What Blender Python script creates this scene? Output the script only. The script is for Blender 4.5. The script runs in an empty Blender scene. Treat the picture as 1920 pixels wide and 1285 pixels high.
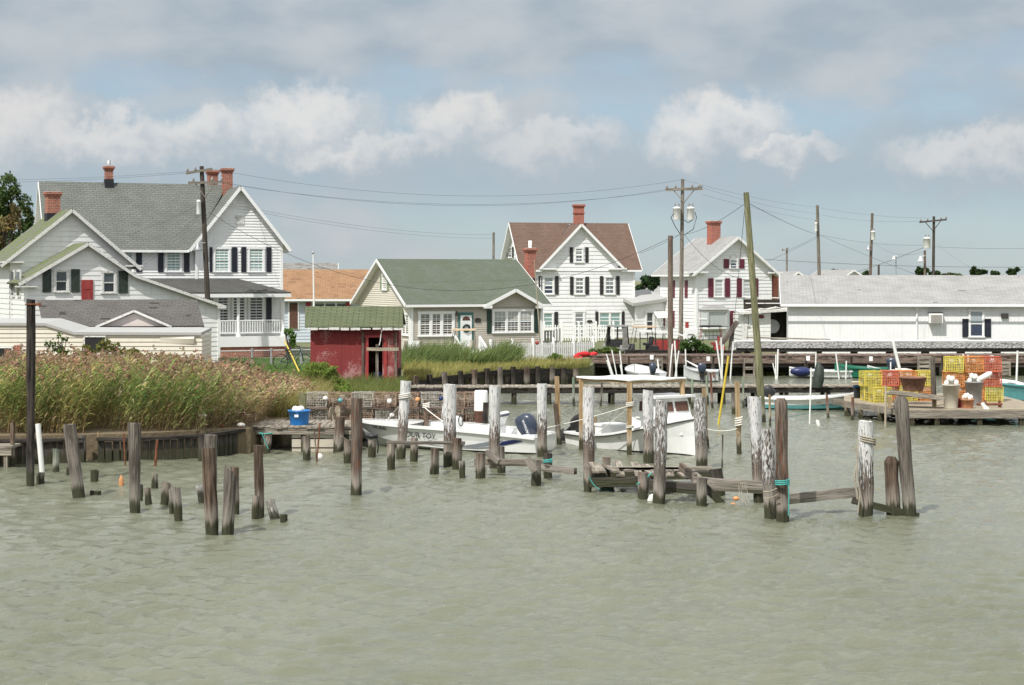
import bpy, math, random
import numpy as np
from mathutils import Vector, Matrix, noise
R = math.radians
rnd = random.Random(7)
rng = np.random.default_rng(11)
SC = bpy.context.scene
COL = SC.collection

# ------------------------------------------------------------------ camera
FP, HH, HY = 3200.0, 4.8, 520.0        # focal length in photo pixels, eye height over water, horizon row
cam_d = bpy.data.cameras.new("camera")
cam = bpy.data.objects.new("camera", cam_d); COL.objects.link(cam)
cam.location = (0, 0, HH); cam.rotation_euler = (R(90), 0, 0)
cam_d.sensor_width = 36; cam_d.lens = 36 * FP / 1920
cam_d.shift_y = (HY - 642.5) / 1920
cam_d.clip_start = 0.5; cam_d.clip_end = 60000
SC.camera = cam
SC.view_settings.view_transform = 'Standard'; SC.view_settings.look = 'None'
SC.view_settings.gamma = 1.0; SC.view_settings.exposure = 0.32
try: SC.view_settings.use_curve_mapping = False
except Exception: pass
SC.cycles.max_bounces = 6; SC.cycles.transparent_max_bounces = 6
SC.cycles.caustics_reflective = False; SC.cycles.caustics_refractive = False

# ------------------------------------------------------------------ node helper
class NT:
    def __init__(s, tree): s.t = tree
    def n(s, typ, ins=None, **kw):
        nd = s.t.nodes.new(typ)
        for k, v in kw.items(): setattr(nd, k, v)
        for k, v in (ins or {}).items(): s.set(nd.inputs[k], v)
        return nd
    def set(s, sock, v):
        if isinstance(v, E): v = v.s
        if isinstance(v, bpy.types.NodeSocket): s.t.links.new(v, sock)
        else:
            try: sock.default_value = v
            except Exception: sock.default_value = tuple(v) + (1.0,)
    def math(s, op, a, b=None, c=None, clamp=False):
        nd = s.t.nodes.new('ShaderNodeMath'); nd.operation = op; nd.use_clamp = clamp
        for i, v in enumerate((a, b, c)):
            if v is not None: s.set(nd.inputs[i], v)
        return E(s, nd.outputs[0])
    def noise(s, vec, scale, detail=4, rough=.5, dist=0.0, col=False):
        nd = s.n('ShaderNodeTexNoise', {'Scale': scale, 'Detail': detail, 'Roughness': rough, 'Distortion': dist})
        if vec is not None: s.set(nd.inputs['Vector'], vec)
        return E(s, nd.outputs['Color' if col else 'Fac'])
    def ss(s, x, a, b):                     # smooth step
        nd = s.n('ShaderNodeMapRange', interpolation_type='SMOOTHSTEP')
        s.set(nd.inputs[0], x); nd.inputs[1].default_value = a; nd.inputs[2].default_value = b
        return E(s, nd.outputs[0])
    def mix(s, f, a, b, mode='MIX'):
        nd = s.n('ShaderNodeMix', data_type='RGBA', blend_type=mode)
        s.set(nd.inputs[0], f); s.set(nd.inputs[6], a); s.set(nd.inputs[7], b)
        return E(s, nd.outputs[2])
    def mul(s, vec, k):                      # componentwise vector scale
        nd = s.n('ShaderNodeVectorMath', operation='MULTIPLY'); s.set(nd.inputs[0], vec); nd.inputs[1].default_value = k
        return E(s, nd.outputs[0])
    def sep(s, vec):
        nd = s.n('ShaderNodeSeparateXYZ'); s.set(nd.inputs[0], vec)
        return [E(s, o) for o in nd.outputs]
    def comb(s, x, y, z):
        nd = s.n('ShaderNodeCombineXYZ')
        for i, v in enumerate((x, y, z)): s.set(nd.inputs[i], v)
        return E(s, nd.outputs[0])
class E:
    def __init__(s, nt, sock): s.nt, s.s = nt, sock
    def __add__(s, o): return s.nt.math('ADD', s, o)
    def __radd__(s, o): return s.nt.math('ADD', o, s)
    def __sub__(s, o): return s.nt.math('SUBTRACT', s, o)
    def __rsub__(s, o): return s.nt.math('SUBTRACT', o, s)
    def __mul__(s, o): return s.nt.math('MULTIPLY', s, o)
    __rmul__ = __mul__
    def __truediv__(s, o): return s.nt.math('DIVIDE', s, o)
    def max(s, o): return s.nt.math('MAXIMUM', s, o)
    def min(s, o): return s.nt.math('MINIMUM', s, o)
    def clamp(s): return s.nt.math('ADD', s, 0.0, clamp=True)

# ------------------------------------------------------------------ sun and sky
SUN = Vector((-0.43, -0.62, 1.0)).normalized()          # towards the sun
sun_d = bpy.data.lights.new("sun", 'SUN'); sun_d.energy = 3.6; sun_d.angle = R(0.6); sun_d.color = (1.0, .965, .91)
sun = bpy.data.objects.new("sun", sun_d); COL.objects.link(sun)
sun.rotation_euler = SUN.to_track_quat('Z', 'Y').to_euler()
W = bpy.data.worlds.new("World"); SC.world = W; W.use_nodes = True
W.node_tree.nodes.clear()
w = NT(W.node_tree)
sky = w.n('ShaderNodeTexSky', sky_type='NISHITA', sun_disc=False)
sky.sun_elevation = math.asin(SUN.z); sky.sun_rotation = math.atan2(SUN.x, SUN.y)
sky.altitude = 300; sky.air_density = 1.0; sky.dust_density = 0.3; sky.ozone_density = 1.6
gen = E(w, w.n('ShaderNodeTexCoord').outputs['Generated'])
dx, dy, dz = w.sep(gen)
az = w.math('ARCTAN2', dx, dy); el = w.math('ARCSINE', dz)
def A(px): return math.atan((px - 960) / FP)
def L(py): return math.atan((HY - py) / FP)
v3 = w.comb(az, el, 0.0)
nz1 = w.noise(v3, 22, 6, .58); nz2 = w.noise(w.mul(v3, (1, 1.0, 1)), 70, 5, .6)
warp = (nz1 - .5) * .052 + (nz2 - .5) * .028
nzx = w.noise(w.comb(az + 3.1, el, 1.7), 30, 5, .6)
azw = az + (nzx - .5) * .05; elw = el + warp
# heaped clouds low over the houses: (px, py, half width, half height, brightness)
heaps = [(40, 268, 120, 78, .9), (215, 280, 120, 52, .9), (390, 275, 105, 62, .95), (590, 240, 120, 68, 1.0),
         (700, 295, 140, 40, .85), (860, 245, 100, 62, .95), (1050, 285, 130, 55, .8), (1370, 255, 130, 66, 1.0),
         (1490, 290, 80, 32, .9), (1840, 305, 150, 52, .85), (2150, 260, 160, 70, .9), (-260, 260, 190, 70, .9)]
heap = None; lit = None
for hx, hy, hw, hh, br in heaps:
    a0, e0, ra, re = A(hx), L(hy), hw * 1.12 / FP, hh * 1.18 / FP
    u = (azw - a0) / ra; v = (elw - e0) / re
    d = 1.12 - (u * u + v * v) * .78
    f = w.ss(d, -.16, .85) * br
    l = w.ss(v - u * .35 + (nz2 - .5) * .7, -.8, .7) * f
    heap = f if heap is None else heap.max(f)
    lit = l if lit is None else lit.max(l)
# grey base haze under the heaps and the high layer
base = w.ss(el + (nz1 - .5) * .02, L(430), L(335)) * w.ss(el + (nz1 - .5) * .03, L(215), L(310)) * .72
hi_n = w.noise(w.mul(v3, (1.0, 2.4, 1)), 8, 5, .5)
hi_n2 = w.noise(w.mul(w.comb(az + 5.0, el, 0.4), (1.0, 2.0, 1)), 16, 4, .5)
high = w.ss(hi_n * .65 + hi_n2 * .35 + w.ss(el, L(300), L(-40)) * .24 + w.ss(el, .2, 1.2) * -.1, .43, .66)
veil = w.mix(.80, sky.outputs[0], w.mix(w.ss(el, L(480), L(40)), (1.42, 1.98, 2.50), (1.86, 2.38, 2.84)))
c1 = w.mix(high * .86, veil, w.mix(w.ss(hi_n2, .3, .7), (2.02, 2.38, 2.70), (2.95, 3.10, 3.24)))
c2 = w.mix(base, c1, (2.20, 2.60, 2.95))
cl = w.mix(lit.clamp(), (2.45, 2.78, 3.08), (4.40, 4.25, 4.10))
c3 = w.mix((heap * .78).clamp(), c2, cl)
# bright broken cloud added overhead, out of view, to lift the ambient light
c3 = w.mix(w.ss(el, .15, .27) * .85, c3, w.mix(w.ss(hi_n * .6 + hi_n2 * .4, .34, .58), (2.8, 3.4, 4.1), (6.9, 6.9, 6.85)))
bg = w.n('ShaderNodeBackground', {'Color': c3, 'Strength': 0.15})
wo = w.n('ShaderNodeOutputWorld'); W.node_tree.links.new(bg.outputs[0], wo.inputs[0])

# ------------------------------------------------------------------ geometry helpers
def at(px, py, Y): return Vector(((px - 960) / FP * Y, Y, HH - (py - HY) / FP * Y))
def on(px, py, z=0.0): return at(px, py, FP * (HH - z) / (py - HY))
def tag(o, label=None, cat=None, group=None, kind=None):
    if label: o['label'] = label
    if cat: o['category'] = cat
    if group: o['group'] = group
    if kind: o['kind'] = kind
    return o
def thing(name, label, cat, loc=(0, 0, 0), rz=0.0, group=None):
    o = bpy.data.objects.new(name, None); COL.objects.link(o)
    o.empty_display_size = .2; o.location = loc; o.rotation_euler = (0, 0, rz)
    return tag(o, label, cat, group)
def copy_tree(o, parent=None):
    c = o.copy(); COL.objects.link(c); c.parent = parent
    for ch in o.children: copy_tree(ch, c)
    return c
UP = Vector((0, 0, 1))
class MB:
    def __init__(s): s.v = []; s.f = []; s.uv = []; s.sm = []
    def face(s, pts, uv=None, smooth=False):
        n = len(s.v); s.v += [tuple(p) for p in pts]
        s.f.append(list(range(n, n + len(pts)))); s.uv.append(uv or [(p[0] + p[1], p[2]) for p in pts]); s.sm.append(smooth)
        return s
    def hexa(s, c8, uvl=None):
        """8 corners: bottom ring 0-3, top ring 4-7; first axis 0->1"""
        c = [Vector(p) for p in c8]
        for q in ((0, 3, 2, 1), (4, 5, 6, 7), (0, 1, 5, 4), (1, 2, 6, 5), (2, 3, 7, 6), (3, 0, 4, 7)):
            p = [c[i] for i in q]
            a, b = (p[1] - p[0]).length, (p[3] - p[0]).length
            k = (hash((round(p[0].x, 3), round(p[0].z, 3))) % 97) * .37
            if a >= b: uv = [(k, k), (k + a, k), (k + a, k + b), (k, k + b)]
            else: uv = [(k, k), (k, k + a), (k + b, k + a), (k + b, k)]
            s.face(p, uv)
        return s
    def box(s, c, d, rz=0.0, M=None):
        c = Vector(c); hx, hy, hz = d[0] / 2, d[1] / 2, d[2] / 2
        m = M or Matrix.Rotation(rz, 3, 'Z')
        return s.hexa([c + m @ Vector(p) for p in ((-hx, -hy, -hz), (hx, -hy, -hz), (hx, hy, -hz), (-hx, hy, -hz),
                                                    (-hx, -hy, hz), (hx, -hy, hz), (hx, hy, hz), (-hx, hy, hz))])
    def beam(s, p0, p1, wd, ht, up=UP):
        p0, p1 = Vector(p0), Vector(p1); d = (p1 - p0)
        if d.length < 1e-6: return s
        d.normalize(); up = Vector(up)
        side = d.cross(up)
        if side.length < 1e-3: side = d.cross(Vector((0, 1, 0)))
        side.normalize(); u = side.cross(d).normalized()
        a, b = side * wd / 2, u * ht / 2
        return s.hexa([p0 - a - b, p1 - a - b, p1 + a - b, p0 + a - b, p0 - a + b, p1 - a + b, p1 + a + b, p0 + a + b])
    def tube(s, pts, rad, n=8, cap=True, jit=0.0, seed=0.0, topcut=None):
        pts = [Vector(p) for p in pts]
        if not hasattr(rad, '__len__'): rad = [rad] * len(pts)
        base = len(s.v); ln = 0.0
        for i, p in enumerate(pts):
            t = (pts[min(i + 1, len(pts) - 1)] - pts[max(i - 1, 0)]).normalized()
            ref = UP if abs(t.z) < .9 else Vector((0, 1, 0))
            x = t.cross(ref).normalized(); y = x.cross(t)
            for k in range(n):
                a = 2 * math.pi * k / n; r = rad[i]
                if jit:
                    r *= 1 + jit * noise.noise(Vector((math.cos(a) * 1.1 + seed, math.sin(a) * 1.1, i * .45 + seed))) \
                         + jit * .7 * noise.noise(Vector((math.cos(a) * 3 + seed * 2, math.sin(a) * 3, i * .12)))
                q = p + x * (math.cos(a) * r) + y * (math.sin(a) * r)
                if topcut and i == len(pts) - 1:
                    q += t * (topcut[0] * math.cos(a + topcut[1]) + .035 * noise.noise(Vector((math.cos(a) * 2 + seed, math.sin(a) * 2, 7))))
                s.v.append(tuple(q))
        per = 2 * math.pi * max(rad)
        for i in range(len(pts) - 1):
            l0 = ln; ln += (pts[i + 1] - pts[i]).length
            for k in range(n):
                k2 = (k + 1) % n
                s.f.append([base + i * n + k, base + i * n + k2, base + (i + 1) * n + k2, base + (i + 1) * n + k])
                s.uv.append([(l0, per * k / n), (l0, per * (k + 1) / n), (ln, per * (k + 1) / n), (ln, per * k / n)]); s.sm.append(True)
        if cap:
            for ring, rev in ((0, True), (len(pts) - 1, False)):
                ids = [base + ring * n + k for k in range(n)]
                if rev: ids = ids[::-1]
                s.face([s.v[i] for i in ids], [(ring + .1 * math.cos(k), .1 * math.sin(k)) for k in range(n)])
        return s
    def lathe(s, prof, c, n=16, M=None, smooth=True):
        c = Vector(c); m = M or Matrix.Identity(3); base = len(s.v)
        for r, z in prof:
            for k in range(n):
                a = 2 * math.pi * k / n
                s.v.append(tuple(c + m @ Vector((r * math.cos(a), r * math.sin(a), z))))
        for i in range(len(prof) - 1):
            for k in range(n):
                k2 = (k + 1) % n
                s.f.append([base + i * n + k, base + i * n + k2, base + (i + 1) * n + k2, base + (i + 1) * n + k])
                s.uv.append([(prof[i][1], k * .1), (prof[i][1], k * .1 + .1), (prof[i + 1][1], k * .1 + .1), (prof[i + 1][1], k * .1)]); s.sm.append(smooth)
        for ring, rev in ((0, True), (len(prof) - 1, False)):
            if prof[ring][0] > 1e-4:
                ids = [base + ring * n + k for k in range(n)]
                s.face([s.v[i] for i in (ids[::-1] if rev else ids)])
        return s
    def ball(s, c, r, n=10, sq=(1, 1, 1)):
        k = 6
        return s.lathe([(max(1e-5, r * math.sin(math.pi * i / k)), -r * math.cos(math.pi * i / k)) for i in range(k + 1)], c, n,
                       M=Matrix.Diagonal(Vector(sq)).to_3x3() if not isinstance(sq, Matrix) else sq)
    def slab(s, q, th, uvs=None):
        """top quad (eave0, eave1, ridge1, ridge0), thickness downwards along normal"""
        q = [Vector(p) for p in q]
        nrm = (q[1] - q[0]).cross(q[3] - q[0]).normalized()
        if nrm.z < 0: nrm = -nrm
        lo = [p - nrm * th for p in q]
        u0 = (q[1] - q[0]).normalized()
        uv = [((p - q[0]).dot(u0), ((p - q[0]) - u0 * (p - q[0]).dot(u0)).length) for p in q]
        s.face(q, uv); s.face(lo[::-1], uv[::-1])
        for i in range(len(q)):
            j = (i + 1) % len(q); s.face([lo[i], lo[j], q[j], q[i]])
        return s
    def prism(s, poly, vec):
        poly = [Vector(p) for p in poly]; vec = Vector(vec); top = [p + vec for p in poly]
        s.face(poly[::-1]); s.face(top)
        for i in range(len(poly)):
            j = (i + 1) % len(poly); s.face([poly[i], poly[j], top[j], top[i]])
        return s
    def build(s, name, mat, parent=None, origin=None, smooth=None):
        me = bpy.data.meshes.new(name)
        o3 = Vector(origin) if origin is not None else None
        v = [tuple(Vector(p) - o3) for p in s.v] if o3 is not None else s.v
        me.from_pydata(v, [], s.f)
        uvl = me.uv_layers.new(name='UVMap')
        flat = [c for f in s.uv for p in f for c in p]
        uvl.data.foreach_set('uv', flat)
        me.polygons.foreach_set('use_smooth', s.sm if smooth is None else [smooth] * len(s.f))
        me.materials.append(mat); me.update()
        o = bpy.data.objects.new(name, me); COL.objects.link(o)
        if parent: o.parent = parent
        if o3 is not None: o.location = o3
        return o
def np_mesh(name, verts, faces4, mat, col=None, parent=None, loc=None):
    """big quad meshes from numpy; col = per-face colour attribute"""
    me = bpy.data.meshes.new(name); nv, nf = len(verts), len(faces4)
    me.vertices.add(nv); me.vertices.foreach_set('co', np.asarray(verts, np.float32).ravel())
    me.loops.add(nf * 4); me.loops.foreach_set('vertex_index', np.asarray(faces4, np.int32).ravel())
    me.polygons.add(nf); me.polygons.foreach_set('loop_start', np.arange(0, nf * 4, 4, dtype=np.int32))
    me.update(calc_edges=True)
    if col is not None:
        a = me.attributes.new('tint', 'FLOAT_COLOR', 'FACE')
        a.data.foreach_set('color', np.concatenate([np.asarray(col, np.float32), np.ones((nf, 1), np.float32)], 1).ravel())
    me.materials.append(mat)
    o = bpy.data.objects.new(name, me); COL.objects.link(o)
    if parent: o.parent = parent
    if loc is not None: o.location = loc
    return o
def txt(body, size, name, mat, parent, loc, rot, shear=0.0, extrude=.002, sx=1.0):
    c = bpy.data.curves.new(name, 'FONT'); c.body = body; c.size = size; c.shear = shear; c.extrude = extrude
    c.align_x = 'CENTER'; c.align_y = 'CENTER'
    tmp = bpy.data.objects.new(name, c)
    COL.objects.link(tmp); dg = bpy.context.evaluated_depsgraph_get()
    me = bpy.data.meshes.new_from_object(tmp.evaluated_get(dg))
    bpy.data.objects.remove(tmp); me.materials.clear(); me.materials.append(mat)
    o = bpy.data.objects.new(name, me); COL.objects.link(o); o.parent = parent
    o.matrix_local = Matrix.Translation(loc) @ rot.to_4x4() @ Matrix.Diagonal((sx, 1, 1, 1))
    return o

# ------------------------------------------------------------------ materials
def new_mat(name):
    m = bpy.data.materials.new(name); m.use_nodes = True; t = NT(m.node_tree)
    return m, t, m.node_tree.nodes['Principled BSDF']
def bump(t, p, h, dist, strength=1.0):
    b = t.n('ShaderNodeBump', {'Height': h, 'Distance': dist, 'Strength': strength})
    t.t.links.new(b.outputs[0], p.inputs['Normal'])
def objco(t): return E(t, t.n('ShaderNodeTexCoord').outputs['Object'])
def uvco(t): return E(t, t.n('ShaderNodeTexCoord').outputs['UV'])
def rand(t): return E(t, t.n('ShaderNodeObjectInfo').outputs['Random'])
def scl(c, k): return tuple(max(0, x * k) for x in c)
def simple(name, c, rough=.6, var=.12, scale=4, bmp=0.0, metal=0.0, dirt=None):
    m, t, p = new_mat(name); co = objco(t)
    nz = t.noise(co, scale, 5, .6)
    cc = t.mix(t.ss(nz, .3, .7), scl(c, 1 - var), scl(c, 1 + var))
    if dirt: cc = t.mix(t.ss(t.noise(t.mul(co, (1, 1, .35)), scale * 1.7, 6, .7), .5, .75) * dirt[1], cc, dirt[0])
    t.set(p.inputs['Base Color'], cc); p.inputs['Roughness'].default_value = rough; p.inputs['Metallic'].default_value = metal
    if bmp: bump(t, p, t.noise(co, scale * 6, 4, .6), bmp)
    return m
def wood(name, c1, c2, paint=None, water=True, moss=None, rust=None, grain=1.0, bleach=.5):
    """c1 dark / c2 light grain along UV u; paint=(colour, lowest height fraction, cover)"""
    m, t, p = new_mat(name); uv = uvco(t); r = rand(t)
    u, v, _ = t.sep(uv)
    vec = t.comb(u * .9 * grain + r * 13.0, v * 14.0 * grain, r * 5.0)
    g = t.noise(vec, 2.2, 6, .62, .4); g2 = t.noise(t.comb(u * .35 + r * 7.0, v * 3.0, r * 9.0), 3.0, 3, .5)
    gs = t.ss(g * .75 + g2 * .4, .44, .72)
    col = t.mix(gs, scl(c1, .75), c2)
    col = t.mix(t.ss(t.noise(t.comb(u * 1.2 + r * 3.0, v * 30.0, 0.0), 2.4, 3, .5), .62, .72) * .75, col, scl(c1, .25))
    col = t.mix(t.ss(r, .2, .9) * .45, col, scl(c2, .42))
    sp = t.noise(t.comb(u * .30 + r * 5.0, v * 16.0, r * 2.0), 2.0, 5, .65)
    col = t.mix(t.ss(sp, .60, .68) * .85, col, scl(c1, .22))
    if rust: col = t.mix(t.ss(t.noise(t.comb(u * .8, v * 9.0, r * 4.0), 2.6, 4, .6), .52, .68) * .8, col, rust)
    hgt = g
    if paint:
        gz = t.sep(E(t, t.n('ShaderNodeTexCoord').outputs['Generated']))[2]
        pn = t.noise(t.comb(u * 5.5 + r * 11.0, v * 26.0, r * 8.0), 1.5, 7, .68)
        lo = t.ss(gz + (t.noise(t.comb(u * .7, v * 9.0, r), 2.0, 3, .5) - .5) * .35, paint[1] - .12, paint[1] + .45)
        k = t.ss(pn + lo * .34, paint[2] - .025, paint[2] + .025)
        col = t.mix(k, col, t.mix(pn, scl(paint[0], .8), paint[0])); hgt = g + k * .5
    if moss:
        gz = t.sep(E(t, t.n('ShaderNodeTexCoord').outputs['Generated']))[2]
        col = t.mix(t.ss(gz + (g - .5) * .4, .55, .95) * .5, col, moss)
    if water:
        rag = t.noise(t.comb(u * .25 + r * 4.0, v * 8.0, r), 2.0, 4, .6)
        wz = t.sep(E(t, t.n('ShaderNodeNewGeometry').outputs['Position']))[2] + (rag - .5) * .5 + (r - .5) * .14
        col = t.mix(t.ss(wz, .75, .36) * t.ss(wz, .16, .3) * bleach, col, (.44, .40, .345))
        col = t.mix(t.ss(wz, .36, .20) * .95, col, t.mix(g, (.022, .024, .014), (.085, .085, .05)))
    t.set(p.inputs['Base Color'], col); p.inputs['Roughness'].default_value = .85
    p.inputs['Specular IOR Level'].default_value = .2
    bump(t, p, hgt - t.ss(sp, .58, .68) * .7, .03, .9)
    return m
def shingles(name, c1, c2, moss=None, patch=None, row=.14, wid=.32, mortar=.35, var=1.0):
    m, t, p = new_mat(name); uv = uvco(t)
    br = t.n('ShaderNodeTexBrick', {'Vector': uv, 'Color1': tuple(c1) + (1,), 'Color2': tuple(c2) + (1,), 'Mortar': scl(c1, mortar) + (1,),
             'Scale': 1.0, 'Mortar Size': .017, 'Mortar Smooth': .3, 'Bias': 0.0, 'Brick Width': wid, 'Row Height': row})
    col = E(t, br.outputs[0]); nz = t.noise(uv, .9, 6, .65); n2 = t.noise(uv, 9, 3, .6)
    col = t.mix(.5 * var, col, t.mix(n2, scl(c1, .62), scl(c2, 1.4)))
    col = t.mix(t.ss(nz, .35, .75) * .4, col, scl(c1, .6))
    if moss: col = t.mix(t.ss(nz + (n2 - .5) * .5, .40, .60) * moss[1], col, moss[0])
    if patch:
        u, v, _ = t.sep(uv)
        pk = t.noise(t.comb(u * .45, t.math('FLOOR', v / row) * 3.3, 0.0), 2.0, 2, .4)
        col = t.mix(t.ss(pk, patch[1], patch[1] + .015), col, patch[0])
    t.set(p.inputs['Base Color'], col); p.inputs['Roughness'].default_value = .92; p.inputs['Specular IOR Level'].default_value = .15
    bump(t, p, E(t, br.outputs[1]) * -1.0 + n2 * .3, .012, .8)
    return m
def brick(name, c1=(.42, .11, .055), c2=(.30, .075, .045)):
    m, t, p = new_mat(name); x, y, z = t.sep(objco(t)); vec = t.comb(x + y, z, 0.0)
    br = t.n('ShaderNodeTexBrick', {'Vector': vec, 'Color1': c1 + (1,), 'Color2': c2 + (1,), 'Mortar': (.42, .36, .31, 1), 'Scale': 1.0,
             'Mortar Size': .009, 'Brick Width': .21, 'Row Height': .075})
    nz = t.noise(vec, 5, 5, .6)
    t.set(p.inputs['Base Color'], t.mix(t.ss(nz, .45, .75) * .45, E(t, br.outputs[0]), (.14, .05, .035)))
    p.inputs['Roughness'].default_value = .9; bump(t, p, E(t, br.outputs[1]) * -1.0, .008)
    return m
def painted(name, c, dirt=(.30, .28, .24), amt=.25, scale=1.2, rough=.55, peel=None):
    """house paint with rain streaks and optional flaking"""
    m, t, p = new_mat(name); co = objco(t)
    x, y, z = t.sep(co)
    st = t.noise(t.comb((x + y) * 3.0, z * .35, 0.0), 1.5, 5, .65); bl = t.noise(co, scale, 5, .6)
    col = t.mix(t.ss(st * .6 + bl * .4, .45, .78) * amt, c, dirt)
    col = t.mix(t.ss(t.noise(co, 14, 3, .6), .4, .8) * .08, col, scl(c, .6))
    if peel: col = t.mix(t.ss(t.noise(t.comb((x + y) * 4, z * 6, 0.0), 2.6, 7, .7), peel[1], peel[1] + .05), col, peel[0])
    t.set(p.inputs['Base Color'], col); p.inputs['Roughness'].default_value = rough; p.inputs['Specular IOR Level'].default_value = .3
    return m
def glass(name, c, rough=.06, upper=None):
    m, t, p = new_mat(name); co = objco(t); x, y, z = t.sep(co)
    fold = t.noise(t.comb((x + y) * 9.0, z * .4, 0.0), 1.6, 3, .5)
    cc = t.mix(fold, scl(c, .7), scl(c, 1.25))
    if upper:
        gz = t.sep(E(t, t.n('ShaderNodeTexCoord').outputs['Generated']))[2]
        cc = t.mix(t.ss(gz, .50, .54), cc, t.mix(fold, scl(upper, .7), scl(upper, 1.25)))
    t.set(p.inputs['Base Color'], cc)
    p.inputs['Roughness'].default_value = rough; p.inputs['IOR'].default_value = 1.5
    return m
def tinted(name, rough=.7, trans=.38):
    m, t, p = new_mat(name)
    a = t.n('ShaderNodeAttribute', attribute_name='tint')
    t.t.links.new(a.outputs['Color'], p.inputs['Base Color']); p.inputs['Roughness'].default_value = rough
    p.inputs['Specular IOR Level'].default_value = .15
    if trans:
        tr = t.n('ShaderNodeBsdfTranslucent'); t.t.links.new(a.outputs['Color'], tr.inputs[0])
        mx = t.n('ShaderNodeMixShader', {0: trans}); t.t.links.new(p.outputs[0], mx.inputs[1]); t.t.links.new(tr.outputs[0], mx.inputs[2])
        t.t.links.new(mx.outputs[0], m.node_tree.nodes['Material Output'].inputs[0])
    return m
M = {}
M['white'] = painted('white_paint', (.80, .80, .795), amt=.24)
M['white_old'] = painted('old_white_paint', (.76, .76, .74), amt=.3, peel=((.30, .28, .26), .70))
M['trim'] = painted('white_trim', (.82, .82, .81), amt=.08)
M['trim_worn'] = painted('worn_white_trim', (.70, .69, .66), amt=.3, peel=((.16, .15, .14), .56))
M['cream'] = painted('cream_vinyl', (.70, .655, .55), amt=.12)
M['taupe'] = painted('taupe_vinyl', (.50, .455, .39), amt=.12)
M['pale_blue'] = painted('pale_blue_vinyl', (.52, .58, .63), amt=.12)
M['beige_alu'] = painted('beige_aluminium_siding', (.66, .62, .52), amt=.3)
M['pink'] = painted('faded_pink_board', (.66, .58, .54), amt=.3, peel=((.42, .38, .35), .66))
m_, t_, p_ = new_mat('flaking_barn_red_paint'); co_ = objco(t_); x_, y_, z_ = t_.sep(co_); M['red_shed'] = m_
k1_ = t_.noise(co_, 1.1, 4, .6); k2_ = t_.noise(t_.comb((x_ + y_) * 5.0, z_ * 9.0, 0.0), 3.0, 6, .7); k3_ = t_.noise(t_.comb((x_ + y_) * 6.0, z_ * .5, 2.0), 1.6, 4, .6)
c_ = t_.mix(k3_, (.15, .020, .020), (.26, .036, .033)); c_ = t_.mix(t_.ss(k1_ * .75 + k2_ * .6, .70, .80) * .8, c_, (.42, .25, .23)); c_ = t_.mix(t_.ss(t_.math('FRACT', x_ * .82), .985, .992), c_, (.05, .012, .012))
c_ = t_.mix(t_.ss(z_ + k2_ * .5, .45, .15) * .6, c_, (.12, .06, .05)); t_.set(p_.inputs['Base Color'], c_); p_.inputs['Roughness'].default_value = .85; bump(t_, p_, k2_, .01)
M['red'] = simple('red_paint', (.30, .035, .033), .5, .15, dirt=((.3, .2, .18), .3))
M['maroon'] = simple('maroon_paint', (.14, .022, .04), .5)
M['black_blue'] = simple('blue_black_paint', (.012, .014, .026), .5)
M['black_wood'] = simple('faded_black_paint', (.030, .028, .028), .75, .3, 8)
M['dark_green'] = simple('dark_green_paint', (.016, .042, .030), .5)
M['olive_dark'] = simple('dark_olive_shutter', (.030, .042, .032), .6, .3, 6)
M['sage'] = simple('sage_paint', (.30, .36, .22), .6)
M['teal_trim'] = simple('teal_door_trim', (.05, .16, .15), .5)
M['black'] = simple('black_rubber', (.015, .015, .016), .5)
M['steel'] = simple('galvanised_steel', (.42, .43, .44), .45, .1, 6, metal=.5)
M['dark_metal'] = simple('dark_iron', (.04, .035, .032), .6)
M['rust'] = simple('rusty_iron', (.17, .06, .028), .9, .4, 9)
M['pvc'] = simple('white_pvc', (.80, .80, .77), .4, .04, dirt=((.45, .40, .28), .25))
M['gelcoat'] = simple('white_gelcoat', (.82, .82, .80), .22, .03, dirt=((.55, .55, .48), .2))
M['hull_white'] = simple('white_boat_paint', (.80, .80, .78), .4, .04, 2, dirt=((.50, .47, .40), .25))
M['hull_grey'] = simple('dull_grey_hull', (.62, .64, .64), .4, .06, 2, dirt=((.35, .32, .26), .35))
M['aqua'] = simple('aqua_boat_paint', (.11, .32, .33), .4, .1)
M['green_boat'] = simple('green_boat_paint', (.015, .15, .09), .4, .12)
M['antifoul'] = simple('bottom_paint', (.06, .065, .05), .7, .3)
M['cowl'] = simple('blue_grey_cowl', (.035, .047, .075), .3, .08)
M['blue_tub'] = simple('blue_plastic', (.012, .17, .50), .35, .08)
M['navy'] = simple('navy_paint', (.015, .025, .10), .4)
M['grey_stripe'] = simple('grey_stripe_vinyl', (.22, .24, .27), .4)
M['letter'] = simple('black_lettering', (.02, .02, .022), .4)
M['letter_w'] = simple('white_lettering', (.8, .8, .8), .4)
M['brick'] = brick('red_brick', (.40, .10, .045), (.28, .068, .036)); M['brick2'] = brick('bright_red_brick', (.46, .085, .04), (.36, .07, .035))
M['mortar_cap'] = simple('mortar_cap', (.46, .42, .38), .9)
M['soot'] = simple('tar_flashing', (.012, .012, .016), .6)
M['roof_metal'] = painted('dull_metal_roofing', (.40, .40, .385), amt=.4)
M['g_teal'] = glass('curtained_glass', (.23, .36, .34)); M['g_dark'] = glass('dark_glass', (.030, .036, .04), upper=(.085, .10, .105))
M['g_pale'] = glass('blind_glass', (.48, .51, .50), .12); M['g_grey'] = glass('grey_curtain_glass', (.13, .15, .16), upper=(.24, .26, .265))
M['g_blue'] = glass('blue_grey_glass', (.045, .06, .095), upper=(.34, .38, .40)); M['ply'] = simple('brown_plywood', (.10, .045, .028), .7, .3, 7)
M['r_grey'] = shingles('grey_shingles', (.135, .145, .13), (.19, .20, .18))
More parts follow.
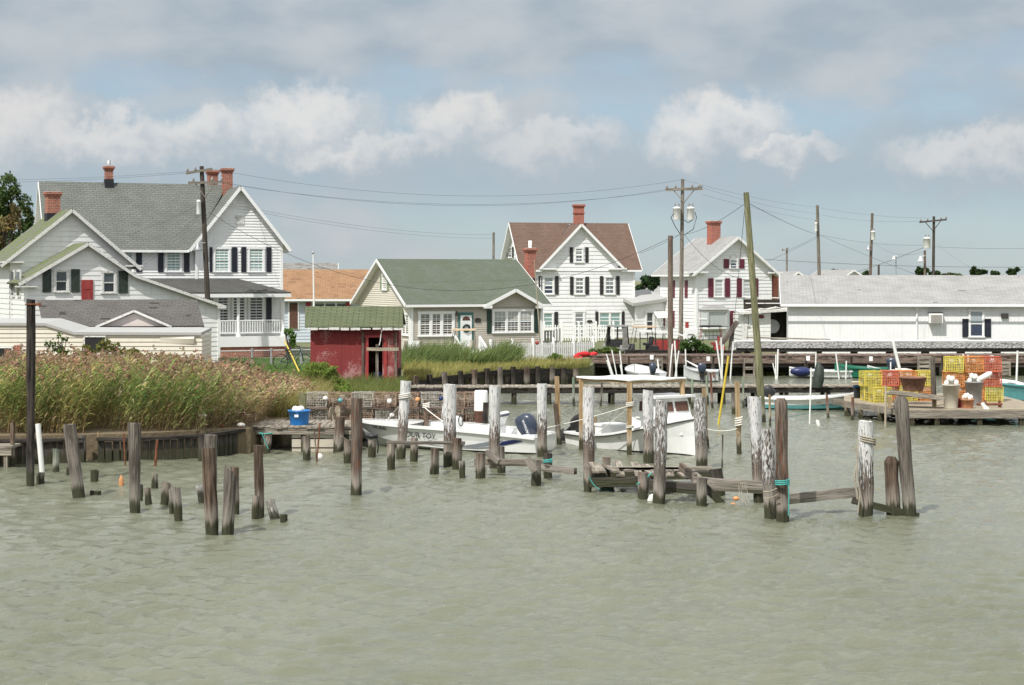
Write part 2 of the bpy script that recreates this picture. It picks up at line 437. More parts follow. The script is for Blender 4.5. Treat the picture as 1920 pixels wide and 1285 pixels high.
M['r_dgrey'] = shingles('dark_grey_shingles', (.085, .085, .08), (.12, .118, .11))
M['r_old'] = shingles('old_grey_shingles', (.10, .095, .088), (.15, .14, .13), patch=((.05, .048, .045), .66))
M['r_moss'] = shingles('mossy_shingles', (.14, .14, .12), (.20, .20, .17), moss=((.13, .17, .05), .85))
M['r_green'] = shingles('green_shingles', (.105, .125, .098), (.15, .17, .135), moss=((.11, .135, .08), .4))
M['r_shed'] = shingles('bright_green_shingles', (.112, .132, .075), (.142, .160, .090), row=.15, wid=.45, mortar=.22, var=.4)
M['r_orange'] = shingles('orange_brown_shingles', (.25, .14, .078), (.40, .245, .14), patch=((.20, .115, .075), .64), mortar=.4)
M['r_brown'] = shingles('brown_shingles', (.14, .092, .070), (.20, .135, .105))
M['r_pale'] = shingles('pale_grey_shingles', (.30, .295, .285), (.38, .375, .36), mortar=.75, var=.5)
M['r_long'] = shingles('pale_weathered_shingles', (.31, .305, .295), (.39, .385, .37), patch=((.17, .16, .15), .70), mortar=.72, var=.5, wid=.4)
M['r_torn'] = shingles('torn_grey_shingles', (.23, .23, .21), (.30, .30, .28), patch=((.11, .07, .05), .58))
M['w_grey'] = wood('grey_weathered_wood', (.075, .060, .048), (.30, .262, .222), bleach=.4)
M['w_brown'] = wood('brown_weathered_wood', (.045, .028, .020), (.23, .165, .122), bleach=.4)
M['w_white'] = wood('white_painted_wood', (.075, .048, .036), (.30, .24, .20), paint=((.74, .73, .71), .34, .735))
M['w_flake'] = wood('flaking_white_wood', (.085, .062, .05), (.30, .255, .22), paint=((.68, .67, .65), .25, .83))
M['w_dark'] = wood('dark_creosoted_wood', (.014, .012, .011), (.075, .062, .052), bleach=.10)
M['w_dark_dry'] = wood('dark_dry_wood', (.014, .012, .011), (.075, .064, .055), water=False)
M['w_rust'] = wood('rust_stained_wood', (.055, .036, .027), (.28, .222, .18), rust=(.20, .065, .03))
M['w_green'] = wood('green_treated_wood', (.15, .155, .08), (.33, .32, .185))
M['w_mint'] = wood('mint_painted_post', (.13, .18, .13), (.34, .41, .30))
M['w_redpost'] = wood('red_brown_post', (.20, .085, .06), (.38, .20, .15))
M['w_tan'] = wood('new_tan_lumber', (.36, .235, .12), (.56, .41, .24))
M['w_deck'] = wood('grey_deck_boards', (.20, .17, .135), (.44, .39, .32), water=False)
M['w_sand'] = wood('sun_bleached_deck', (.40, .33, .235), (.60, .52, .40), water=False)
M['w_dbrown'] = wood('brown_dock_planks', (.11, .075, .058), (.29, .22, .18), water=False)
M['w_peel'] = wood('peeling_grey_fascia', (.12, .115, .105), (.34, .33, .31), paint=((.72, .72, .70), -.9, .82), water=False)
M['w_pole'] = wood('grey_utility_pole', (.18, .155, .125), (.36, .32, .265), water=False)
M['w_pole_dark'] = wood('dark_utility_pole', (.045, .036, .030), (.15, .125, .105), water=False)
M['w_pole_brown'] = wood('brown_utility_pole', (.15, .105, .078), (.29, .225, .18), water=False)
M['leaf'] = tinted('leaves'); M['wire'] = simple('wire', (.03, .03, .032), .6)
M['rope'] = simple('manila_rope', (.36, .32, .25), .9, .2, 20); M['rope_w'] = simple('white_rope', (.72, .69, .62), .9, .1, 20)
M['rope_t'] = simple('teal_rope', (.06, .36, .32), .8, .2, 20)
M['yellow'] = simple('yellow_paint', (.62, .46, .05), .5); M['float'] = simple('white_float', (.80, .78, .72), .5, .1, 7)
M['orange_buoy'] = simple('orange_buoy', (.58, .27, .11), .5, .2, 6)
M['pot_y'] = simple('yellow_wire', (.70, .60, .12), .6, .15, 3); M['pot_r'] = simple('orange_red_wire', (.62, .17, .10), .6, .2, 3)
M['pot_o'] = simple('orange_wire', (.68, .30, .10), .6, .2, 3); M['pot_old'] = simple('rusted_mesh_wire', (.29, .20, .145), .9, .4, 5)
M['pot_grey'] = simple('grey_mesh_wire', (.40, .37, .32), .9, .25, 5)
M['red_cloth'] = simple('red_cloth', (.50, .015, .02), .8, .25, 5); M['tan_roof'] = simple('tan_cart_roof', (.60, .46, .31), .5)
M['can'] = simple('beige_plastic_can', (.52, .47, .38), .5, .08); M['can_grey'] = simple('grey_plastic_can', (.28, .27, .26), .5, .1)
M['basket'] = simple('orange_basket_wood', (.46, .20, .10), .8, .2, 12); M['basket_brown'] = simple('brown_basket_wood', (.19, .095, .065), .8, .3, 12)
M['bike'] = simple('green_bike_paint', (.01, .05, .03), .4); M['net_grey'] = simple('smoky_vinyl', (.20, .195, .18), .4, .25, 5)
# ================================================================== SETTING: water, ground
def water_mat():
    m, t, p = new_mat('harbour_water')
    pos = E(t, t.n('ShaderNodeNewGeometry').outputs['Position'])
    n1 = t.noise(t.mul(pos, (.16, .05, 1)), 1.0, 4, .55)
    t.set(p.inputs['Base Color'], t.mix(t.ss(n1, .3, .7), (.134, .141, .094), (.168, .174, .122)))
    p.inputs['Roughness'].default_value = .06; p.inputs['IOR'].default_value = 1.38
    wp = t.noise(t.mul(pos, (.5, .5, 1)), 1.0, 3, .5, col=True)
    sh = t.n('ShaderNodeVectorMath', operation='MULTIPLY_ADD'); t.set(sh.inputs[0], wp); sh.inputs[1].default_value = (.9, .9, 0); t.set(sh.inputs[2], pos); q = E(t, sh.outputs[0])
    rd = t.n('ShaderNodeTexNoise', {'Vector': t.mul(q, (.75, 1.9, 1)), 'Scale': 1.9, 'Detail': 6, 'Roughness': .55}, noise_type='RIDGED_MULTIFRACTAL')
    b = t.noise(t.mul(q, (1.0, 2.3, 1)), 7.5, 5, .65, .2)
    gust = t.ss(t.noise(t.mul(pos, (.10, .05, 1)), 1.0, 3, .5), .35, .65)
    bump(t, p, (E(t, rd.outputs[0]) * .22 + b * .34) * (gust * .7 + .5), .14, .8)
    return m
wm = water_mat()
xs = np.arange(-30, 30.01, .075); ys = [17.0]
while ys[-1] < 84: ys.append(ys[-1] + .055 * (ys[-1] / 20) ** 1.25)
ys = np.array(ys); X, Y = np.meshgrid(xs, ys); Z = np.zeros_like(X)
dyv = np.gradient(ys)[:, None]
for k in range(90):
    lam = .16 * (5.0) ** rng.random(); th = rng.normal(math.radians(80), .40); ph = rng.random() * 6.28
    amp = .0060 * lam ** .8
    kx, ky = math.cos(th) * 6.283 / lam, math.sin(th) * 6.283 / lam
    s_ = np.sin(kx * X + ky * Y + ph + .8 * np.sin(.31 * X + .17 * Y + ph * 3))
    Z += amp * np.exp(-(dyv * abs(ky) / 2.2) ** 2) * (s_ + .5 * s_ * np.abs(s_) + .3 * s_ * s_)
mod = .75 + .5 * (np.sin(.33 * X + 1.1) * np.sin(.21 * Y + .4) * .5 + .5); Z *= mod
edge = np.clip((X + 30) / 3, 0, 1) * np.clip((30 - X) / 3, 0, 1) * np.clip((84 - Y) / 3, 0, 1) * np.clip((Y - 17) / 1.5, 0, 1)
Z *= edge
ny, nx = X.shape
V = np.stack([X, Y, Z], -1).reshape(-1, 3)
ii = np.arange(ny - 1)[:, None] * nx + np.arange(nx - 1)[None, :]
Fq = np.stack([ii, ii + 1, ii + nx + 1, ii + nx], -1).reshape(-1, 4)
big = 30000.0; nb = len(V); y1 = ys[-1]
ex = np.array([[-big, -200, 0], [big, -200, 0], [big, 17, 0], [-big, 17, 0],
               [-big, y1, 0], [-30, y1, 0], [-30, 17, 0], [30, 17, 0], [30, y1, 0], [big, y1, 0], [big, big, 0], [-big, big, 0]], float)
ex[6, :2] = (xs[0], 17); ex[5, :2] = (xs[0], y1); ex[7, :2] = (xs[-1], 17); ex[8, :2] = (xs[-1], y1)
EF = np.array([[0, 1, 2, 3], [3, 6, 5, 4], [7, 2, 9, 8], [4, 9, 10, 11]]) + nb
wob = np_mesh('water', np.vstack([V, ex]), np.vstack([Fq, EF]), wm); tag(wob, kind='structure')
wob.data.polygons.foreach_set('use_smooth', [True] * len(wob.data.polygons))

GZ = .7
def ground_mat():
    m, t, p = new_mat('grass_ground')
    pos = E(t, t.n('ShaderNodeNewGeometry').outputs['Position'])
    n1 = t.noise(pos, .35, 6, .6); n2 = t.noise(pos, 5, 5, .65)
    c = t.mix(t.ss(n1, .35, .65), (.105, .125, .05), (.17, .165, .085)); c = t.mix(t.ss(n2, .45, .75) * .6, c, (.06, .085, .025))
    y = t.sep(pos)[1]
    c = t.mix(t.ss(y + (n1 - .5) * 30, 62, 74), t.mix(n2, (.12, .09, .055), (.20, .155, .09)), c)
    t.set(p.inputs['Base Color'], c); p.inputs['Roughness'].default_value = .95; bump(t, p, n2, .06)
    return m
shore = [(-90, 43.9), on(0, 868).xy, on(238, 864).xy, on(470, 851).xy, (at(560, 0, 50.6).x, 50.6), (at(560, 0, 61).x, 61), (at(585, 0, 66.5).x, 66.5),
         (at(752, 0, 67.2).x, 67.2), (at(1000, 0, 75.6).x, 75.6), (at(1110, 0, 79.3).x, 79.3), (at(1118, 0, 84).x, 84.2), (at(1300, 0, 84.3).x, 84.3), (60, 84.8), (900, 85), (900, 1100), (-900, 1100), (-900, 43.9)]
mb = MB(); top = [(x, y, GZ) for x, y in shore]
mb.face(top)
for i in range(len(top)):
    a, b = Vector(top[i]), Vector(top[(i + 1) % len(top)])
    mb.face([a, b, b - UP * 1.6, a - UP * 1.6])
tag(mb.build('ground', ground_mat()), kind='structure')

# ================================================================== HOUSE HELPERS
class Fr:
    """a house's own frame: origin on the ground, x along its front, y away from us"""
    def __init__(s, px, Y, deg, z=GZ, X=None):
        s.o = Vector((((px - 960) / FP * Y) if X is None else X, Y, z)); s.r = R(deg); s.m = Matrix.Rotation(-s.r, 3, 'Z')
    def ray(s, px, py):
        return s.m @ (Vector((0, 0, HH)) - s.o), s.m @ Vector(((px - 960) / FP, 1, -(py - HY) / FP))
    def f(s, px, py, c=0.0):            # on a plane y = c  -> (x, z)
        o, d = s.ray(px, py); k = (c - o.y) / d.y; return (o + d * k).x, (o + d * k).z
    def s_(s, px, py, c=0.0):           # on a plane x = c  -> (y, z)
        o, d = s.ray(px, py); k = (c - o.x) / d.x; return (o + d * k).y, (o + d * k).z
    def root(s, name, label, cat='house', group=None): return thing(name, label, cat, s.o, s.r, group)

def cross_x(poly, z):
    xs_ = []
    for i in range(len(poly)):
        (x0, z0), (x1, z1) = poly[i], poly[(i + 1) % len(poly)]
        if (z0 - z) * (z1 - z) <= 0 and abs(z1 - z0) > 1e-9: xs_.append(x0 + (x1 - x0) * (z - z0) / (z1 - z0))
    return (min(xs_), max(xs_)) if len(xs_) > 1 else None
def clap(mb, Ap, Bp, poly, step=.15, lap=.03, vertical=False):
    """lapped boards on the wall from A to B (outside: A left, B right); poly convex in (along, z)"""
    Ap, Bp = Vector(Ap), Vector(Bp); d = (Bp - Ap).normalized(); n = Vector((d.y, -d.x))
    def P(t, z, o): q = Ap + d * t + n * o; return (q.x, q.y, z)
    z = min(p[1] for p in poly); zt = max(p[1] for p in poly)
    vz = sorted(set(round(p[1], 4) for p in poly))
    while z < zt - 1e-4:
        zb = min(z + step, zt)
        cuts = [z] + [q for q in vz if z + 1e-3 < q < zb - 1e-3] + [zb]
        for a, b in zip(cuts[:-1], cuts[1:]):
            lo, hi = cross_x(poly, a + 1e-4), cross_x(poly, b - 1e-4)
            if not lo or not hi: continue
            oa, ob = lap * (1 - (a - z) / step), lap * (1 - (b - z) / step)
            mb.face([P(lo[0], a, oa), P(lo[1], a, oa), P(hi[1], b, ob), P(hi[0], b, ob)], [(lo[0], a), (lo[1], a), (hi[1], b), (hi[0], b)])
        lo = cross_x(poly, z + 1e-4)
        if lo: mb.face([P(lo[0], z, 0), P(lo[1], z, 0), P(lo[1], z, lap), P(lo[0], z, lap)])
        z = zb
def gable(root, axis, l0, l1, a0, a1, zb, z0, z1, ar, zr, ohe=.3, ohr=.3, wall='white', roof='r_grey', trim='trim', step=.15,
          rt=.05, board=.16, walls=(1, 1, 1, 1), lap=.030, cut=None, rlab=None, wlab=None):
    """ridge along `axis` from l0 to l1; across from a0 (eave z0) to a1 (eave z1), ridge at (ar, zr). walls: l0 end, l1 end, a0 side, a1 side"""
    T = (lambda l, a: (l, a)) if axis == 'x' else (lambda l, a: (a, l))
    fl = axis == 'x'
    P = lambda l, a, z: Vector((*T(l, a), z))
    mb = MB(); pa = [(a0, zb), (a1, zb), (a1, z1), (ar, zr), (a0, z0)]
    def end(l, rev):
        if rev: clap(mb, T(l, a1), T(l, a0), [(a1 - a, z) for a, z in pa], step, lap)
        else: clap(mb, T(l, a0), T(l, a1), [(a - a0, z) for a, z in pa], step, lap)
    def side(a, z, rev):
        q = [(0, zb), (l1 - l0, zb), (l1 - l0, z), (0, z)]
        if rev: clap(mb, T(l1, a), T(l0, a), q, step, lap)
        else: clap(mb, T(l0, a), T(l1, a), q, step, lap)
    if walls[0]: end(l0, fl)
    if walls[1]: end(l1, not fl)
    if walls[2]: side(a0, z0, not fl)
    if walls[3]: side(a1, z1, fl)
    w_ = mb.build('wall', M[wall], root)
    if wlab: w_['label'] = wlab
    rf, sf, tr = MB(), MB(), MB()
    for a, z, sg in ((a0, z0, -1), (a1, z1, 1)):
        k = (zr - z) / abs(ar - a); ae, ze = a + sg * ohe, z - k * ohe
        e0, e1, r1, r0 = P(l0 - ohr, ae, ze + .10), P(l1 + ohr, ae, ze + .10), P(l1 + ohr, ar, zr + .10), P(l0 - ohr, ar, zr + .10)
        dn = UP * (rt + .012); polys = [[e0, e1, r1, r0]]; runs = [(l0 - ohr, l1 + ohr)]
        if cut and sg < 0:          # a front gable bites into this slope: valley from (g0, g1) at the eave up to (gp, zp)
            g0_, gp_, g1_, zp_ = cut; ap = ar + (ae - ar) * (zr - min(zp_, zr)) / (zr - ze)
            pk, pr_ = P(gp_, ap, min(zp_, zr) + .10), P(gp_, ar, zr + .10)
            polys = [[e0, P(g0_, ae, ze + .10), pk, pr_, r0], [P(g1_, ae, ze + .10), e1, r1, pr_, pk]]; runs = [(l0 - ohr, g0_), (g1_, l1 + ohr)]
            if g1_ >= l1 + ohr: polys, runs = polys[:1], runs[:1]
        for pg in polys:
            rf.slab(pg, rt); sf.slab([p - dn for p in pg], .045)
        for l, o in ((l0 - ohr, -1), (l1 + ohr, 1)):
            dl = P(o * .018, 0, 0) if fl else Vector((0, o * .018, 0))
            c = UP * (board / 2 + .005)
            tr.beam(P(l, ae, ze + .10) + dl - c, P(l, ar, zr + .10) + dl - c, .03, board)
        da = Vector((0, sg * .02, 0)) if fl else Vector((sg * .02, 0, 0))
        for u0_, u1_ in runs: tr.beam(P(u0_, ae, ze + .02) + da, P(u1_, ae, ze + .02) + da, .035, .13)
    r_ = rf.build('roof', M[roof], root)
    if rlab: r_['label'] = rlab
    sf.build('soffit', M[trim], r_); tr.build('trim', M[trim], r_)
    return w_, r_
def window(fr, root, c, x0, y0, x1, y1, glass='g_dark', shut=None, shm='black_blue', n=1, grid=(2, 2), fw=.09, wall='y', parent=None, frame='trim', sash=True, name='window', proud=.05):
    """x0..y1: the outer edge of the frame in the photo, on the wall plane; shut: list of (px0, px1) shutters"""
    g = fr.f if wall == 'y' else fr.s_
    a = g(x0, y1, c); b = g(x1, y0, c); a2 = g(x0, y0, c); b2 = g(x1, y1, c)
    u0, u1 = min(a[0], b[0]), max(a[0], b[0]); z0, z1 = (a[1] + b2[1]) / 2, (a2[1] + b[1]) / 2
    Q = (lambda u, o, z: Vector((u, c - o, z))) if wall == 'y' else (lambda u, o, z: Vector((c - o, u, z)))
    yu = Vector((0, -1, 0)) if wall == 'y' else Vector((-1, 0, 0))
    f = MB(); w_ = u1 - u0; h = z1 - z0; pr = proud
    def bar(ua, za, ub, zb2, wd, dep, off=0.0): f.beam(Q(ua, dep / 2 + off, za), Q(ub, dep / 2 + off, zb2), dep, wd, UP if abs(za - zb2) < 1e-4 else (Vector((1, 0, 0)) if wall == 'y' else Vector((0, 1, 0))))
    bar(u0 - .03, z1 - fw / 2, u1 + .03, z1 - fw / 2, fw, pr + .03); bar(u0 - .04, z0 + fw * .3, u1 + .04, z0 + fw * .3, fw * .6, pr + .05)
    bar(u0 + fw / 2, z0 + fw * .6, u0 + fw / 2, z1 - fw, fw, pr + .02); bar(u1 - fw / 2, z0 + fw * .6, u1 - fw / 2, z1 - fw, fw, pr + .02)
    iw = w_ - 2 * fw; cell = iw / n
    for i in range(n):
        s0 = u0 + fw + i * cell; s1 = s0 + cell
        if i: bar(s0, z0 + fw * .6, s0, z1 - fw, fw, pr + .018)
        mu = (fw / 2 if i else 0); mv = (fw / 2 if i < n - 1 else 0)
        q0, q1 = s0 + mu, s1 - mv; zb_, zt_ = z0 + fw * .6, z1 - fw; zm = (zb_ + zt_) / 2
        if sash:
            bar(q0, zm, q1, zm, .05, pr)
            for zz in (zb_ + .02, zt_ - .02): bar(q0, zz, q1, zz, .04, pr - .008)
            for uu in (q0 + .018, q1 - .018): bar(uu, zb_ + .04, uu, zm - .025, .036, pr - .008); bar(uu, zm + .025, uu, zt_ - .04, .036, pr - .008)
        gx, gz = grid
        for k in range(1, gx): uu = q0 + (q1 - q0) * k / gx; bar(uu, zb_ + .03, uu, zt_ - .03, .018, .008, .021)
        if gz > 1:
            for half in ((zb_, zm), (zm, zt_)):
                for k in range(1, gz): zz = half[0] + (half[1] - half[0]) * k / gz; bar(q0 + .03, zz, q1 - .03, zz, .018, .0075, .021)
    fo = f.build(name, M[frame], parent or root)
    p = MB()
    for i in range(n):
        s0 = u0 + fw * .8 + i * cell; s1 = s0 + cell + fw * .2 - .02
        m0, m1 = Q(s0, .012, z0 + .02), Q(s1, .012, z1 - fw * .8)
        p.beam(Q(s0, .012, (z0 + z1) / 2 - .02), Q(s1, .012, (z0 + z1) / 2 - .02), .016, (z1 - z0) - fw)
    p.build('pane', M[glass], fo)
    for sx0, sx1 in (shut or []):
        e0, e1 = sorted((g(sx0, (y0 + y1) / 2, c)[0], g(sx1, (y0 + y1) / 2, c)[0]))
        s = MB(); mid = (e0 + e1) / 2; ww = e1 - e0; zc = (z0 + z1) / 2; hh = z1 - z0
        s.beam(Q(mid, .035, z0 + .02), Q(mid, .035, z1 - .0), .02, ww, Vector((1, 0, 0)) if wall == 'y' else Vector((0, 1, 0)))
        for uu in (e0 + .03, e1 - .03): s.beam(Q(uu, .052, z0 + .02), Q(uu, .052, z1), .02, .06, Vector((1, 0, 0)) if wall == 'y' else Vector((0, 1, 0)))
        for zz in (z0 + .05, zc, z1 - .03): s.beam(Q(e0 + .06, .051, zz), Q(e1 - .06, .051, zz), .018, .07)
        k = int(hh / .09)
        for i in range(k):
            zz = z0 + .08 + (hh - .14) * i / max(1, k - 1)
            s.beam(Q(e0 + .06, .047, zz), Q(e1 - .06, .047, zz), .012, .045)
        s.build('shutter', M[shm], fo)
    return fo
def chimney(root, c, w_, d_, z0, z1, mat='brick', cap=True, pot=None, flash=True):
    b = MB(); b.box((c[0], c[1], (z0 + z1 - .22) / 2), (w_, d_, z1 - .22 - z0))
    b.box((c[0], c[1], z1 - .18), (w_ + .10, d_ + .10, .08)); b.box((c[0], c[1], z1 - .09), (w_ + .18, d_ + .18, .10))
    ch = b.build('chimney', M[mat], root)
    t_ = MB(); t_.box((c[0], c[1], z1 - .02), (w_ + .04, d_ + .04, .04)); t_.build('chimney_cap', M['mortar_cap'], ch)
    if flash:
        f = MB(); f.box((c[0], c[1], flash), (w_ + .06, d_ + .06, .5)); f.build('flashing', M['soot'], ch)
    if pot:
        q = MB(); q.lathe([(.10, 0), (.10, pot), (.07, pot)], (c[0], c[1], z1), 10); q.build('flue', M['steel'] if pot < .35 else M['trim'], ch)
    return ch

# ================================================================== FARMHOUSE with front wing and porch
fr = Fr(530, 90.0, 20.5)
H1 = fr.root('farmhouse', 'large white clapboard house with grey shingle roof, front gable and railed porch')
wx0 = fr.f(366, 456)[0]; ze = fr.f(530, 457)[1]; za = fr.f(447, 352)[1]
wl = wx0; wm_ = wl / 2
MD = 3.3                                               # ridge of the main range, metres behind the wing front
xl = fr.f(76, 345, MD)[0] + .35; zr = fr.f(300, 348, MD)[1]
gable(H1, 'x', xl, wm_ - .46, .32, 2 * MD - .32, 0, ze - .05, ze - .05, MD, zr, .38, .45, roof='r_grey', walls=(1, 0, 1, 1), cut=(wl - .3, wm_ - .02, 99, zr))
gable(H1, 'y', 0, 2 * MD - .3, wl, 0, 0, ze, ze, wm_, za - .02, .34, .42, roof='r_grey', walls=(1, 1, 0, 1))
cb = MB()
for x in (.0, wl): cb.box((x - .06 * (1 if x == 0 else -1), -.03, ze / 2), (.13, .05, ze))
cb.build('corner_board', M['trim'], H1)
for (x0, x1, s0, s1) in ((400, 432, (392.5, 398), (434.5, 444.5)), (464.5, 496, (452, 461.5), (499, 508.5))):
    window(fr, H1, 0, x0, 464, x1, 511, 'g_teal', [s0, s1], grid=(3, 2))
window(fr, H1, .32, 309, 465, 341, 511, 'g_teal', [(296, 306.5), (344.5, 355)], grid=(3, 2))
window(fr, H1, .32, 226, 465, 251, 511, 'g_teal', [(255, 266)], grid=(3, 2))
v = MB(); a = fr.f(441, 421); b = fr.f(457, 401)
v.box(((a[0] + b[0]) / 2, -.03, (a[1] + b[1]) / 2 - .06), (b[0] - a[0], .06, b[1] - a[1] - .12))
v.lathe([(.001, -.03), ((b[0] - a[0]) / 2, -.03), ((b[0] - a[0]) / 2, .03), (.001, .03)], ((a[0] + b[0]) / 2, -.03, b[1] - .17), 16, M=Matrix.Rotation(R(90), 3, 'X'))
for i in range(8): v.box(((a[0] + b[0]) / 2, -.065, a[1] + .06 + i * .06), (b[0] - a[0] - .1, .02, .025), M=Matrix.Rotation(R(35), 3, 'X'))
v.build('attic_vent', M['trim'], H1)
sx = lambda px, py: fr.s_(px, py, xl)
yv = MD; zz0 = sx(80, 400)[1]
q = MB(); q.box((xl - .03, yv, zz0), (.05, .8, 1.2)); wn = q.build('window', M['trim'], H1)
q = MB(); q.box((xl - .06, yv, zz0), (.02, .6, 1.0)); q.build('pane', M['g_dark'], wn)
for px0, px1, pt, yy, zfl, pot in ((195, 213, 311, MD, .25, .3), (388, 409, 319, MD + .4, 0, 0), (415, 436.5, 315, 3.0, 0, 0)):
    xa, xb = fr.f(px0, 330, yy)[0], fr.f(px1, 330, yy)[0]; zt = fr.f(px0, pt, yy)[1]
    chimney(H1, ((xa + xb) / 2, yy), xb - xa - .1, .5, zr - .9, zt, pot=pot, flash=(zr + .02) if zfl else None)
# porch: brick base, deck, posts, railing, hipped roof
PD = -2.0
px_r = fr.f(535, 640, PD)[0]; pl = fr.f(300, 640, PD)[0]; zd = fr.f(480, 631, PD)[1]; zs = fr.f(480, 641, PD)[1]
b = MB(); b.box(((px_r + pl) / 2, PD / 2 - .02, (zs - .25) / 2 - .2), (px_r - pl, -PD, zs - .25 + .4)); b.build('porch_base', M['brick'], H1)
b = MB(); b.box(((px_r + pl) / 2, PD / 2 - .05, (zs - .25 + zd) / 2), (px_r - pl + .12, -PD + .06, zd - zs + .25)); b.build('porch_deck', M['trim'], H1)
z_e = fr.f(480, 552, PD)[1]; zt = fr.f(400, 523, 0)[1]
ex_ = fr.f(546, 549, PD - .3)[0]; hx = fr.f(447, 523)[0]
for px in (447, 531):
    x = fr.f(px, 600, PD + .12)[0]; b = MB()
    b.lathe([(.13, zd), (.13, zd + .12), (.085, zd + .2), (.075, z_e - .3), (.10, z_e - .2), (.10, z_e - .1)], (x, PD + .14, 0), 12); b.build('porch_post', M['trim'], H1)
zr1, zr0 = fr.f(480, 601, PD + .1)[1], fr.f(480, 626, PD + .1)[1]
b = MB(); xa = pl + .2; xb = fr.f(531, 600, PD + .12)[0]
for z in (zr1, zr0 + .05): b.beam((xa, PD + .14, z), (xb, PD + .14, z), .06, .06)
n = int((xb - xa) / .125)
for i in range(n): x = xa + (i + .5) * (xb - xa) / n; b.box((x, PD + .14, (zr0 + zr1) / 2 + .02), (.045, .04, zr1 - zr0 - .09))
b.beam((xb, PD + .14, zr1), (xb, -.1, zr1), .06, .06); b.beam((xb, PD + .14, zr0 + .05), (xb, -.1, zr0 + .05), .06, .06)
for i in range(13): b.box((xb, PD + .25 + i * .13, (zr0 + zr1) / 2 + .02), (.04, .045, zr1 - zr0 - .09))
b.build('porch_railing', M['trim'], H1)
b = MB(); E0, E1 = Vector((pl - .3, PD - .3, z_e + .1)), Vector((ex_, PD - .3, z_e + .1)); R1, R0 = Vector((hx, -.03, zt)), Vector((pl - .3, -.03, zt))
b.slab([E0, E1, R1, R0], .06); b.slab([E1, Vector((ex_, -.03, z_e + .1)), R1, R1 + Vector((-.001, 0, 0))], .06)
pr = b.build('porch_roof', M['r_dgrey'], H1)
b = MB(); b.beam(E0 + Vector((0, .03, -.16)), E1 + Vector((0, .03, -.16)), .1, .18); b.beam(E1 + Vector((-.05, .09, -.16)), (ex_ - .05, -.03, z_e - .06), .1, .18)
b.box(((pl + ex_) / 2, PD / 2 - .1, z_e - .03), (ex_ - pl - .2, -PD, .05)); b.build('fascia', M['trim'], pr)
for x0, x1 in ((389, 404), (434, 462), (465, 495.5)):
    window(fr, H1, 0, x0, 553, x1, 606, 'g_dark', grid=(2, 1))
    # dark shutter beside the right porch window
window(fr, H1, 0, 405, 553, 431, 606, 'g_dark', [(499, 509)], grid=(2, 1))

# ================================================================== OLD HOUSE with mossy roof
fr = Fr(412, 80.0, 27)
H2 = fr.root('old_house', 'old white house with mossy green roof slopes and flaking rake boards')
# lower front gable: catslide to the right
xlc = fr.f(47, 560)[0]; zl = fr.f(20, 533)[1] + .12; zp = fr.f(163, 460)[1]; xp = fr.f(163, 460)[0]
zk = fr.f(252, 520)[1]; xk = fr.f(252, 520)[0]; zrr = fr.f(412, 575)[1]
DP = 2.7
mb = MB()
clap(mb, (xlc, 0), (0, 0), [(0, 0), (-xlc, 0), (-xlc, zrr), (xk - xlc, zk), (xp - xlc, zp), (0, zl)], .22, .02)
clap(mb, (xlc, 6), (xlc, 0), [(0, 0), (6, 0), (6, zl), (0, zl)], .22, .02)
clap(mb, (0, 0), (0, 5), [(0, 0), (5, 0), (5, zrr), (0, zrr)], .22, .02)
mb.build('wall', M['white_old'], H2)
kl = (zp - zl) / (xp - xlc); ov = .32
def slope(pts, name, mat, parent, dep0=-.28, dep1=DP, th=.07):
    b = MB()
    for (x0, z0), (x1, z1) in zip(pts[:-1], pts[1:]):
        b.slab([Vector((x0, dep0, z0 + .12)), Vector((x0, dep1, z0 + .12)), Vector((x1, dep1, z1 + .12)), Vector((x1, dep0, z1 + .12))], th)
    return b.build(name, M[mat], parent)
def rake(pts, name, mat, parent, y=-.30, h=.13):
    b = MB()
    for (x0, z0), (x1, z1) in zip(pts[:-1], pts[1:]): b.beam((x0, y, z0 + .04), (x1, y, z1 + .04), .045, h)
    return b.build(name, M[mat], parent)
Lp = [(xlc - ov, zl - kl * ov), (xp, zp)]
kr = (zk - zrr) / (0 - xk); Rp = [(xp, zp), (xk, zk), (.18, zrr - kr * .18)]
r2 = slope(Lp, 'roof', 'r_moss', H2); rake(Lp, 'rake_board', 'trim_worn', r2); slope(Rp, 'roof', 'r_dgrey', H2); rake(Rp, 'rake_board', 'trim_worn', r2)
for c_, d_ in (((xlc - ov + .35, -.16, zl - kl * ov - .04), (.95, .3, .06)), ((.02, -.15, zrr - .02), (.4, .35, .14))): b = MB(); b.box(c_, d_); b.build('eave_return', M['trim_worn'], r2)
b = MB()
for x in (xlc, 0): b.box((x + (.05 if x else -.05), -.03, (zl if x else zrr) / 2), (.12, .055, zl if x else zrr))
b.build('corner_board', M['trim'], H2)
window(fr, H2, 0, 100.5, 505, 129, 549, 'g_dark', [(79.5, 96), (133, 149.5)], 'olive_dark', grid=(1, 1), frame='trim_worn')
window(fr, H2, 0, 190, 508, 218, 551, 'g_dark', [(222, 239.5)], 'olive_dark', grid=(1, 1), frame='trim_worn')
a = fr.f(152.5, 565); b_ = fr.f(174, 525); b = MB(); cx, cz, w2, h2 = (a[0] + b_[0]) / 2, (a[1] + b_[1]) / 2, b_[0] - a[0], b_[1] - a[1]
b.box((cx, -.04, cz), (w2, .05, h2)); b.box((cx - w2 * .0, -.07, cz + h2 * .25), (w2 * .7, .02, h2 * .38)); b.box((cx, -.07, cz - h2 * .25), (w2 * .7, .02, h2 * .38))
o = b.build('door_panel', M['red'], H2); o['label'] = 'faded red board panel on the white wall'
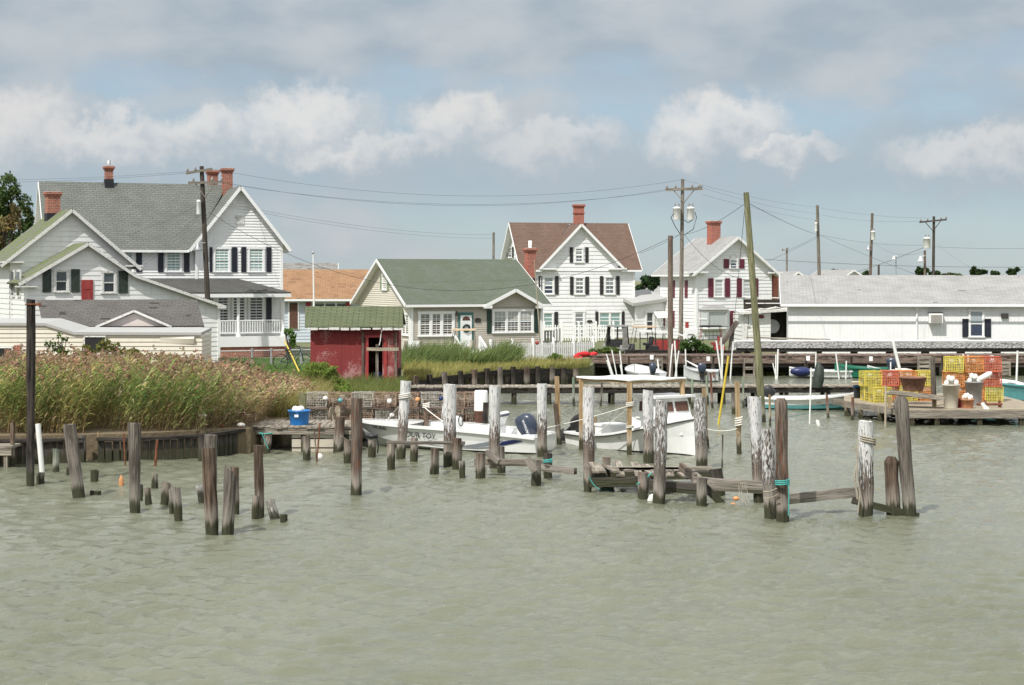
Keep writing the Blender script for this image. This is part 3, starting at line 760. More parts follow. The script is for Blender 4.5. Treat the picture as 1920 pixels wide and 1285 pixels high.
# taller rear gable
yu = DP
xu0 = fr.f(18, 490, yu)[0]; xu1 = fr.f(246, 497, yu)[0]; xup, zup = fr.f(133, 397, yu); zul = fr.f(5, 497, yu)[1] + .25; zur = fr.f(258, 500, yu)[1] + .15
mb = MB(); clap(mb, (xu0, yu), (xu1, yu), [(0, 0), (xu1 - xu0, 0), (xu1 - xu0, zur), (xup - xu0, zup), (0, zul)], .24, .02)
clap(mb, (xu0, yu + 4.6), (xu0, yu), [(0, 0), (4.6, 0), (4.6, zul), (0, zul)], .24, .02)
clap(mb, (xu1, yu), (xu1, yu + 4.6), [(0, 0), (4.6, 0), (4.6, zur), (0, zur)], .24, .02)
mb.build('wall', M['white_old'], H2)
k0, k1 = (zup - zul) / (xup - xu0), (zup - zur) / (xu1 - xup)
UL = [(xu0 - .45, zul - k0 * .45), (xup, zup)]; UR = [(xup, zup), (xu1 + .4, zur - k1 * .4)]
r3 = slope(UL, 'roof', 'r_moss', H2, yu - .3, yu + 4.6); rake(UL, 'rake_board', 'trim_worn', r3, yu - .32); slope(UR, 'roof', 'r_dgrey', H2, yu - .3, yu + 4.6); rake(UR, 'rake_board', 'trim_worn', r3, yu - .32, .15)
for c_, d_ in (((xu0 + .05, yu - .15, zul - .12), (1.1, .3, .07)), ((xu1 + .1, yu - .15, zur - .12), (.8, .32, .08))): b = MB(); b.box(c_, d_); b.build('eave_return', M['trim_worn'], r3)
xa, xb = fr.f(86, 380, yu + 2.4)[0], fr.f(115, 380, yu + 2.4)[0]; chimney(H2, ((xa + xb) / 2, yu + 2.6), xb - xa - .12, .6, zup - 1.3, fr.f(100, 359, yu + 2.4)[1], flash=zup - .25)
# windows of the far left wall, seen edge on
for yy in (1.2, 2.6):
    b = MB(); b.box((xlc - .04, yy, fr.f(10, 532, 0)[1]), (.06, .8, 1.25)); wn = b.build('window', M['trim_worn'], H2)
    b = MB(); b.box((xlc - .075, yy, fr.f(10, 532, 0)[1]), (.02, .62, 1.05)); b.build('pane', M['g_dark'], wn)

# ================================================================== low dark-roofed outbuilding and beige siding annex, in front of the old house
fr = Fr(372, 70.6, 3)
H3 = fr.root('outbuilding', 'low outbuilding with dark grey roof and faded pink pediment before the white house', 'outbuilding')
xw = fr.f(72, 600)[0]; z_top = fr.f(220, 565, 1.8)[1]; z_eav = fr.f(220, 611)[1]
mb = MB(); clap(mb, (xw, 0), (-.1, 0), [(0, 0), (-.1 - xw, 0), (-.1 - xw, z_eav), (0, z_eav)], .25); 
clap(mb, (xw, 3.6), (xw, 0), [(0, 0), (3.6, 0), (3.6, z_eav), (1.8, z_top), (0, z_eav)], .25); xr_ = fr.f(383, 611, -.3)[0]; xr2 = fr.f(369, 565, 1.8)[0]; clap(mb, (xr2 - .25, 0), (xr2 - .25, 3.6), [(0, 0), (3.6, 0), (3.6, z_eav), (1.8, z_top), (0, z_eav)], .25)
mb.build('wall', M['white_old'], H3)
b = MB(); xl_ = fr.f(81, 606, -.3)[0]; xl2 = fr.f(70, 565, 1.8)[0]
b.slab([(xl_, -.3, z_eav), (xr_, -.3, z_eav), (xr2, 1.8, z_top + .06), (xl2, 1.8, z_top + .06)], .06)
b.slab([(xr2, 3.9, z_eav), (xl_, 3.9, z_eav), (xl2, 1.8, z_top + .06), (xr2, 1.8, z_top + .06)], .06); ro = b.build('roof', M['r_old'], H3)
b = MB(); b.beam((xl_ + .1, -.27, z_eav - .09), (xr_ - .02, -.27, z_eav - .12), .04, .12); b.build('fascia', M['trim_worn'], ro)
pa, pb, pc = fr.f(180, 612, -.5), fr.f(322, 612, -.5), fr.f(252, 583, -.5)
b = MB(); b.prism([(pa[0] + .1, -.42, pa[1]), (pb[0] - .1, -.42, pb[1]), (pc[0], -.42, pc[1] - .1)], (0, .1, 0)); pd = b.build('pediment', M['pink'], H3)
b = MB(); back = 1.1
b.slab([(pa[0], -.55, pa[1] + .02), (pa[0], back, pa[1] + .02), (pc[0], back, pc[1] + .04), (pc[0], -.55, pc[1] + .04)], .06)
b.slab([(pb[0], -.55, pb[1] + .02), (pb[0], back, pb[1] + .02), (pc[0], back, pc[1] + .04), (pc[0], -.55, pc[1] + .04)], .06); b.build('pediment_roof', M['r_old'], pd)
b = MB(); b.beam((pa[0], -.57, pa[1] - .03), (pc[0], -.57, pc[1] - .01), .04, .09); b.beam((pc[0], -.57, pc[1] - .01), (pb[0], -.57, pb[1] - .03), .04, .09); b.build('rake_board', M['trim_worn'], pd)

fr = Fr(378, 67.0, 2)
H4 = fr.root('siding_annex', 'long beige aluminium-sided annex with sagging white flat roof above the reeds', 'shed')
xa = fr.f(-140, 640)[0]; prof = [(-140, 609), (85, 610), (140, 627), (378, 628)]
pp = [(fr.f(px, py)[0], fr.f(px, py)[1]) for px, py in prof]
mb = MB()
for (x0, z0), (x1, z1) in zip(pp[:-1], pp[1:]):
    clap(mb, (x0, 0), (x1, 0), [(0, -.3), (x1 - x0, -.3), (x1 - x0, z1), (0, z0)], .17, .03)
clap(mb, (pp[-1][0], 0), (pp[-1][0], 2.6), [(0, -.3), (2.6, -.3), (2.6, pp[-1][1]), (0, pp[-1][1])], .17, .03)
mb.build('wall', M['beige_alu'], H4)
b = MB()
for (x0, z0), (x1, z1) in zip(pp[:-1], pp[1:]):
    b.hexa([(x0, -.09, z0 - .02), (x1, -.09, z1 - .02), (x1, 2.8, z1 + .06), (x0, 2.8, z0 + .06), (x0, -.09, z0 + .09), (x1, -.09, z1 + .09), (x1, 2.8, z1 + .2), (x0, 2.8, z0 + .2)])
b.build('roof', M['roof_metal'], H4)
a = fr.f(157, 660); c_ = fr.f(200, 630); b = MB()
for u0, u1, z0, z1 in ((a[0], a[0] + .06, a[1], c_[1]), (c_[0] - .06, c_[0], a[1], c_[1]), (a[0], c_[0], c_[1] - .05, c_[1] + .01)): b.box(((u0 + u1) / 2, -.04, (z0 + z1) / 2), (u1 - u0, .08, z1 - z0))
wn = b.build('window', M['trim_worn'], H4); b = MB(); b.box(((a[0] + c_[0]) / 2, -.015, (a[1] + c_[1]) / 2), (c_[0] - a[0] - .04, .06, c_[1] - a[1])); b.build('opening', M['black'], wn)
a = fr.f(-3, 675); c_ = fr.f(25, 651); b = MB()
for u0, u1, z0, z1 in ((a[0], a[0] + .05, a[1], c_[1]), (c_[0] - .06, c_[0], a[1], c_[1]), (a[0], c_[0], c_[1] - .04, c_[1] + .02)): b.box(((u0 + u1) / 2, -.05, (z0 + z1) / 2), (u1 - u0, .08, z1 - z0))
wn = b.build('window', M['trim'], H4); b = MB(); b.box(((a[0] + c_[0]) / 2, -.02, (a[1] + c_[1]) / 2), (c_[0] - a[0] - .04, .07, c_[1] - a[1])); b.build('opening', M['black'], wn)
a = fr.f(27, 675); c_ = fr.f(39.5, 647.5); b = MB(); b.box(((a[0] + c_[0]) / 2, -.045, (a[1] + c_[1]) / 2), (c_[0] - a[0], .06, c_[1] - a[1])); b.build('brick_panel', M['brick'], H4)
a = fr.f(300, 645); c_ = fr.f(365, 630); b = MB(); n = 14
for i in range(n):
    t0, t1 = i / n, (i + 1) / n; bu = lambda t: .03 + .13 * t * t; zt_ = c_[1] - .0
    x0, x1 = a[0] + (c_[0] - a[0]) * t0, a[0] + (c_[0] - a[0]) * t1
    b.face([(x0, -bu(t0) * .4, a[1]), (x1, -bu(t1) * .4, a[1]), (x1, -bu(t1), (a[1] + zt_) / 2 + .05), (x0, -bu(t0), (a[1] + zt_) / 2 + .05)], smooth=True)
    b.face([(x0, -bu(t0), (a[1] + zt_) / 2 + .05), (x1, -bu(t1), (a[1] + zt_) / 2 + .05), (x1, -.03, zt_), (x0, -.03, zt_)], smooth=True)
b.build('buckled_panel', M['beige_alu'], H4)

# ================================================================== ORANGE-ROOFED COTTAGE and grey torn roof behind it
fr = Fr(700, 108.0, 4)
H5 = fr.root('orange_roof_cottage', 'low cottage with orange-brown shingle roof behind the flagpole')
x0 = fr.f(522, 560)[0]; zrg = fr.f(620, 507, 3.2)[1]; zev = fr.f(620, 561)[1] + .05
gable(H5, 'x', x0, fr.f(760, 560)[0], 0, 6.4, 0, zev + .1, zev + .1, 3.2, zrg - .05, .45, .3, wall='pale_blue', roof='r_orange', step=.2)
window(fr, H5, 0, 585, 565, 654, 592, 'g_dark', None, n=3, grid=(1, 1), sash=False)
b = MB()
for p0, p1 in ((573.5, 583), (648.5, 657.5)): a, c_ = fr.f(p0, 600), fr.f(p1, 567); b.box(((a[0] + c_[0]) / 2, -.10, (a[1] + c_[1]) / 2), (c_[0] - a[0], .04, c_[1] - a[1]))
b.build('shutter', M['red'], H5)
a, c_ = fr.f(543, 616), fr.f(558, 568); b = MB(); b.box(((a[0] + c_[0]) / 2, -.04, (a[1] + c_[1]) / 2), (c_[0] - a[0] + .2, .06, c_[1] - a[1] + .15)); d_ = b.build('door_frame', M['trim'], H5)
b = MB(); b.box(((a[0] + c_[0]) / 2, -.09, (a[1] + c_[1]) / 2), (c_[0] - a[0], .05, c_[1] - a[1])); b.box(((a[0] + c_[0]) / 2, -.12, c_[1] - .35), (c_[0] - a[0] - .15, .02, .4)); b.build('door', M['ply'], d_)
fr = Fr(620, 150.0, 6)
H6 = fr.root('torn_roof_house', 'distant house showing only a torn grey shingle roof above the orange one')
gable(H6, 'x', fr.f(505, 500)[0], fr.f(634, 500)[0] - .2, 0, 7, 0, fr.f(600, 512)[1], fr.f(600, 512)[1], 3.5, fr.f(600, 495.5, 3.5)[1], .3, .2, roof='r_torn', step=.2)

# ================================================================== TAUPE COTTAGE with green roof
fr = Fr(770, 88.0, 22)
H7 = fr.root('taupe_cottage', 'taupe-sided cottage with green shingle roof and cream gable end beside the red shed')
zev = fr.f(770, 574)[1] + .02; wd = fr.f(1017, 600)[0]
# depth of the gable end from the photo: far eave at pixel 668
dp = fr.s_(672, 573, 0)[0]; mid = dp / 2; zap = fr.s_(718, 486, -.3)[1] - .08
ga, gb, gc = fr.f(908, 572, -.1), fr.f(1013, 572, -.1), fr.f(963.5, 543, -.1)
gable(H7, 'x', 0, wd, 0, dp, 0, zev + .12, zev + .12, mid, zap, .32, .38, wall='taupe', roof='r_green', step=.115, walls=(0, 1, 1, 1), cut=(ga[0] + .1, gc[0], gb[0] - .1, gc[1] - .06))
mb = MB(); clap(mb, (0, dp), (0, 0), [(0, 0), (dp, 0), (dp, zev + .12), (mid, zap), (0, zev + .12)], .115); mb.build('gable_wall', M['cream'], H7)
b = MB()
for x in (.0, wd): b.box((x + (.06 if x == 0 else -.06), -.03, zev / 2), (.13, .06, zev))
b.box((-.03, .07, zev / 2), (.06, .13, zev)); b.build('corner_board', M['trim'], H7)
window(fr, H7, 0, 783.5, 584, 852, 631.5, 'g_dark', None, n=3, grid=(2, 2), fw=.12)
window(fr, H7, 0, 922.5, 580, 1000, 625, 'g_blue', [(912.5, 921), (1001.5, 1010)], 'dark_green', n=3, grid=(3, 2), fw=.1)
window(fr, H7, 0, 755, 588, 768, 630, 'g_dark', None, n=2, grid=(1, 1), wall='x', fw=.07)
window(fr, H7, 0, 718, 515, 727, 545, 'g_pale', [(714.5, 717.5), (727.5, 730.5)], 'sage', grid=(1, 2), wall='x', fw=.06)
# small front gable over the right window
ga, gb, gc = fr.f(908, 572, -.1), fr.f(1013, 572, -.1), fr.f(963.5, 543, -.1)
mb = MB(); clap(mb, (ga[0] + .05, -.06), (gb[0] - .05, -.06), [(0, ga[1] - .1), (gb[0] - ga[0] - .1, ga[1] - .1), (gb[0] - ga[0] - .1, ga[1]), ((gb[0] - ga[0] - .1) / 2, gc[1] + .0), (0, ga[1])], .115); mb.build('wall', M['taupe'], H7)
b = MB(); t_ = MB(); bk = 2.6
for q0, q1 in ((ga, gc), (gb, gc)):
    b.slab([(q0[0], -.42, q0[1] + .06), (q0[0], bk, q0[1] + .06), (q1[0], bk, q1[1] + .06), (q1[0], -.42, q1[1] + .06)], .05)
    t_.beam((q0[0], -.44, q0[1] - .04), (q1[0], -.44, q1[1] - .04), .04, .17); t_.slab([(q0[0], -.41, q0[1] - .005), (q0[0], .3, q0[1] - .005), (q1[0], .3, q1[1] - .005), (q1[0], -.41, q1[1] - .005)], .04)
t_.box((ga[0] + .1, -.3, ga[1] - .1), (.45, .3, .15)); t_.box((gb[0] - .1, -.3, gb[1] - .1), (.45, .3, .15))
pr = b.build('front_gable_roof', M['r_green'], H7); t_.build('trim', M['trim'], pr)
# entrance: teal door frame, white door with fanlight and wreath, house number plaque, steps with rails
a, c_ = fr.f(859, 654), fr.f(886.5, 586); dcx, dcz = (a[0] + c_[0]) / 2, (a[1] + c_[1]) / 2; dw, dh = c_[0] - a[0], c_[1] - a[1]
b = MB(); b.box((dcx, -.04, dcz), (dw, .07, dh)); df = b.build('door_frame', M['teal_trim'], H7)
b = MB(); b.box((dcx, -.09, dcz - .06), (dw - .2, .05, dh - .18)); dr = b.build('door', M['trim'], df)
b = MB(); zf = dcz + dh * .28
for i in range(8): a0, a1 = math.pi * i / 8, math.pi * (i + 1) / 8; b.prism([(dcx, -.125, zf), (dcx + .22 * math.cos(a0), -.125, zf + .22 * math.sin(a0)), (dcx + .22 * math.cos(a1), -.125, zf + .22 * math.sin(a1))], (0, .012, 0))
b.build('fanlight', M['ply'], dr)
b = MB(); zw = dcz + .12; b.tube([(dcx + .17 * math.cos(k * .449), -.15, zw + .17 * math.sin(k * .449)) for k in range(15)], .055, 6, jit=.5); b.build('wreath', M['dark_green'], dr)
a = fr.f(890.5, 604.5); c_ = fr.f(901, 598); b = MB(); b.box(((a[0] + c_[0]) / 2, -.045, (a[1] + c_[1]) / 2), (c_[0] - a[0], .04, c_[1] - a[1])); b.box(((a[0] + c_[0]) / 2, -.046, c_[1]), ((c_[0] - a[0]) * .5, .04, .09)); b.build('number_plaque', M['dark_metal'], H7)
a = fr.f(855, 585); b = MB(); b.lathe([(.03, .0), (.09, -.12), (.05, -.2)], (a[0], -.15, a[1]), 8); b.beam((a[0], -.02, a[1] + .05), (a[0], -.15, a[1]), .03, .03); b.build('wall_lamp', M['dark_metal'], H7)
b = MB()
for i in range(4): b.box((dcx + .1, -.35 - i * .3, (dcz - dh / 2) - .1 - i * .17 - .15), (1.3, .32, .3 + .02 * i))
st = b.build('door_steps', M['trim'], H7)
for sgn in (-.62, .72):
    b = MB(); zt0 = dcz - dh / 2
    b.box((dcx + sgn, -.2, zt0 + .1), (.10, .10, 1.1)); b.box((dcx + sgn, -1.4, zt0 - .55), (.10, .10, 1.1)); b.beam((dcx + sgn, -.2, zt0 + .6), (dcx + sgn, -1.45, zt0 - .05), .07, .10); b.beam((dcx + sgn, -.2, zt0 - .1), (dcx + sgn, -1.45, zt0 - .8), .06, .1)
    for i in range(7): y = -.32 - i * .15; k = (y + .2) / -1.25; b.box((dcx + sgn, y, zt0 + .25 - .66 * k), (.03, .04, .66))
    b.build('step_rail', M['trim'], st)
# chimney on the right end
zc = fr.f(993, 465, mid - .6)[1]; xa, xb = fr.f(985, 490, mid - .6)[0], fr.f(1003, 490, mid - .6)[0]
chimney(H7, ((xa + xb) / 2, mid - .6), xb - xa - .1, .52, zev, zc, 'brick2', pot=.4, flash=fr.f(994, 527, mid - .9)[1] - .1)

# ================================================================== BROWN-ROOFED HOUSE
fr = Fr(1190, 116.0, 13)
H8 = fr.root('brown_roof_house', 'two-storey white house with brown shingle roof, centre gable and black shutters')
zev = fr.f(1190, 502)[1]; xl = fr.f(1004, 560)[0] - .4; MD = 3.0
zr = fr.f(1060, 419.5, MD)[1]; xrid = fr.f(952, 419, MD)[0]; xl = xrid + .5
g0, g1, gp = fr.f(1011, 503, -.05), fr.f(1167, 503, -.05), fr.f(1088, 421, -.05)
gable(H8, 'x', xl, 0, 0, 2 * MD, 0, zev + .05, zev + .05, MD, zr - .05, .3, .42, roof='r_brown', step=.27, lap=.026, cut=(g0[0] + .12, gp[0], g1[0] - .12, 99))
mb = MB(); clap(mb, (g0[0] + .1, -.03), (g1[0] - .1, -.03), [(0, g0[1] - .2), (g1[0] - g0[0] - .2, g0[1] - .2), (g1[0] - g0[0] - .2, g0[1] + .08), ((g1[0] - g0[0] - .2) / 2, gp[1] - .01), (0, g0[1] + .08)], .27, .026); mb.build('wall', M['white'], H8)
b = MB(); t_ = MB()
for q0 in (g0, g1):
    b.slab([(q0[0], -.4, q0[1] + .05), (q0[0], MD, q0[1] + .05), (gp[0], MD, gp[1] + .06), (gp[0], -.4, gp[1] + .06)], .05)
    t_.beam((q0[0], -.42, q0[1] - .04), (gp[0], -.42, gp[1] - .03), .04, .16); t_.slab([(q0[0], -.39, q0[1] - .015), (q0[0], .3, q0[1] - .015), (gp[0], .3, gp[1] - .005), (gp[0], -.39, gp[1] - .005)], .04)
t_.box((g0[0] + .55, -.22, g0[1] - .05), (1.2, .4, .1)); t_.box((g1[0] - .4, -.22, g1[1] - .05), (1.2, .4, .1))
pr = b.build('front_gable_roof', M['r_brown'], H8); t_.build('trim', M['trim'], pr)
bs = 'black_wood'
window(fr, H8, -.03, 1077, 464, 1094, 493, 'g_grey', [(1068, 1074), (1097, 1103)], bs, grid=(2, 2))
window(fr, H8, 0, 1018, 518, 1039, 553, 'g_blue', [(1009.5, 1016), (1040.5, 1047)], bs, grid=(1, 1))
window(fr, H8, 0, 1077, 519, 1096, 553, 'g_grey', [(1068.5, 1075), (1097.5, 1104)], bs, grid=(2, 2))
window(fr, H8, 0, 1133, 518, 1153, 553, 'g_grey', [(1124.5, 1131), (1155, 1161.5)], bs, grid=(2, 2))
window(fr, H8, 0, 1017, 585, 1038, 619, 'g_teal', [(1039.5, 1046)], bs, grid=(1, 1))
window(fr, H8, 0, 1122, 584, 1165, 618, 'g_teal', [(1116, 1122), (1165, 1170.5)], bs, n=2, grid=(1, 1))
window(fr, H8, 0, 1075, 582, 1097, 637, 'g_grey', None, grid=(1, 1), fw=.13, name='storm_door')
window(fr, H8, xl, 954, 464, 961, 484, 'g_grey', [(951, 953.5), (961.5, 964)], bs, grid=(1, 1), wall='x', fw=.06)
a, c_ = fr.f(1100.5, 605), fr.f(1110, 600); b = MB(); b.lathe([(.001, -.02), (.19, -.02), (.19, .02), (.001, .02)], ((a[0] + c_[0]) / 2, -.05, (a[1] + c_[1]) / 2), 14, M=Matrix.Rotation(R(90), 3, 'X') @ Matrix.Diagonal((1, .5, 1)).to_3x3()); b.build('number_plaque', M['dark_metal'], H8)
a, c_ = fr.f(1104, 611), fr.f(1116, 638); b = MB(); b.beam((a[0], -.25, a[1]), (c_[0], -1.1, c_[1] + .45), .03, .03); b.beam((c_[0], -1.1, c_[1] + .45), (c_[0], -1.1, c_[1] - .3), .03, .03); b.beam((a[0], -.25, a[1]), (a[0], -.25, a[1] - 1), .03, .03)
for k in range(1, 5): x = a[0] + (c_[0] - a[0]) * k / 5; y = -.25 - .85 * k / 5; zt_ = a[1] + (c_[1] + .45 - a[1]) * k / 5; b.beam((x, y, zt_), (x, y, zt_ - .75), .015, .015)
b.build('hand_rail', M['dark_metal'], H8)
xa, xb = fr.f(1077, 400, MD)[0], fr.f(1093, 400, MD)[0]; zt = fr.f(1085, 383, MD)[1]
c8 = chimney(H8, ((xa + xb) / 2, MD), xb - xa, .6, zr - .8, zt, 'brick2'); b = MB(); b.box(((xa + xb) / 2, MD, zt - .62), (xb - xa + .1, .7, .09)); b.build('chimney_band', M['brick2'], c8)
b = MB()
for x in (0, g0[0] + .2): b.box((x - .06, -.03, zev / 2), (.13, .05, zev))
b.build('corner_board', M['trim'], H8)

# ================================================================== MAROON-SHUTTERED HOUSE
fr = Fr(1305, 112.0, 24)
H9 = fr.root('maroon_shutter_house', 'white house with pale roof and maroon shutters behind the leaning green pole')
wd = fr.f(1447, 560)[0]; dp = fr.s_(1238, 560, 0)[0]; zev = fr.f(1305, 508)[1]
ex2 = fr.f(1468, 505)[0]; xpk, zpk = fr.f(1379, 443); k = wd / 2
gable(H9, 'y', 0, dp, 0, wd, 0, zev, zev, xpk, zpk - .12, .45, .4, roof='r_pale', step=.23, lap=.026)
b = MB(); b.box((-.1, -.2, zev - .1), (1.6, .4, .1)); b.build('eave_return', M['trim'], H9); b = MB(); b.box((wd + .1, -.2, zev - .12), (1.0, .4, .1)); b.build('eave_return', M['trim'], H9)
b = MB(); b.box((.05, -.03, zev / 2), (.13, .05, zev)); b.box((-.03, .06, zev / 2), (.05, .13, zev)); b.build('corner_board', M['trim'], H9)
ms = 'maroon'
window(fr, H9, 0, 1338, 522, 1357, 558, 'g_pale', [(1327.5, 1337), (1359, 1368)], ms, grid=(1, 1))
window(fr, H9, 0, 1391, 522, 1411, 558, 'g_pale', [(1381, 1390), (1414, 1421)], ms, grid=(1, 1))
aw = window(fr, H9, 0, 1367, 486, 1383, 504, 'g_blue', [(1356.5, 1366), (1386, 1395)], ms, grid=(1, 1), sash=False)
a = fr.f(1375, 486); b = MB(); b.tube([(a[0] + .26 * math.cos(t * .3142), -.05, a[1] + .36 * math.sin(t * .3142)) for t in range(11)], .05, 6); b.prism([(a[0] + .25 * math.cos(t * .3142), -.02, a[1] + .33 * math.sin(t * .3142)) for t in range(11)], (0, -.015, 0)); b.build('arched_top', M['trim'], aw)
for p0, p1 in ((1262, 1265), (1286, 1289)):
    for q0, q1 in ((526, 558),):
        ya, z1_ = fr.s_(p0, q0, 0); yb, z0_ = fr.s_(p1, q1, 0); b = MB(); b.box((-.04, (ya + yb) / 2, (z0_ + z1_) / 2), (.05, .35, z1_ - z0_)); b.build('shutter', M[ms], H9)
ya, z1_ = fr.s_(1263, 583, 0); yb, z0_ = fr.s_(1265, 614, 0); b = MB(); b.box((-.04, ya, (z0_ + z1_) / 2), (.05, .35, z1_ - z0_)); b.build('shutter', M[ms], H9)
# bay window with hipped cap
a, c_ = fr.f(1322, 614, -.5), fr.f(1368, 583, -.5); z0_, z1_ = a[1], c_[1]; x0, x1 = a[0], c_[0]; iy = -.5
b = MB(); outl = [(x0 - .15, 0), (x0 + .22, iy), (x1 - .22, iy), (x1 + .15, 0)]
b.prism([(x, y, z0_ - .12) for x, y in outl], (0, 0, .12)); b.prism([(x, y, z1_ - .06) for x, y in outl], (0, 0, .10))
for (xa, ya), (xb, yb) in zip(outl[:-1], outl[1:]):
    for t in (0, 1): b.box((xa + (xb - xa) * t, ya + (yb - ya) * t, (z0_ + z1_) / 2), (.12, .10, z1_ - z0_ - .1))
for (xa, ya), (xb, yb) in (outl[:2], outl[2:]): b.beam((xa, ya - .01, (z0_ + z1_) / 2), (xb, yb - .01, (z0_ + z1_) / 2), .05, .06)
bw = b.build('bay_window', M['trim'], H9); b = MB()
for (xa, ya), (xb, yb) in zip(outl[:-1], outl[1:]): b.beam((xa, ya + .03, (z0_ + z1_) / 2), (xb, yb + .03, (z0_ + z1_) / 2), .02, z1_ - z0_ - .1)
b.build('pane', M['g_pale'], bw); b = MB(); zc = fr.f(1345, 571, -.2)[1]; q = [Vector((x0 - .25, -.02, z1_ + .06)), Vector((x0 + .15, iy - .12, z1_ + .06)), Vector((x1 - .15, iy - .12, z1_ + .06)), Vector((x1 + .25, -.02, z1_ + .06))]
tp = [Vector((x0 + .3, -.02, zc)), Vector((x1 - .3, -.02, zc))]
b.face([q[0], q[1], tp[0]]); b.face([q[1], q[2], tp[1], tp[0]]); b.face([q[2], q[3], tp[1]]); b.build('bay_roof', M['r_pale'], bw)
for p0, p1 in ((1312, 1320.5), (1368.5, 1377)):
    a, c_ = fr.f(p0, 615), fr.f(p1, 583); b = MB(); b.box(((a[0] + c_[0]) / 2, -.04, (a[1] + c_[1]) / 2), (c_[0] - a[0], .05, c_[1] - a[1])); b.box(((a[0] + c_[0]) / 2, -.07, (a[1] + c_[1]) / 2), (c_[0] - a[0], .02, .08)); b.build('shutter', M[ms], H9)
xa, xb = fr.f(1328.5, 430, 2.2)[0], fr.f(1348, 430, 2.2)[0]; chimney(H9, ((xa + xb) / 2, 2.2), xb - xa - .1, .6, zev + .8, fr.f(1338, 414, 2.2)[1], 'brick2', flash=None)
xa, xb = fr.f(1446, 540, .6)[0], fr.f(1458, 540, .6)[0]; chimney(H9, ((xa + xb) / 2, .6), xb - xa, .5, 0, fr.f(1450, 512, .6)[1], 'brick2', flash=None)
a, c_ = fr.f(1288, 618, 0), fr.f(1293, 604, 0); ya, zz = fr.s_(1290, 611, 0); b = MB(); b.box((-.08, ya, zz), (.12, .25, .5)); b.build('meter_box', M['red'], H9)
# pinkish side wing with door, lean-to roof and striped awning
ya0 = fr.s_(1250, 600, 0)[0]
b = MB(); yb0 = 4.2; xw0 = fr.f(1190, 600, yb0)[0]; zt0 = fr.f(1215, 572, yb0)[1]
clap(b, (xw0, yb0), (0, yb0), [(0, 0), (-xw0, 0), (-xw0, zt0 + .25), (0, zt0)], .23, .016); b.build('wing_wall', M['white'], H9)
b = MB(); zl_ = fr.f(1190, 571, yb0 - .3)[1]; zh_ = fr.f(1241, 562, yb0 - .3)[1]
b.hexa([(xw0 - .3, yb0 - .35, zl_ - .12), (.05, yb0 - .35, zh_ - .1), (.05, yb0 + 2.6, zh_ + .5), (xw0 - .3, yb0 + 2.6, zl_ + .5), (xw0 - .3, yb0 - .35, zl_ + .08), (.05, yb0 - .35, zh_ + .1), (.05, yb0 + 2.6, zh_ + .7), (xw0 - .3, yb0 + 2.6, zl_ + .7)]); b.build('wing_roof', M['roof_metal'], H9)
window(fr, H9, yb0, 1209, 582, 1227, 622, 'g_dark', None, grid=(1, 1), fw=.13, name='glass_door')
window(fr, H9, yb0, 1240, 594, 1252, 613, 'g_pale', [(1244, 1250)], ms, grid=(1, 1), fw=.06)
b = MB(); a, c_ = fr.f(1233, 597, yb0 - .7), fr.f(1256, 582, yb0); n = 9
for i in range(n):
    x0, x1 = a[0] + (c_[0] - a[0]) * i / n, a[0] + (c_[0] - a[0]) * (i + .62) / n
    b.hexa([(x0, yb0 - .7, a[1]), (x1, yb0 - .7, a[1]), (x1, yb0, c_[1]), (x0, yb0, c_[1]), (x0, yb0 - .7, a[1] + .03), (x1, yb0 - .7, a[1] + .03), (x1, yb0, c_[1] + .03), (x0, yb0, c_[1] + .03)])
b.build('striped_awning', M['trim'], H9)
fr = Fr(1235, 150.0, 8)
H10 = fr.root('low_hip_roof_house', 'low house with pale hipped roof seen between the two white houses')
b = MB(); x0, x1 = fr.f(1178, 553)[0], fr.f(1290, 553)[0]; z0_, z1_ = fr.f(1200, 552)[1], fr.f(1240, 531, 2)[1]
clap(b, (x0 + .3, 0), (x1, 0), [(0, -.3), (x1 - x0 - .3, -.3), (x1 - x0 - .3, z0_), (0, z0_)], .2); clap(b, (x0 + .3, 5), (x0 + .3, 0), [(0, -.3), (5, -.3), (5, z0_), (0, z0_)], .2); b.build('wall', M['brick'], H10)
b = MB(); q = [Vector((x0, -.4, z0_)), Vector((x1, -.4, z0_)), Vector((x1, 5.4, z0_)), Vector((x0, 5.4, z0_))]; t0, t1 = Vector((x0 + 3.2, 2.5, z1_)), Vector((x1 - 1, 2.5, z1_))
b.face([q[0], q[1], t1, t0]); b.face([q[1], q[2], t1]); b.face([q[2], q[3], t0, t1]); b.face([q[3], q[0], t0]); r_ = b.build('roof', M['r_pale'], H10)
b = MB(); b.beam(q[0] - UP * .12, q[1] - UP * .12, .06, .22); b.beam(q[3] - UP * .12, q[0] - UP * .12, .06, .22); b.build('fascia', M['trim'], r_)

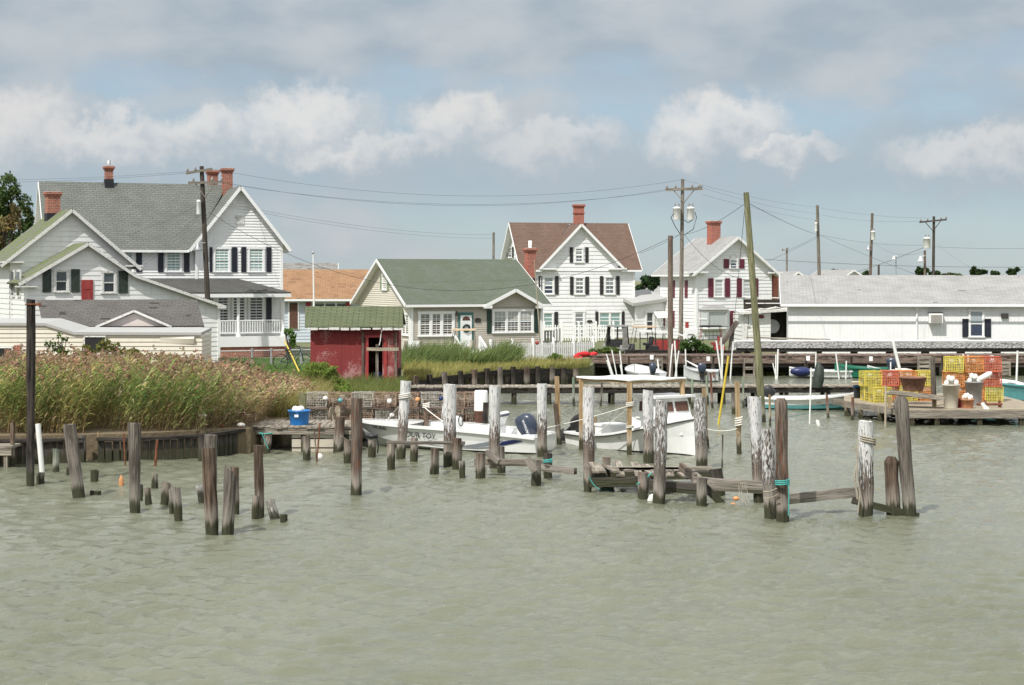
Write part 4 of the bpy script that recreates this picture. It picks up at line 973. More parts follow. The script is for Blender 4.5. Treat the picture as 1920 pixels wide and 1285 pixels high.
# ================================================================== LONG WHITE BUILDING on the right
fr = Fr(1478, 91.0, -8)
H11 = fr.root('packing_house', 'long low white building with pale weathered shingle roof and window air conditioner', 'building')
wd = 22.0; zev = fr.f(1600, 575)[1]; zr = fr.f(1600, 518, 3.6)[1]
gable(H11, 'x', 0, wd, 0, 7.2, -.3, zev + .18, zev + .18, 3.6, zr - .05, .32, .4, wall='white', roof='r_long', step=3.0, lap=.004)
b = MB()
for i in range(int(wd / .2)): b.box((.1 + i * .2, -.012, zev / 2 - .1), (.012, .014, zev + .3))
b.build('board_seams', M['white'], H11)
window(fr, H11, 0, 1816, 580.5, 1845.5, 633, 'g_blue', None, grid=(1, 1), fw=.08)
for p0, p1 in ((1804, 1816), (1845.5, 1858)):
    a, c_ = fr.f(p0, 632), fr.f(p1, 598); b = MB(); b.box(((a[0] + c_[0]) / 2, -.04, (a[1] + c_[1]) / 2), (c_[0] - a[0] - .01, .05, c_[1] - a[1]))
    b.box(((a[0] + c_[0]) / 2, -.07, (a[1] + c_[1]) / 2), (c_[0] - a[0] - .02, .02, .08)); b.build('shutter', M['black_blue'], H11)
a, c_ = fr.f(1742, 606, -.45), fr.f(1768, 588, -.45); b = MB(); cx, cz = (a[0] + c_[0]) / 2, (a[1] + c_[1]) / 2
b.box((cx, -.22, cz), (c_[0] - a[0], .5, c_[1] - a[1])); ac = b.build('air_conditioner', M['trim'], H11)
b = MB(); b.box((cx + .02, -.475, cz - .02), (c_[0] - a[0] - .14, .02, c_[1] - a[1] - .12)); b.build('grille', M['can_grey'], ac)
b = MB(); b.box((cx, -.2, c_[1] + .03), (c_[0] - a[0] + .03, .52, .05)); b.build('cap', M['dark_metal'], ac)
b = MB()
for i in range(7): b.box((cx + .02, -.49, cz - .2 + i * .06), (c_[0] - a[0] - .16, .012, .015))
b.build('louvre', M['can'], ac)
a, c_ = fr.f(1877, 597), fr.f(1890, 588); b = MB(); b.box(((a[0] + c_[0]) / 2, -.06, (a[1] + c_[1]) / 2), (c_[0] - a[0], .12, c_[1] - a[1])); b.build('vent_hood', M['dark_metal'], H11)
x = fr.f(1719, 600)[0]; b = MB(); b.tube([(x, -.06, zev), (x, -.06, 0)], .045, 8); b.box((x, -.06, zev - .1), (.16, .12, .16)); b.build('downpipe', M['trim'], H11)
b = MB(); b.tube([(-.4, -.6, zev + .02), (wd, -.6, zev + .06)], .05, 6); b.build('gutter', M['trim'], H11)
# dilapidated white lean-to between the house and the packing house
fr = Fr(1478, 95.0, 3)
H12 = fr.root('lean_to', 'dilapidated white lean-to with open dark bay beside the long white building', 'shed')
x0 = fr.f(1394, 620)[0]; x1 = fr.f(1445, 620)[0]; zt = fr.f(1420, 589)[1]; zt1 = fr.f(1476, 582)[1]
b = MB(); clap(b, (x0, 0), (x1, 0), [(0, -.3), (x1 - x0, -.3), (x1 - x0, zt + .05), (0, zt)], .23, .016); clap(b, (x0, 3), (x0, 0), [(0, -.3), (3, -.3), (3, zt), (0, zt)], .23); b.build('wall', M['white_old'], H12)
b = MB(); b.box(((x1 + .6), .9, zt / 2), (1.9, .06, zt + .4)); b.build('back_wall', M['w_dark_dry'], H12)
b = MB(); b.hexa([(x0 - .3, -.4, zt - .02), (1.0, -.4, zt1 + .02), (1.0, 1.2, zt1 + .12), (x0 - .3, 1.2, zt + .1), (x0 - .3, -.4, zt + .12), (1.0, -.4, zt1 + .16), (1.0, 1.2, zt1 + .26), (x0 - .3, 1.2, zt + .24)])
for i in range(9): x = x0 + (1.0 - x0) * rnd.random(); b.box((x, -.1 + rnd.random() * .4, zt + .22 + (x - x0) / (1 - x0) * (zt1 - zt)), (.5, .4, .05), M=Matrix.Rotation(rnd.uniform(-.25, .25), 3, 'Y'))
b.build('roof', M['trim_worn'], H12)
b = MB(); zz0, zz1 = fr.f(1430, 575, 1.2)[1], fr.f(1430, 563, 1.2)[1]
b.box(((x0 + .2) / 2 + .1, .5, (zt + fr.f(1430, 560, .5)[1]) / 2), (-x0 + .2, .05, fr.f(1430, 560, .5)[1] - zt - .1)); b.build('dark_gable', M['w_dark_dry'], H12)
b = MB()
for py in (558.5, 569): a, c_ = fr.f(1398, py, .44), fr.f(1462, py, .44); b.beam((a[0], .44, a[1]), (c_[0], .44, c_[1]), .03, .06)
b.build('torn_board', M['trim_worn'], H12)
a = fr.f(1454, 613); b = MB(); b.lathe([(.02, -.04), (.38, .0), (.40, .03)], (a[0], .8, a[1]), 14, M=Matrix.Rotation(R(80), 3, 'X')); b.build('dish', M['steel'], H12)
a = fr.f(1427, 594); b = MB(); b.lathe([(.001, -.02), (.17, -.02), (.17, .02), (.001, .02)], (a[0], -.05, a[1]), 12, M=Matrix.Rotation(R(90), 3, 'X') @ Matrix.Diagonal((1, .6, 1)).to_3x3()); b.build('wall_plaque', M['maroon'], H12)
window(fr, H12, 0, 1401, 592, 1405, 612, 'g_dark', None, grid=(1, 1), fw=.03, name='window', sash=False)
b = MB(); a, c_ = fr.f(1391, 640, -.05), fr.f(1401, 592, -.05); b.box(((a[0] + c_[0]) / 2, -.05, (a[1] + c_[1]) / 2), (c_[0] - a[0], .06, c_[1] - a[1])); b.build('door', M['trim_worn'], H12)
# far gables over the long roof
for (p0, p1, pt, pb, Y, lab) in ((1478, 1512, 511, 519, 150, 'far white gable peeping over the left end of the long pale roof'), (1577, 1622, 507.5, 519, 170, 'far white gable with grey roof over the middle of the long pale roof')):
    fr = Fr(p0, Y, 14); h = fr.root('far_house', lab, 'house', 'gables far behind the long roof'); a = fr.f(p1, pb)
    gable(h, 'y', 0, 8, 0, a[0], 0, a[1] - .2, a[1] - .2, a[0] / 2, fr.f((p0 + p1) / 2, pt)[1], .25, .25, roof='r_pale', step=.25)
# ================================================================== PILINGS  (top x,y; base x,y on the water; top, base width; kind; label)
def pile(xt, yt, xb, yb, wt, wb, mat, label, cat='piling', name='piling', group='old pilings standing in the harbour', n=16, jit=.15, cut=None, cham=False, Y=None, zb=0.0, square=False):
    b = on(xb, yb, zb) if Y is None else at(xb, yb, Y); t = at(xt, yt, b.y); s = b.y / FP
    d = (t - b); Lh = d.length; d.normalize(); m = MB(); k = 12
    if square:
        m.beam(b - d * .5, t, wb * s, wb * s, Vector((1, .35, 0)))
    else:
        pts, rad = [], []
        for i in range(k + 1):
            f = i / k; pts.append(b + d * (-.5 + (Lh + .5) * f)); rad.append((wb + (wt - wb) * f) * s / 2)
        if cham: pts.insert(-1, pts[-1] - d * .09); rad.insert(-1, rad[-1]); rad[-1] *= .62
        m.tube(pts, rad, n, True, jit, seed=xt * .37 + yt * .11, topcut=cut or (.012, 1.0))
    o = m.build(name, M[mat], origin=b); return tag(o, label, cat, group)
PL = [
 (58, 562, 57, 912, 16, 15, 'w_dark', 'tall dark slender piling at the left edge with a rusty bracket on top'),
 (104.5, 842, 105, 888, 11, 12, 'w_mint', 'short yellowish stub with a rope band beside the white pipe'),
 (76, 886, 76, 908, 15.5, 15, 'w_grey', 'short pale-topped stub with a bolt hole below the white pipe'),
 (130, 796, 148, 934, 23, 23, 'w_grey', 'thick grey piling leaning left before the gap in the reed bulkhead'),
 (129, 874, 129, 894, 9, 9, 'w_grey', 'tiny stub just left of the thick leaning grey piling'),
 (177, 881, 177, 904, 15, 15, 'w_grey', 'squat pale-capped stub right of the thick leaning grey piling'),
 (179, 921, 179, 930, 20, 20, 'w_dark', 'nearly drowned dark stump right of the leaning piling foot'),
 (252, 794, 253, 962, 24, 18, 'w_grey', 'straight pale grey piling in front of the rust-stained bulkhead'),
 (264, 909, 264, 940, 8, 8, 'w_dark', 'thin dark stub hidden close behind the straight pale piling'),
 (276, 915, 279, 949, 12, 15, 'w_brown', 'dark-footed stub just right of the straight pale piling'),
 (290, 888, 290, 917, 12, 12, 'w_grey', 'small grey stub farthest back between the pale piling and the split pair'),
 (313, 905, 308, 949, 16, 15, 'w_brown', 'cleft dark stub leaning right among the small stubs'),
 (320, 918, 322, 967, 8, 8, 'w_grey', 'narrow stub tight behind the rope-tied stub'),
 (330, 915, 335, 979, 16, 16, 'w_grey', 'leaning grey stub with a loose rope across its middle'),
 (373, 911, 380, 944, 15, 15, 'w_flake', 'whitish stub tilted left behind the tall split brown piling'),
 (391, 840, 398, 1004, 26, 24, 'w_brown', 'tall split brown piling, nearest the viewer on the left'),
 (395, 816, 396, 925, 24, 22, 'w_grey', 'grey piling top showing just above the tall split brown piling'),
 (440, 877, 441, 964, 15, 15, 'w_brown', 'brown piling standing behind the slant-cut pale piling'),
 (484, 835, 487, 972, 18.5, 17, 'w_brown', 'slim brown piling below the teal rope on the bulkhead'),
 (480, 930, 478, 973, 13, 13, 'w_rust', 'short reddish stub touching the foot of the slim brown piling'),
 (505, 937, 517, 976, 17, 21, 'w_flake', 'pale broken stub leaning left beside a tiny stump'),
 (532, 965, 532, 981, 14, 14, 'w_dark', 'tiny mossy stump right of the pale broken stub'),
 (669, 747, 668, 929, 21.5, 20.5, 'w_rust', 'tall lone grey-brown piling before the bow of the white motorboat'),
 (575, 818, 575, 863, 15, 14, 'w_rust', 'short two-tone stub below the blue tub'),
 (638, 783, 633, 849, 18, 18, 'w_rust', 'reddish leaning piling at the dock corner left of the lone piling'),
 (652, 825, 651, 871, 14, 14, 'w_brown', 'short stub half behind the tall lone piling'),
 (698, 826, 697, 858, 15, 15, 'w_rust', 'short stub wearing a black rubber tyre on its top'),
 (734, 833, 733, 881, 15, 15, 'w_rust', 'stub holding up the left end of the long grey plank'),
 (777, 822, 776, 868, 14, 15, 'w_rust', 'stub under the boat name behind the long grey plank'),
 (816, 841, 813, 890, 15, 13, 'w_brown', 'square-topped stub with a scrap of teal net below the long plank'),
 (819, 850, 819, 890, 8, 8, 'w_grey', 'narrow pale post attached right of the square-topped stub'),
 (857, 822, 857, 880, 18, 18, 'w_brown', 'dark half piling tight against the wide white piling foot'),
 (866, 865, 867, 897, 12, 12, 'w_grey', 'small rounded stub right of the wide white piling'),
 (901, 850, 901, 901, 18, 18, 'w_brown', 'brown stub with a rope ring below the motorboat stern'),
 (939, 838, 940, 889, 15, 15, 'w_grey', 'pale stub behind the splintered crossbeam'),
 (1005, 862, 1006, 911, 18, 20, 'w_grey', 'grey stub with a pale slanting plank nailed to its top'),
 (1027, 850, 1027, 898, 17, 17, 'w_dark', 'dark stub holding the beam beside the teal rope'),
 (1102, 876, 1102, 925, 15, 14, 'w_rust', 'rust-stained stub at the left corner of the broken platform'),
 (1137, 858, 1137, 911, 15, 14, 'w_brown', 'brown stub behind the left half of the broken platform'),
 (1205, 886, 1205, 939, 18, 18, 'w_rust', 'orange-streaked stub with teal rope under the broken platform'),
 (1317, 896, 1315, 950, 20, 18, 'w_grey', 'pale stub with a red streak at the right end of the broken platform'),
 (1342, 880, 1350, 933, 24, 20, 'w_dark', 'dark broad stub behind the right end of the broken platform'),
 (1671, 857, 1675, 968, 25, 25, 'w_brown', 'short thick dark piling between the rope-wrapped and the leaning one'),
 (1689, 744, 1706, 969, 27, 23, 'w_grey', 'tall grey-brown piling leaning left, rightmost of the big pilings'),
 (1464, 747, 1468, 981, 24, 23, 'w_rust', 'tall brown piling with teal rope near its foot'),
 (761, 715, 751, 862, 19, 17, 'w_white', 'white-painted piling leaning right with rope coils on its top'),
 (844, 721, 842, 876, 25, 22, 'w_white', 'widest white-topped piling in front of the motorboat'),
 (928, 724, 927, 879, 22, 18, 'w_white', 'white-topped piling beside the upturned white bucket'),
 (1016, 720, 1017, 858, 19.5, 17, 'w_white', 'white-topped piling beside the blue-grey outboard motor'),
 (1104, 727, 1104, 905, 21, 21, 'w_white', 'white-topped piling with dark foot before the workboat stern'),
 (1215, 732, 1216, 868, 20, 19, 'w_white', 'white-topped piling in front of the workboat cabin side'),
 (1241, 752, 1235, 946, 23.5, 22, 'w_flake', 'flaking piling leaning right in front of the workboat cabin'),
 (1312, 745, 1316, 880, 24, 20, 'w_flake', 'flaking brown and white piling at the workboat bow'),
 (1415, 744, 1422, 943, 25, 17, 'w_white', 'tall white-topped piling beside the leaning green pole foot'),
 (1439, 805, 1444, 973, 25, 24, 'w_flake', 'shorter flaking white piling pressed against the tall brown one'),
 (1624, 790, 1623, 969, 29, 26, 'w_white', 'flaking white piling wrapped with a thick grey rope'),
]
for p in PL: pile(*p, cham=p[7].startswith(('tall grey-brown', 'tall brown', 'short thick')))
pile(433, 883, 426, 1004, 23, 22, 'w_grey', 'pale slant-cut piling right of the tall split brown piling', cut=(.10, .4))
tag(pile(568, 737, 567, 800, 15, 15, 'w_green', 'greenish post among the reeds behind the blue tub', Y=49.0), group='old pilings standing in the harbour')
# iron bracket and bolts
b = MB(); c = at(58, 571, FP * HH / 392); b.tube([c + Vector((.12 * math.cos(k * .6283), .12 * math.sin(k * .6283), 0)) for k in range(11)], .02, 5); b.box(c + Vector((.17, -.02, 0)), (.14, .04, .06))
tag(b.build('iron_bracket', M['rust'], origin=c), 'rusty iron band and bracket round the top of the tall dark piling', 'bracket')
# PVC mooring pipe on the left
def stick(xt, yt, xb, yb, w_, mat, label, cat, name, group=None, Y=None, n=8, r2=None):
    b_ = on(xb, yb) if Y is None else at(xb, yb, Y); t_ = at(xt, yt, b_.y); s = b_.y / FP; m = MB(); d = (t_ - b_).normalized()
    m.tube([b_ - d * .3, b_, b_.lerp(t_, .5), t_], [w_ * s / 2] * 3 + [(r2 or w_) * s / 2], n); return tag(m.build(name, M[mat], origin=b_), label, cat, group)
stick(71, 795, 79, 885, 10, 'pvc', 'thick white plastic pipe leaning beside the tall dark piling', 'pipe', 'plastic_pipe', n=12)
stick(184, 810, 186, 866, 3, 'w_tan', 'thin tan stick standing before the gap in the bulkhead', 'stick', 'wooden_stick')
stick(232, 812, 235, 875, 3, 'rust', 'rusty iron rod in front of the bulkhead left of the straight pale piling', 'rod', 'iron_rod')
stick(295, 825, 291, 876, 5, 'rust', 'stout rust-red stake against the left bulkhead', 'rod', 'iron_stake')
stick(600, 793, 594, 866, 3, 'rust', 'tall rusty rod with a knob beside the white float', 'rod', 'iron_rod')
stick(589, 806, 594, 866, 2.6, 'w_brown', 'thin brown stake crossing the rusty rod below the blue tub', 'stake', 'wooden_stake')
stick(1355, 815, 1354, 879, 3, 'w_grey', 'thin grey pole standing alone right of the workboat bow', 'pole', 'wooden_pole')
def ball_thing(px, py, Y, r, mat, name, label, cat, sq=(1, 1, 1), group=None, M3=None):
    c = at(px, py, Y); b = MB(); b.ball(c, r, 12, M3 or sq); return tag(b.build(name, M[mat], origin=c), label, cat, group)
ball_thing(599, 857, FP * HH / 338, .095, 'float', 'float', 'small round white float on the water beside the rusty rods', 'float')
c = on(227.5, 911); b = MB(); b.lathe([(.03, -.1), (.055, 0), (.06, .14), (.035, .2), (.02, .24)], c, 10); tag(b.build('buoy', M['orange_buoy'], origin=c), 'small orange bottle-shaped buoy left of the straight pale piling', 'buoy')
c = on(1213 + 6, 941); b = MB(); b.lathe([(.03, -.08), (.07, 0), (.07, .12), (.03, .17)], c, 10, M=Matrix.Rotation(.4, 3, 'Y')); tag(b.build('buoy', M['float'], origin=c), 'cream buoy floating between two feet of the broken platform', 'buoy')
c = on(1138, 924); b = MB(); b.lathe([(.10, -.04), (.17, .0), (.17, .08), (.10, .1)], c, 12); b.tube([c + Vector((.15 * math.cos(k * .63), .15 * math.sin(k * .63), .11)) for k in range(11)], .02, 5); tag(b.build('buoy', M['dark_green'], origin=c), 'dark drum-shaped buoy hanging at the water below the broken platform', 'buoy')
for px, py, lab in ((1374, 950, 'pinkish cork float lying on the water right of the broken platform'), (1380, 938, 'small pink float hung above another below the hanging ropes')):
    ball_thing(px, py - 3, 35.8, .055, 'orange_buoy', 'float', lab, 'float', (1.3, 1, .9))
b = MB(); c = on(1535, 799); b.lathe([(.03, -.1), (.06, 0), (.06, .16), (.03, .2)], c, 10, M=Matrix.Rotation(-.25, 3, 'Y')); tag(b.build('buoy', M['float'], origin=c), 'lone cream buoy on open water left of the crab pot dock', 'buoy')
# black tyre on stub
c = on(698, 858) + UP * (.5); c = at(698, 818, FP * HH / 338); b = MB(); b.tube([c + Vector((.11 * math.cos(k * .5236), .11 * math.sin(k * .5236), .0)) for k in range(13)], .06, 8, jit=.2); b.tube([c + Vector((.12, -.06, 0)), c + Vector((.17, -.12, -.2)), c + Vector((.15, -.12, -.45))], .02, 5)
tag(b.build('tyre', M['black'], origin=c), 'black rubber tyre and strap hung over the short stub', 'tyre')
# loose timbers of the derelict pier
def plank(p0, p1, Y0, Y1, wd, ht, mat, label, cat='plank', name='plank', up=UP):
    a, c_ = at(*p0, Y0), at(*p1, Y1); b = MB(); n = 6
    pts = [a.lerp(c_, i / n) + UP * (.005 * math.sin(i * 2.1)) for i in range(n + 1)]
    d = (c_ - a).normalized(); sd = d.cross(Vector(up)).normalized(); u_ = sd.cross(d)
    for i in range(n):
        A_, B_ = pts[i], pts[i + 1]; ha = ht * (1 + .03 * math.sin(i * 1.7)); hb = ht * (1 + .03 * math.sin((i + 1) * 1.7)); k = i * .9
        q = lambda P_, h_: [P_ - sd * wd / 2 - u_ * h_ / 2, P_ + sd * wd / 2 - u_ * h_ / 2, P_ + sd * wd / 2 + u_ * h_ / 2, P_ - sd * wd / 2 + u_ * h_ / 2]
        qa, qb = q(A_, ha), q(B_, hb)
        for j in range(4):
            j2 = (j + 1) % 4; L0 = (c_ - a).length / n
            b.face([qa[j], qb[j], qb[j2], qa[j2]], [(i * L0, j * .2), ((i + 1) * L0, j * .2), ((i + 1) * L0, j * .2 + .15), (i * L0, j * .2 + .15)])
        if i == 0: b.face(qa)
        if i == n - 1: b.face(qb[::-1])
    return tag(b.build(name, M[mat], origin=a), label, cat)
plank((725, 830), (872, 831), 42.7, 42.7, .22, .07, 'w_grey', 'long grey plank bridging the stubs under the boat name')
plank((890, 866), (1024, 869), 41.2, 41.0, .14, .16, 'w_brown', 'dark crossbeam between the rope-ringed stub and the white piling')
plank((912, 848), (936, 866), 41.0, 40.8, .10, .13, 'w_grey', 'splintered grey plank end slanting above the dark crossbeam')
plank((1014, 877), (1079, 884), 40.2, 39.6, .12, .15, 'w_grey', 'loose grey beam pointing right from the dark stub')
plank((988, 860), (1004, 885), 39.0, 38.9, .08, .15, 'w_grey', 'pale short plank nailed slantwise on the grey stub')
plank((1300, 906), (1432, 914), 36.4, 36.2, .12, .26, 'w_grey', 'big pale crossbeam hung with ropes between the platform and the flaking piling')
plank((1478, 936), (1608, 922), 34.3, 34.6, .10, .20, 'w_grey', 'grey crossbeam between the teal-roped and rope-wrapped pilings')
plank((1598, 938), (1722, 969), 34.2, 34.2, .10, .14, 'w_dark', 'dark diagonal brace sinking into the water behind the three right pilings')
plank((1320, 912), (1360, 951), 35.9, 35.9, .10, .16, 'w_dark', 'dark plank slanting into the water below the pale crossbeam')
plank((1276, 875), (1304, 897), 37.4, 36.8, .08, .17, 'w_brown', 'slanting loose board dropping off the broken platform')
# broken platform
t = thing('broken_platform', 'broken plank platform on rotting beams between the white pilings', 'platform', at(1110, 885, 38.6))
o3 = t.location.copy()
def wl(o, par): o.parent = par; o.location = o.location - par.location; return o
for p0, Y0, p1, Y1, hb in (((1106, 905), 37.9, (1235, 903), 37.6, .20), ((1106, 893), 40.4, (1340, 890), 39.6, .2), ((1200, 908), 36.8, (1318, 918), 36.2, .22)): b = MB(); b.beam(at(*p0, Y0), at(*p1, Y1), .14, hb); wl(b.build('beam', M['w_dark'], origin=o3), t)
b = MB(); z_ = at(1110, 882, 38.3).z
for i in range(13):
    px = 1112 + i * 16 + rnd.uniform(-4, 4); c = at(px, 880, 38.8 - i * .06); c.z = z_ + rnd.uniform(.0, .04) - i * .004
    b.box(c, (.19 * rnd.uniform(.7, 1), rnd.uniform(1.3, 2.1), .045), M=Matrix.Rotation(rnd.uniform(-.12, .12) + .03, 3, 'Z') @ Matrix.Rotation(rnd.uniform(-.06, .06), 3, 'X'))
for p0, p1 in (((1150, 874), (1195, 867)), ((1160, 880), (1290, 879)), ((1225, 878), (1336, 875)), ((1190, 870), (1262, 868))):
    a, c_ = at(*p0, 38.2), at(*p1, 38.2); a.z = z_ + .06; c_.z = z_ + .07; b.beam(a, c_, .2, .05)
wl(b.build('deck_planks', M['w_deck'], origin=o3), t)
# ropes
def rope(pts, r, mat, label, name='rope', n=6):
    b = MB(); b.tube(pts, r, n); return tag(b.build(name, M[mat], origin=pts[0]), label, 'rope')
def coil(px, py, Y, rad, turns, mat, label, r=.018, tilt=.1):
    c = at(px, py, Y); pts = []
    for k in range(turns * 12 + 1):
        a = k * math.pi / 6; pts.append(c + Vector((rad * math.cos(a), rad * math.sin(a), k / 12 * r * 2.6 + tilt * rad * math.cos(a))))
    return rope(pts, r, mat, label)
def droop(p0, p1, Y0, Y1, sag, r, mat, label, name='rope', n=10):
    a, c_ = at(*p0, Y0), at(*p1, Y1); return rope([a.lerp(c_, i / n) - UP * (4 * sag * (i / n) * (1 - i / n)) for i in range(n + 1)], r, mat, label, name)
coil(759, 748, 44.9, .145, 3, 'rope_w', 'white rope coiled round the leaning white piling top')
coil(1626, 831, 34.2, .165, 3, 'rope', 'thick grey rope wound round the flaking white piling', .017, -.25)
c0 = at(1609, 824, 34.0); rope([c0, c0 + Vector((-.03, -.06, -.3)), c0 + Vector((-.04, -.08, -.7)), c0 + Vector((.02, -.08, -1.05)), c0 + Vector((-.02, -.08, -1.45))], .015, 'rope', 'grey rope hanging down beside the rope-wrapped piling')
c0 = at(1604, 838, 34.1); rope([c0 + Vector((.03 * math.sin(k), -.05, -k * .13)) for k in range(9)], .02, 'rope', 'knotted rope end dangling left of the rope-wrapped piling')
coil(1467, 910, 33.2, .135, 3, 'rope_t', 'teal rope tied round the tall brown piling', .014, .05)
c0 = at(1478, 907, 33.1); rope([c0, c0 + Vector((.01, -.02, -.25)), c0 + Vector((.0, -.02, -.62))], .012, 'rope_t', 'teal rope tail hanging from the tall brown piling')
droop((1432, 922), (1456, 916), 33.5, 33.1, .03, .014, 'rope', 'tan rope lashing the flaking piling to the brown one')
droop((1432, 934), (1457, 928), 33.5, 33.1, .03, .012, 'rope', 'second tan lashing lower between the flaking and brown pilings')
droop((1104, 893), (1124, 917), 37.6, 37.6, .06, .012, 'rope_t', 'teal cord hanging from the left corner of the broken platform')
droop((1194, 908), (1222, 886), 36.5, 36.9, .04, .014, 'rope_t', 'teal cord tied over the orange-streaked stub')
for i in range(5): droop((1385 + i * 3.4, 905), (1388 + i * 6, 948 - (i % 2) * 6), 36.1, 35.8, .05 + .03 * i, .006, 'rope', ('thick', 'pale', 'longest', 'slack', 'rightmost')[i] + ' rope strand hanging from the big pale crossbeam into the water')
coil(1027, 868, 40.0, .10, 2, 'rope_t', 'teal rope knotted on the beam beside the dark stub', .016)
coil(901, 884, 42.0, .135, 2, 'rope', 'rope ring round the brown stub below the motorboat stern', .02)
droop((485, 812), (512, 811), 46.0, 46.0, .03, .016, 'rope_t', 'teal rope bundle draped over the bulkhead corner'); droop((490, 811), (503, 842), 45.9, 45.9, .0, .012, 'rope_t', 'teal rope end hanging down the bulkhead corner')
# driftwood splinters and tan posts
pile(1044, 706, 1048, 832, 6.5, 7, 'w_tan', 'tan board post nailed to a grey stump behind the outboards', 'post', 'wooden_post', 'lumber posts around the boats', square=True)
pile(1041, 758, 1049, 834, 8, 9, 'w_brown', 'grey stump carrying the tan board post behind the outboards', 'post', 'wooden_post', 'lumber posts around the boats')
pile(1382, 716, 1386, 852, 7, 7, 'w_tan', 'tan square post with a white rope knot right of the workboat', 'post', 'wooden_post', 'lumber posts around the boats', square=True)
coil(1385, 800, 46.2, .09, 4, 'rope_w', 'white rope knot round the tan square post', .024)
droop((1318, 802), (1382, 804), 46.0, 46.1, .08, .014, 'rope_w', 'mooring rope from the workboat bow piling to the tan square post')
pile(1320, 728, 1326, 840, 5, 6, 'w_tan', 'thin tan post hidden beside the flaking bow piling', 'post', 'wooden_post', 'lumber posts around the boats', square=True)
for a in ((1298, 712, 1298, 768, 4.5, 5, 'w_mint', 'mint-green post right of the canopy corner'), (1325, 705, 1327, 760, 4.5, 5, 'w_mint', 'second mint-green post beside the reddish post'),
          (1332, 700, 1336, 766, 4.5, 5, 'w_redpost', 'reddish brown post leaning in front of the moored white skiff'), (1393, 708, 1394, 765, 4, 4.5, 'w_mint', 'mint-green post left of the leaning green pole'),
          (1184, 716, 1185, 762, 4.5, 4.5, 'w_mint', 'mint-green post behind the canopy front corner'), (1075, 708, 1076, 762, 4.5, 5, 'w_mint', 'mint-green post left of the canopy tarp'),
          (1374, 735, 1376, 777, 6, 8, 'w_grey', 'grey rotten stump beside the middle boardwalk'),
          (1443, 740, 1444, 800, 4, 4, 'w_tan', 'tan post half hidden by the tall brown piling'), (1550, 740, 1553, 784, 4.5, 5, 'w_redpost', 'reddish square post in front of the teal skiff'),
          (1599, 745, 1598, 788, 6, 6, 'w_redpost', 'reddish square post at the bow of the teal skiff'), (1129, 715, 1126, 762, 4, 4, 'w_grey', 'thin leaning stake under the canopy tarp')):
    pile(*a, 'post', 'wooden_post', 'slim posts around the middle boardwalk', n=8)
stick(1521, 690, 1518, 795, 3, 'pvc', 'thin white pole standing before the teal skiff', 'pole', 'plastic_pole')
stick(1366, 668, 1347, 797, 4.2, 'yellow', 'long leaning yellow pole right of the canopy', 'pole', 'yellow_pole')

# ================================================================== BULKHEADS
def bulkhead(pts, z0, ztops, label, post_px=None, gap=.17):
    a = pts[0]; t = thing('timber_bulkhead', label, 'bulkhead', a); o3 = t.location.copy()
    b = MB(); cap_ = MB()
    for i in range(len(pts) - 1):
        p, q = Vector(pts[i]), Vector(pts[i + 1]); L_ = (q - p).length; n = int(L_ / gap); d = (q - p).normalized(); nr = Vector((d.y, -d.x, 0))
        for k in range(n):
            c = p.lerp(q, (k + .5) / n); zt = ztops[i] + (ztops[i + 1] - ztops[i]) * (k + .5) / n - rnd.uniform(0, .05)
            m = Matrix(((d.x, nr.x, 0), (d.y, nr.y, 0), (0, 0, 1)))
            b.hexa([(c.x + d.x * e + nr.x * f, c.y + d.y * e + nr.y * f, g) for g in (z0, zt) for e, f in ((-gap * .46, .05 + rnd.uniform(0, .02)), (gap * .46, .05), (gap * .46, 0), (-gap * .46, 0))])
        u = UP * .02
        cap_.beam(p + UP * ztops[i] + nr * .04 + u, q + UP * ztops[i + 1] + nr * .04 + u, .24, .08)
    wl(b.build('planking', M['w_dark'], origin=o3), t); wl(cap_.build('cap_rail', M['w_dark_dry'], origin=o3), t)
    return t
S = lambda px, py: on(px, py)
def ztop(px, py, P): return HH - (py - HY) * P.y / FP
P0, P1 = S(-60, 873), S(158, 870)
bulkhead([P0, P1], -.6, [ztop(0, 829, P0), ztop(158, 826, P1)], 'dark plank bulkhead left of the gap, behind the leaning grey piling')
P0, P1, P2, P3 = S(182, 867), S(240, 866), S(384, 860), S(474, 848)
bulkhead([P0, P1, P2, P3], -.6, [ztop(0, 825, P0), ztop(0, 826, P1), ztop(0, 818, P2), ztop(0, 804, P3)], 'long dark plank bulkhead holding the reed bank right of the gap')
tag(pile(155, 816, 155, 868, 12, 13, 'w_grey', 'weathered post ending the left bulkhead at the gap'), cat='post')
tag(pile(24, 793, 23, 877, 9, 9, 'w_brown', 'narrow brown post at the far left in front of the bulkhead'), cat='post')
tag(pile(503, 812, 500, 853, 14, 13, 'w_rust', 'stub at the bulkhead corner under the teal rope'), cat='piling')
tag(pile(378, 816, 378, 866, 12, 13, 'w_dark', 'dark post set against the long bulkhead'), cat='post')
b = MB(); c = at(-5, 836, 43.2); b.box(c, (1.0, 1.0, .07)); b.beam(c + Vector((.35, -.45, 0)), c + Vector((.35, -.45, -.7)), .09, .09); b.box(c + Vector((0, -.5, -.12)), (1.0, .05, .15)); tag(b.build('jetty_end', M['w_deck'], origin=c), 'tip of a small grey jetty at the left edge of the water', 'jetty')
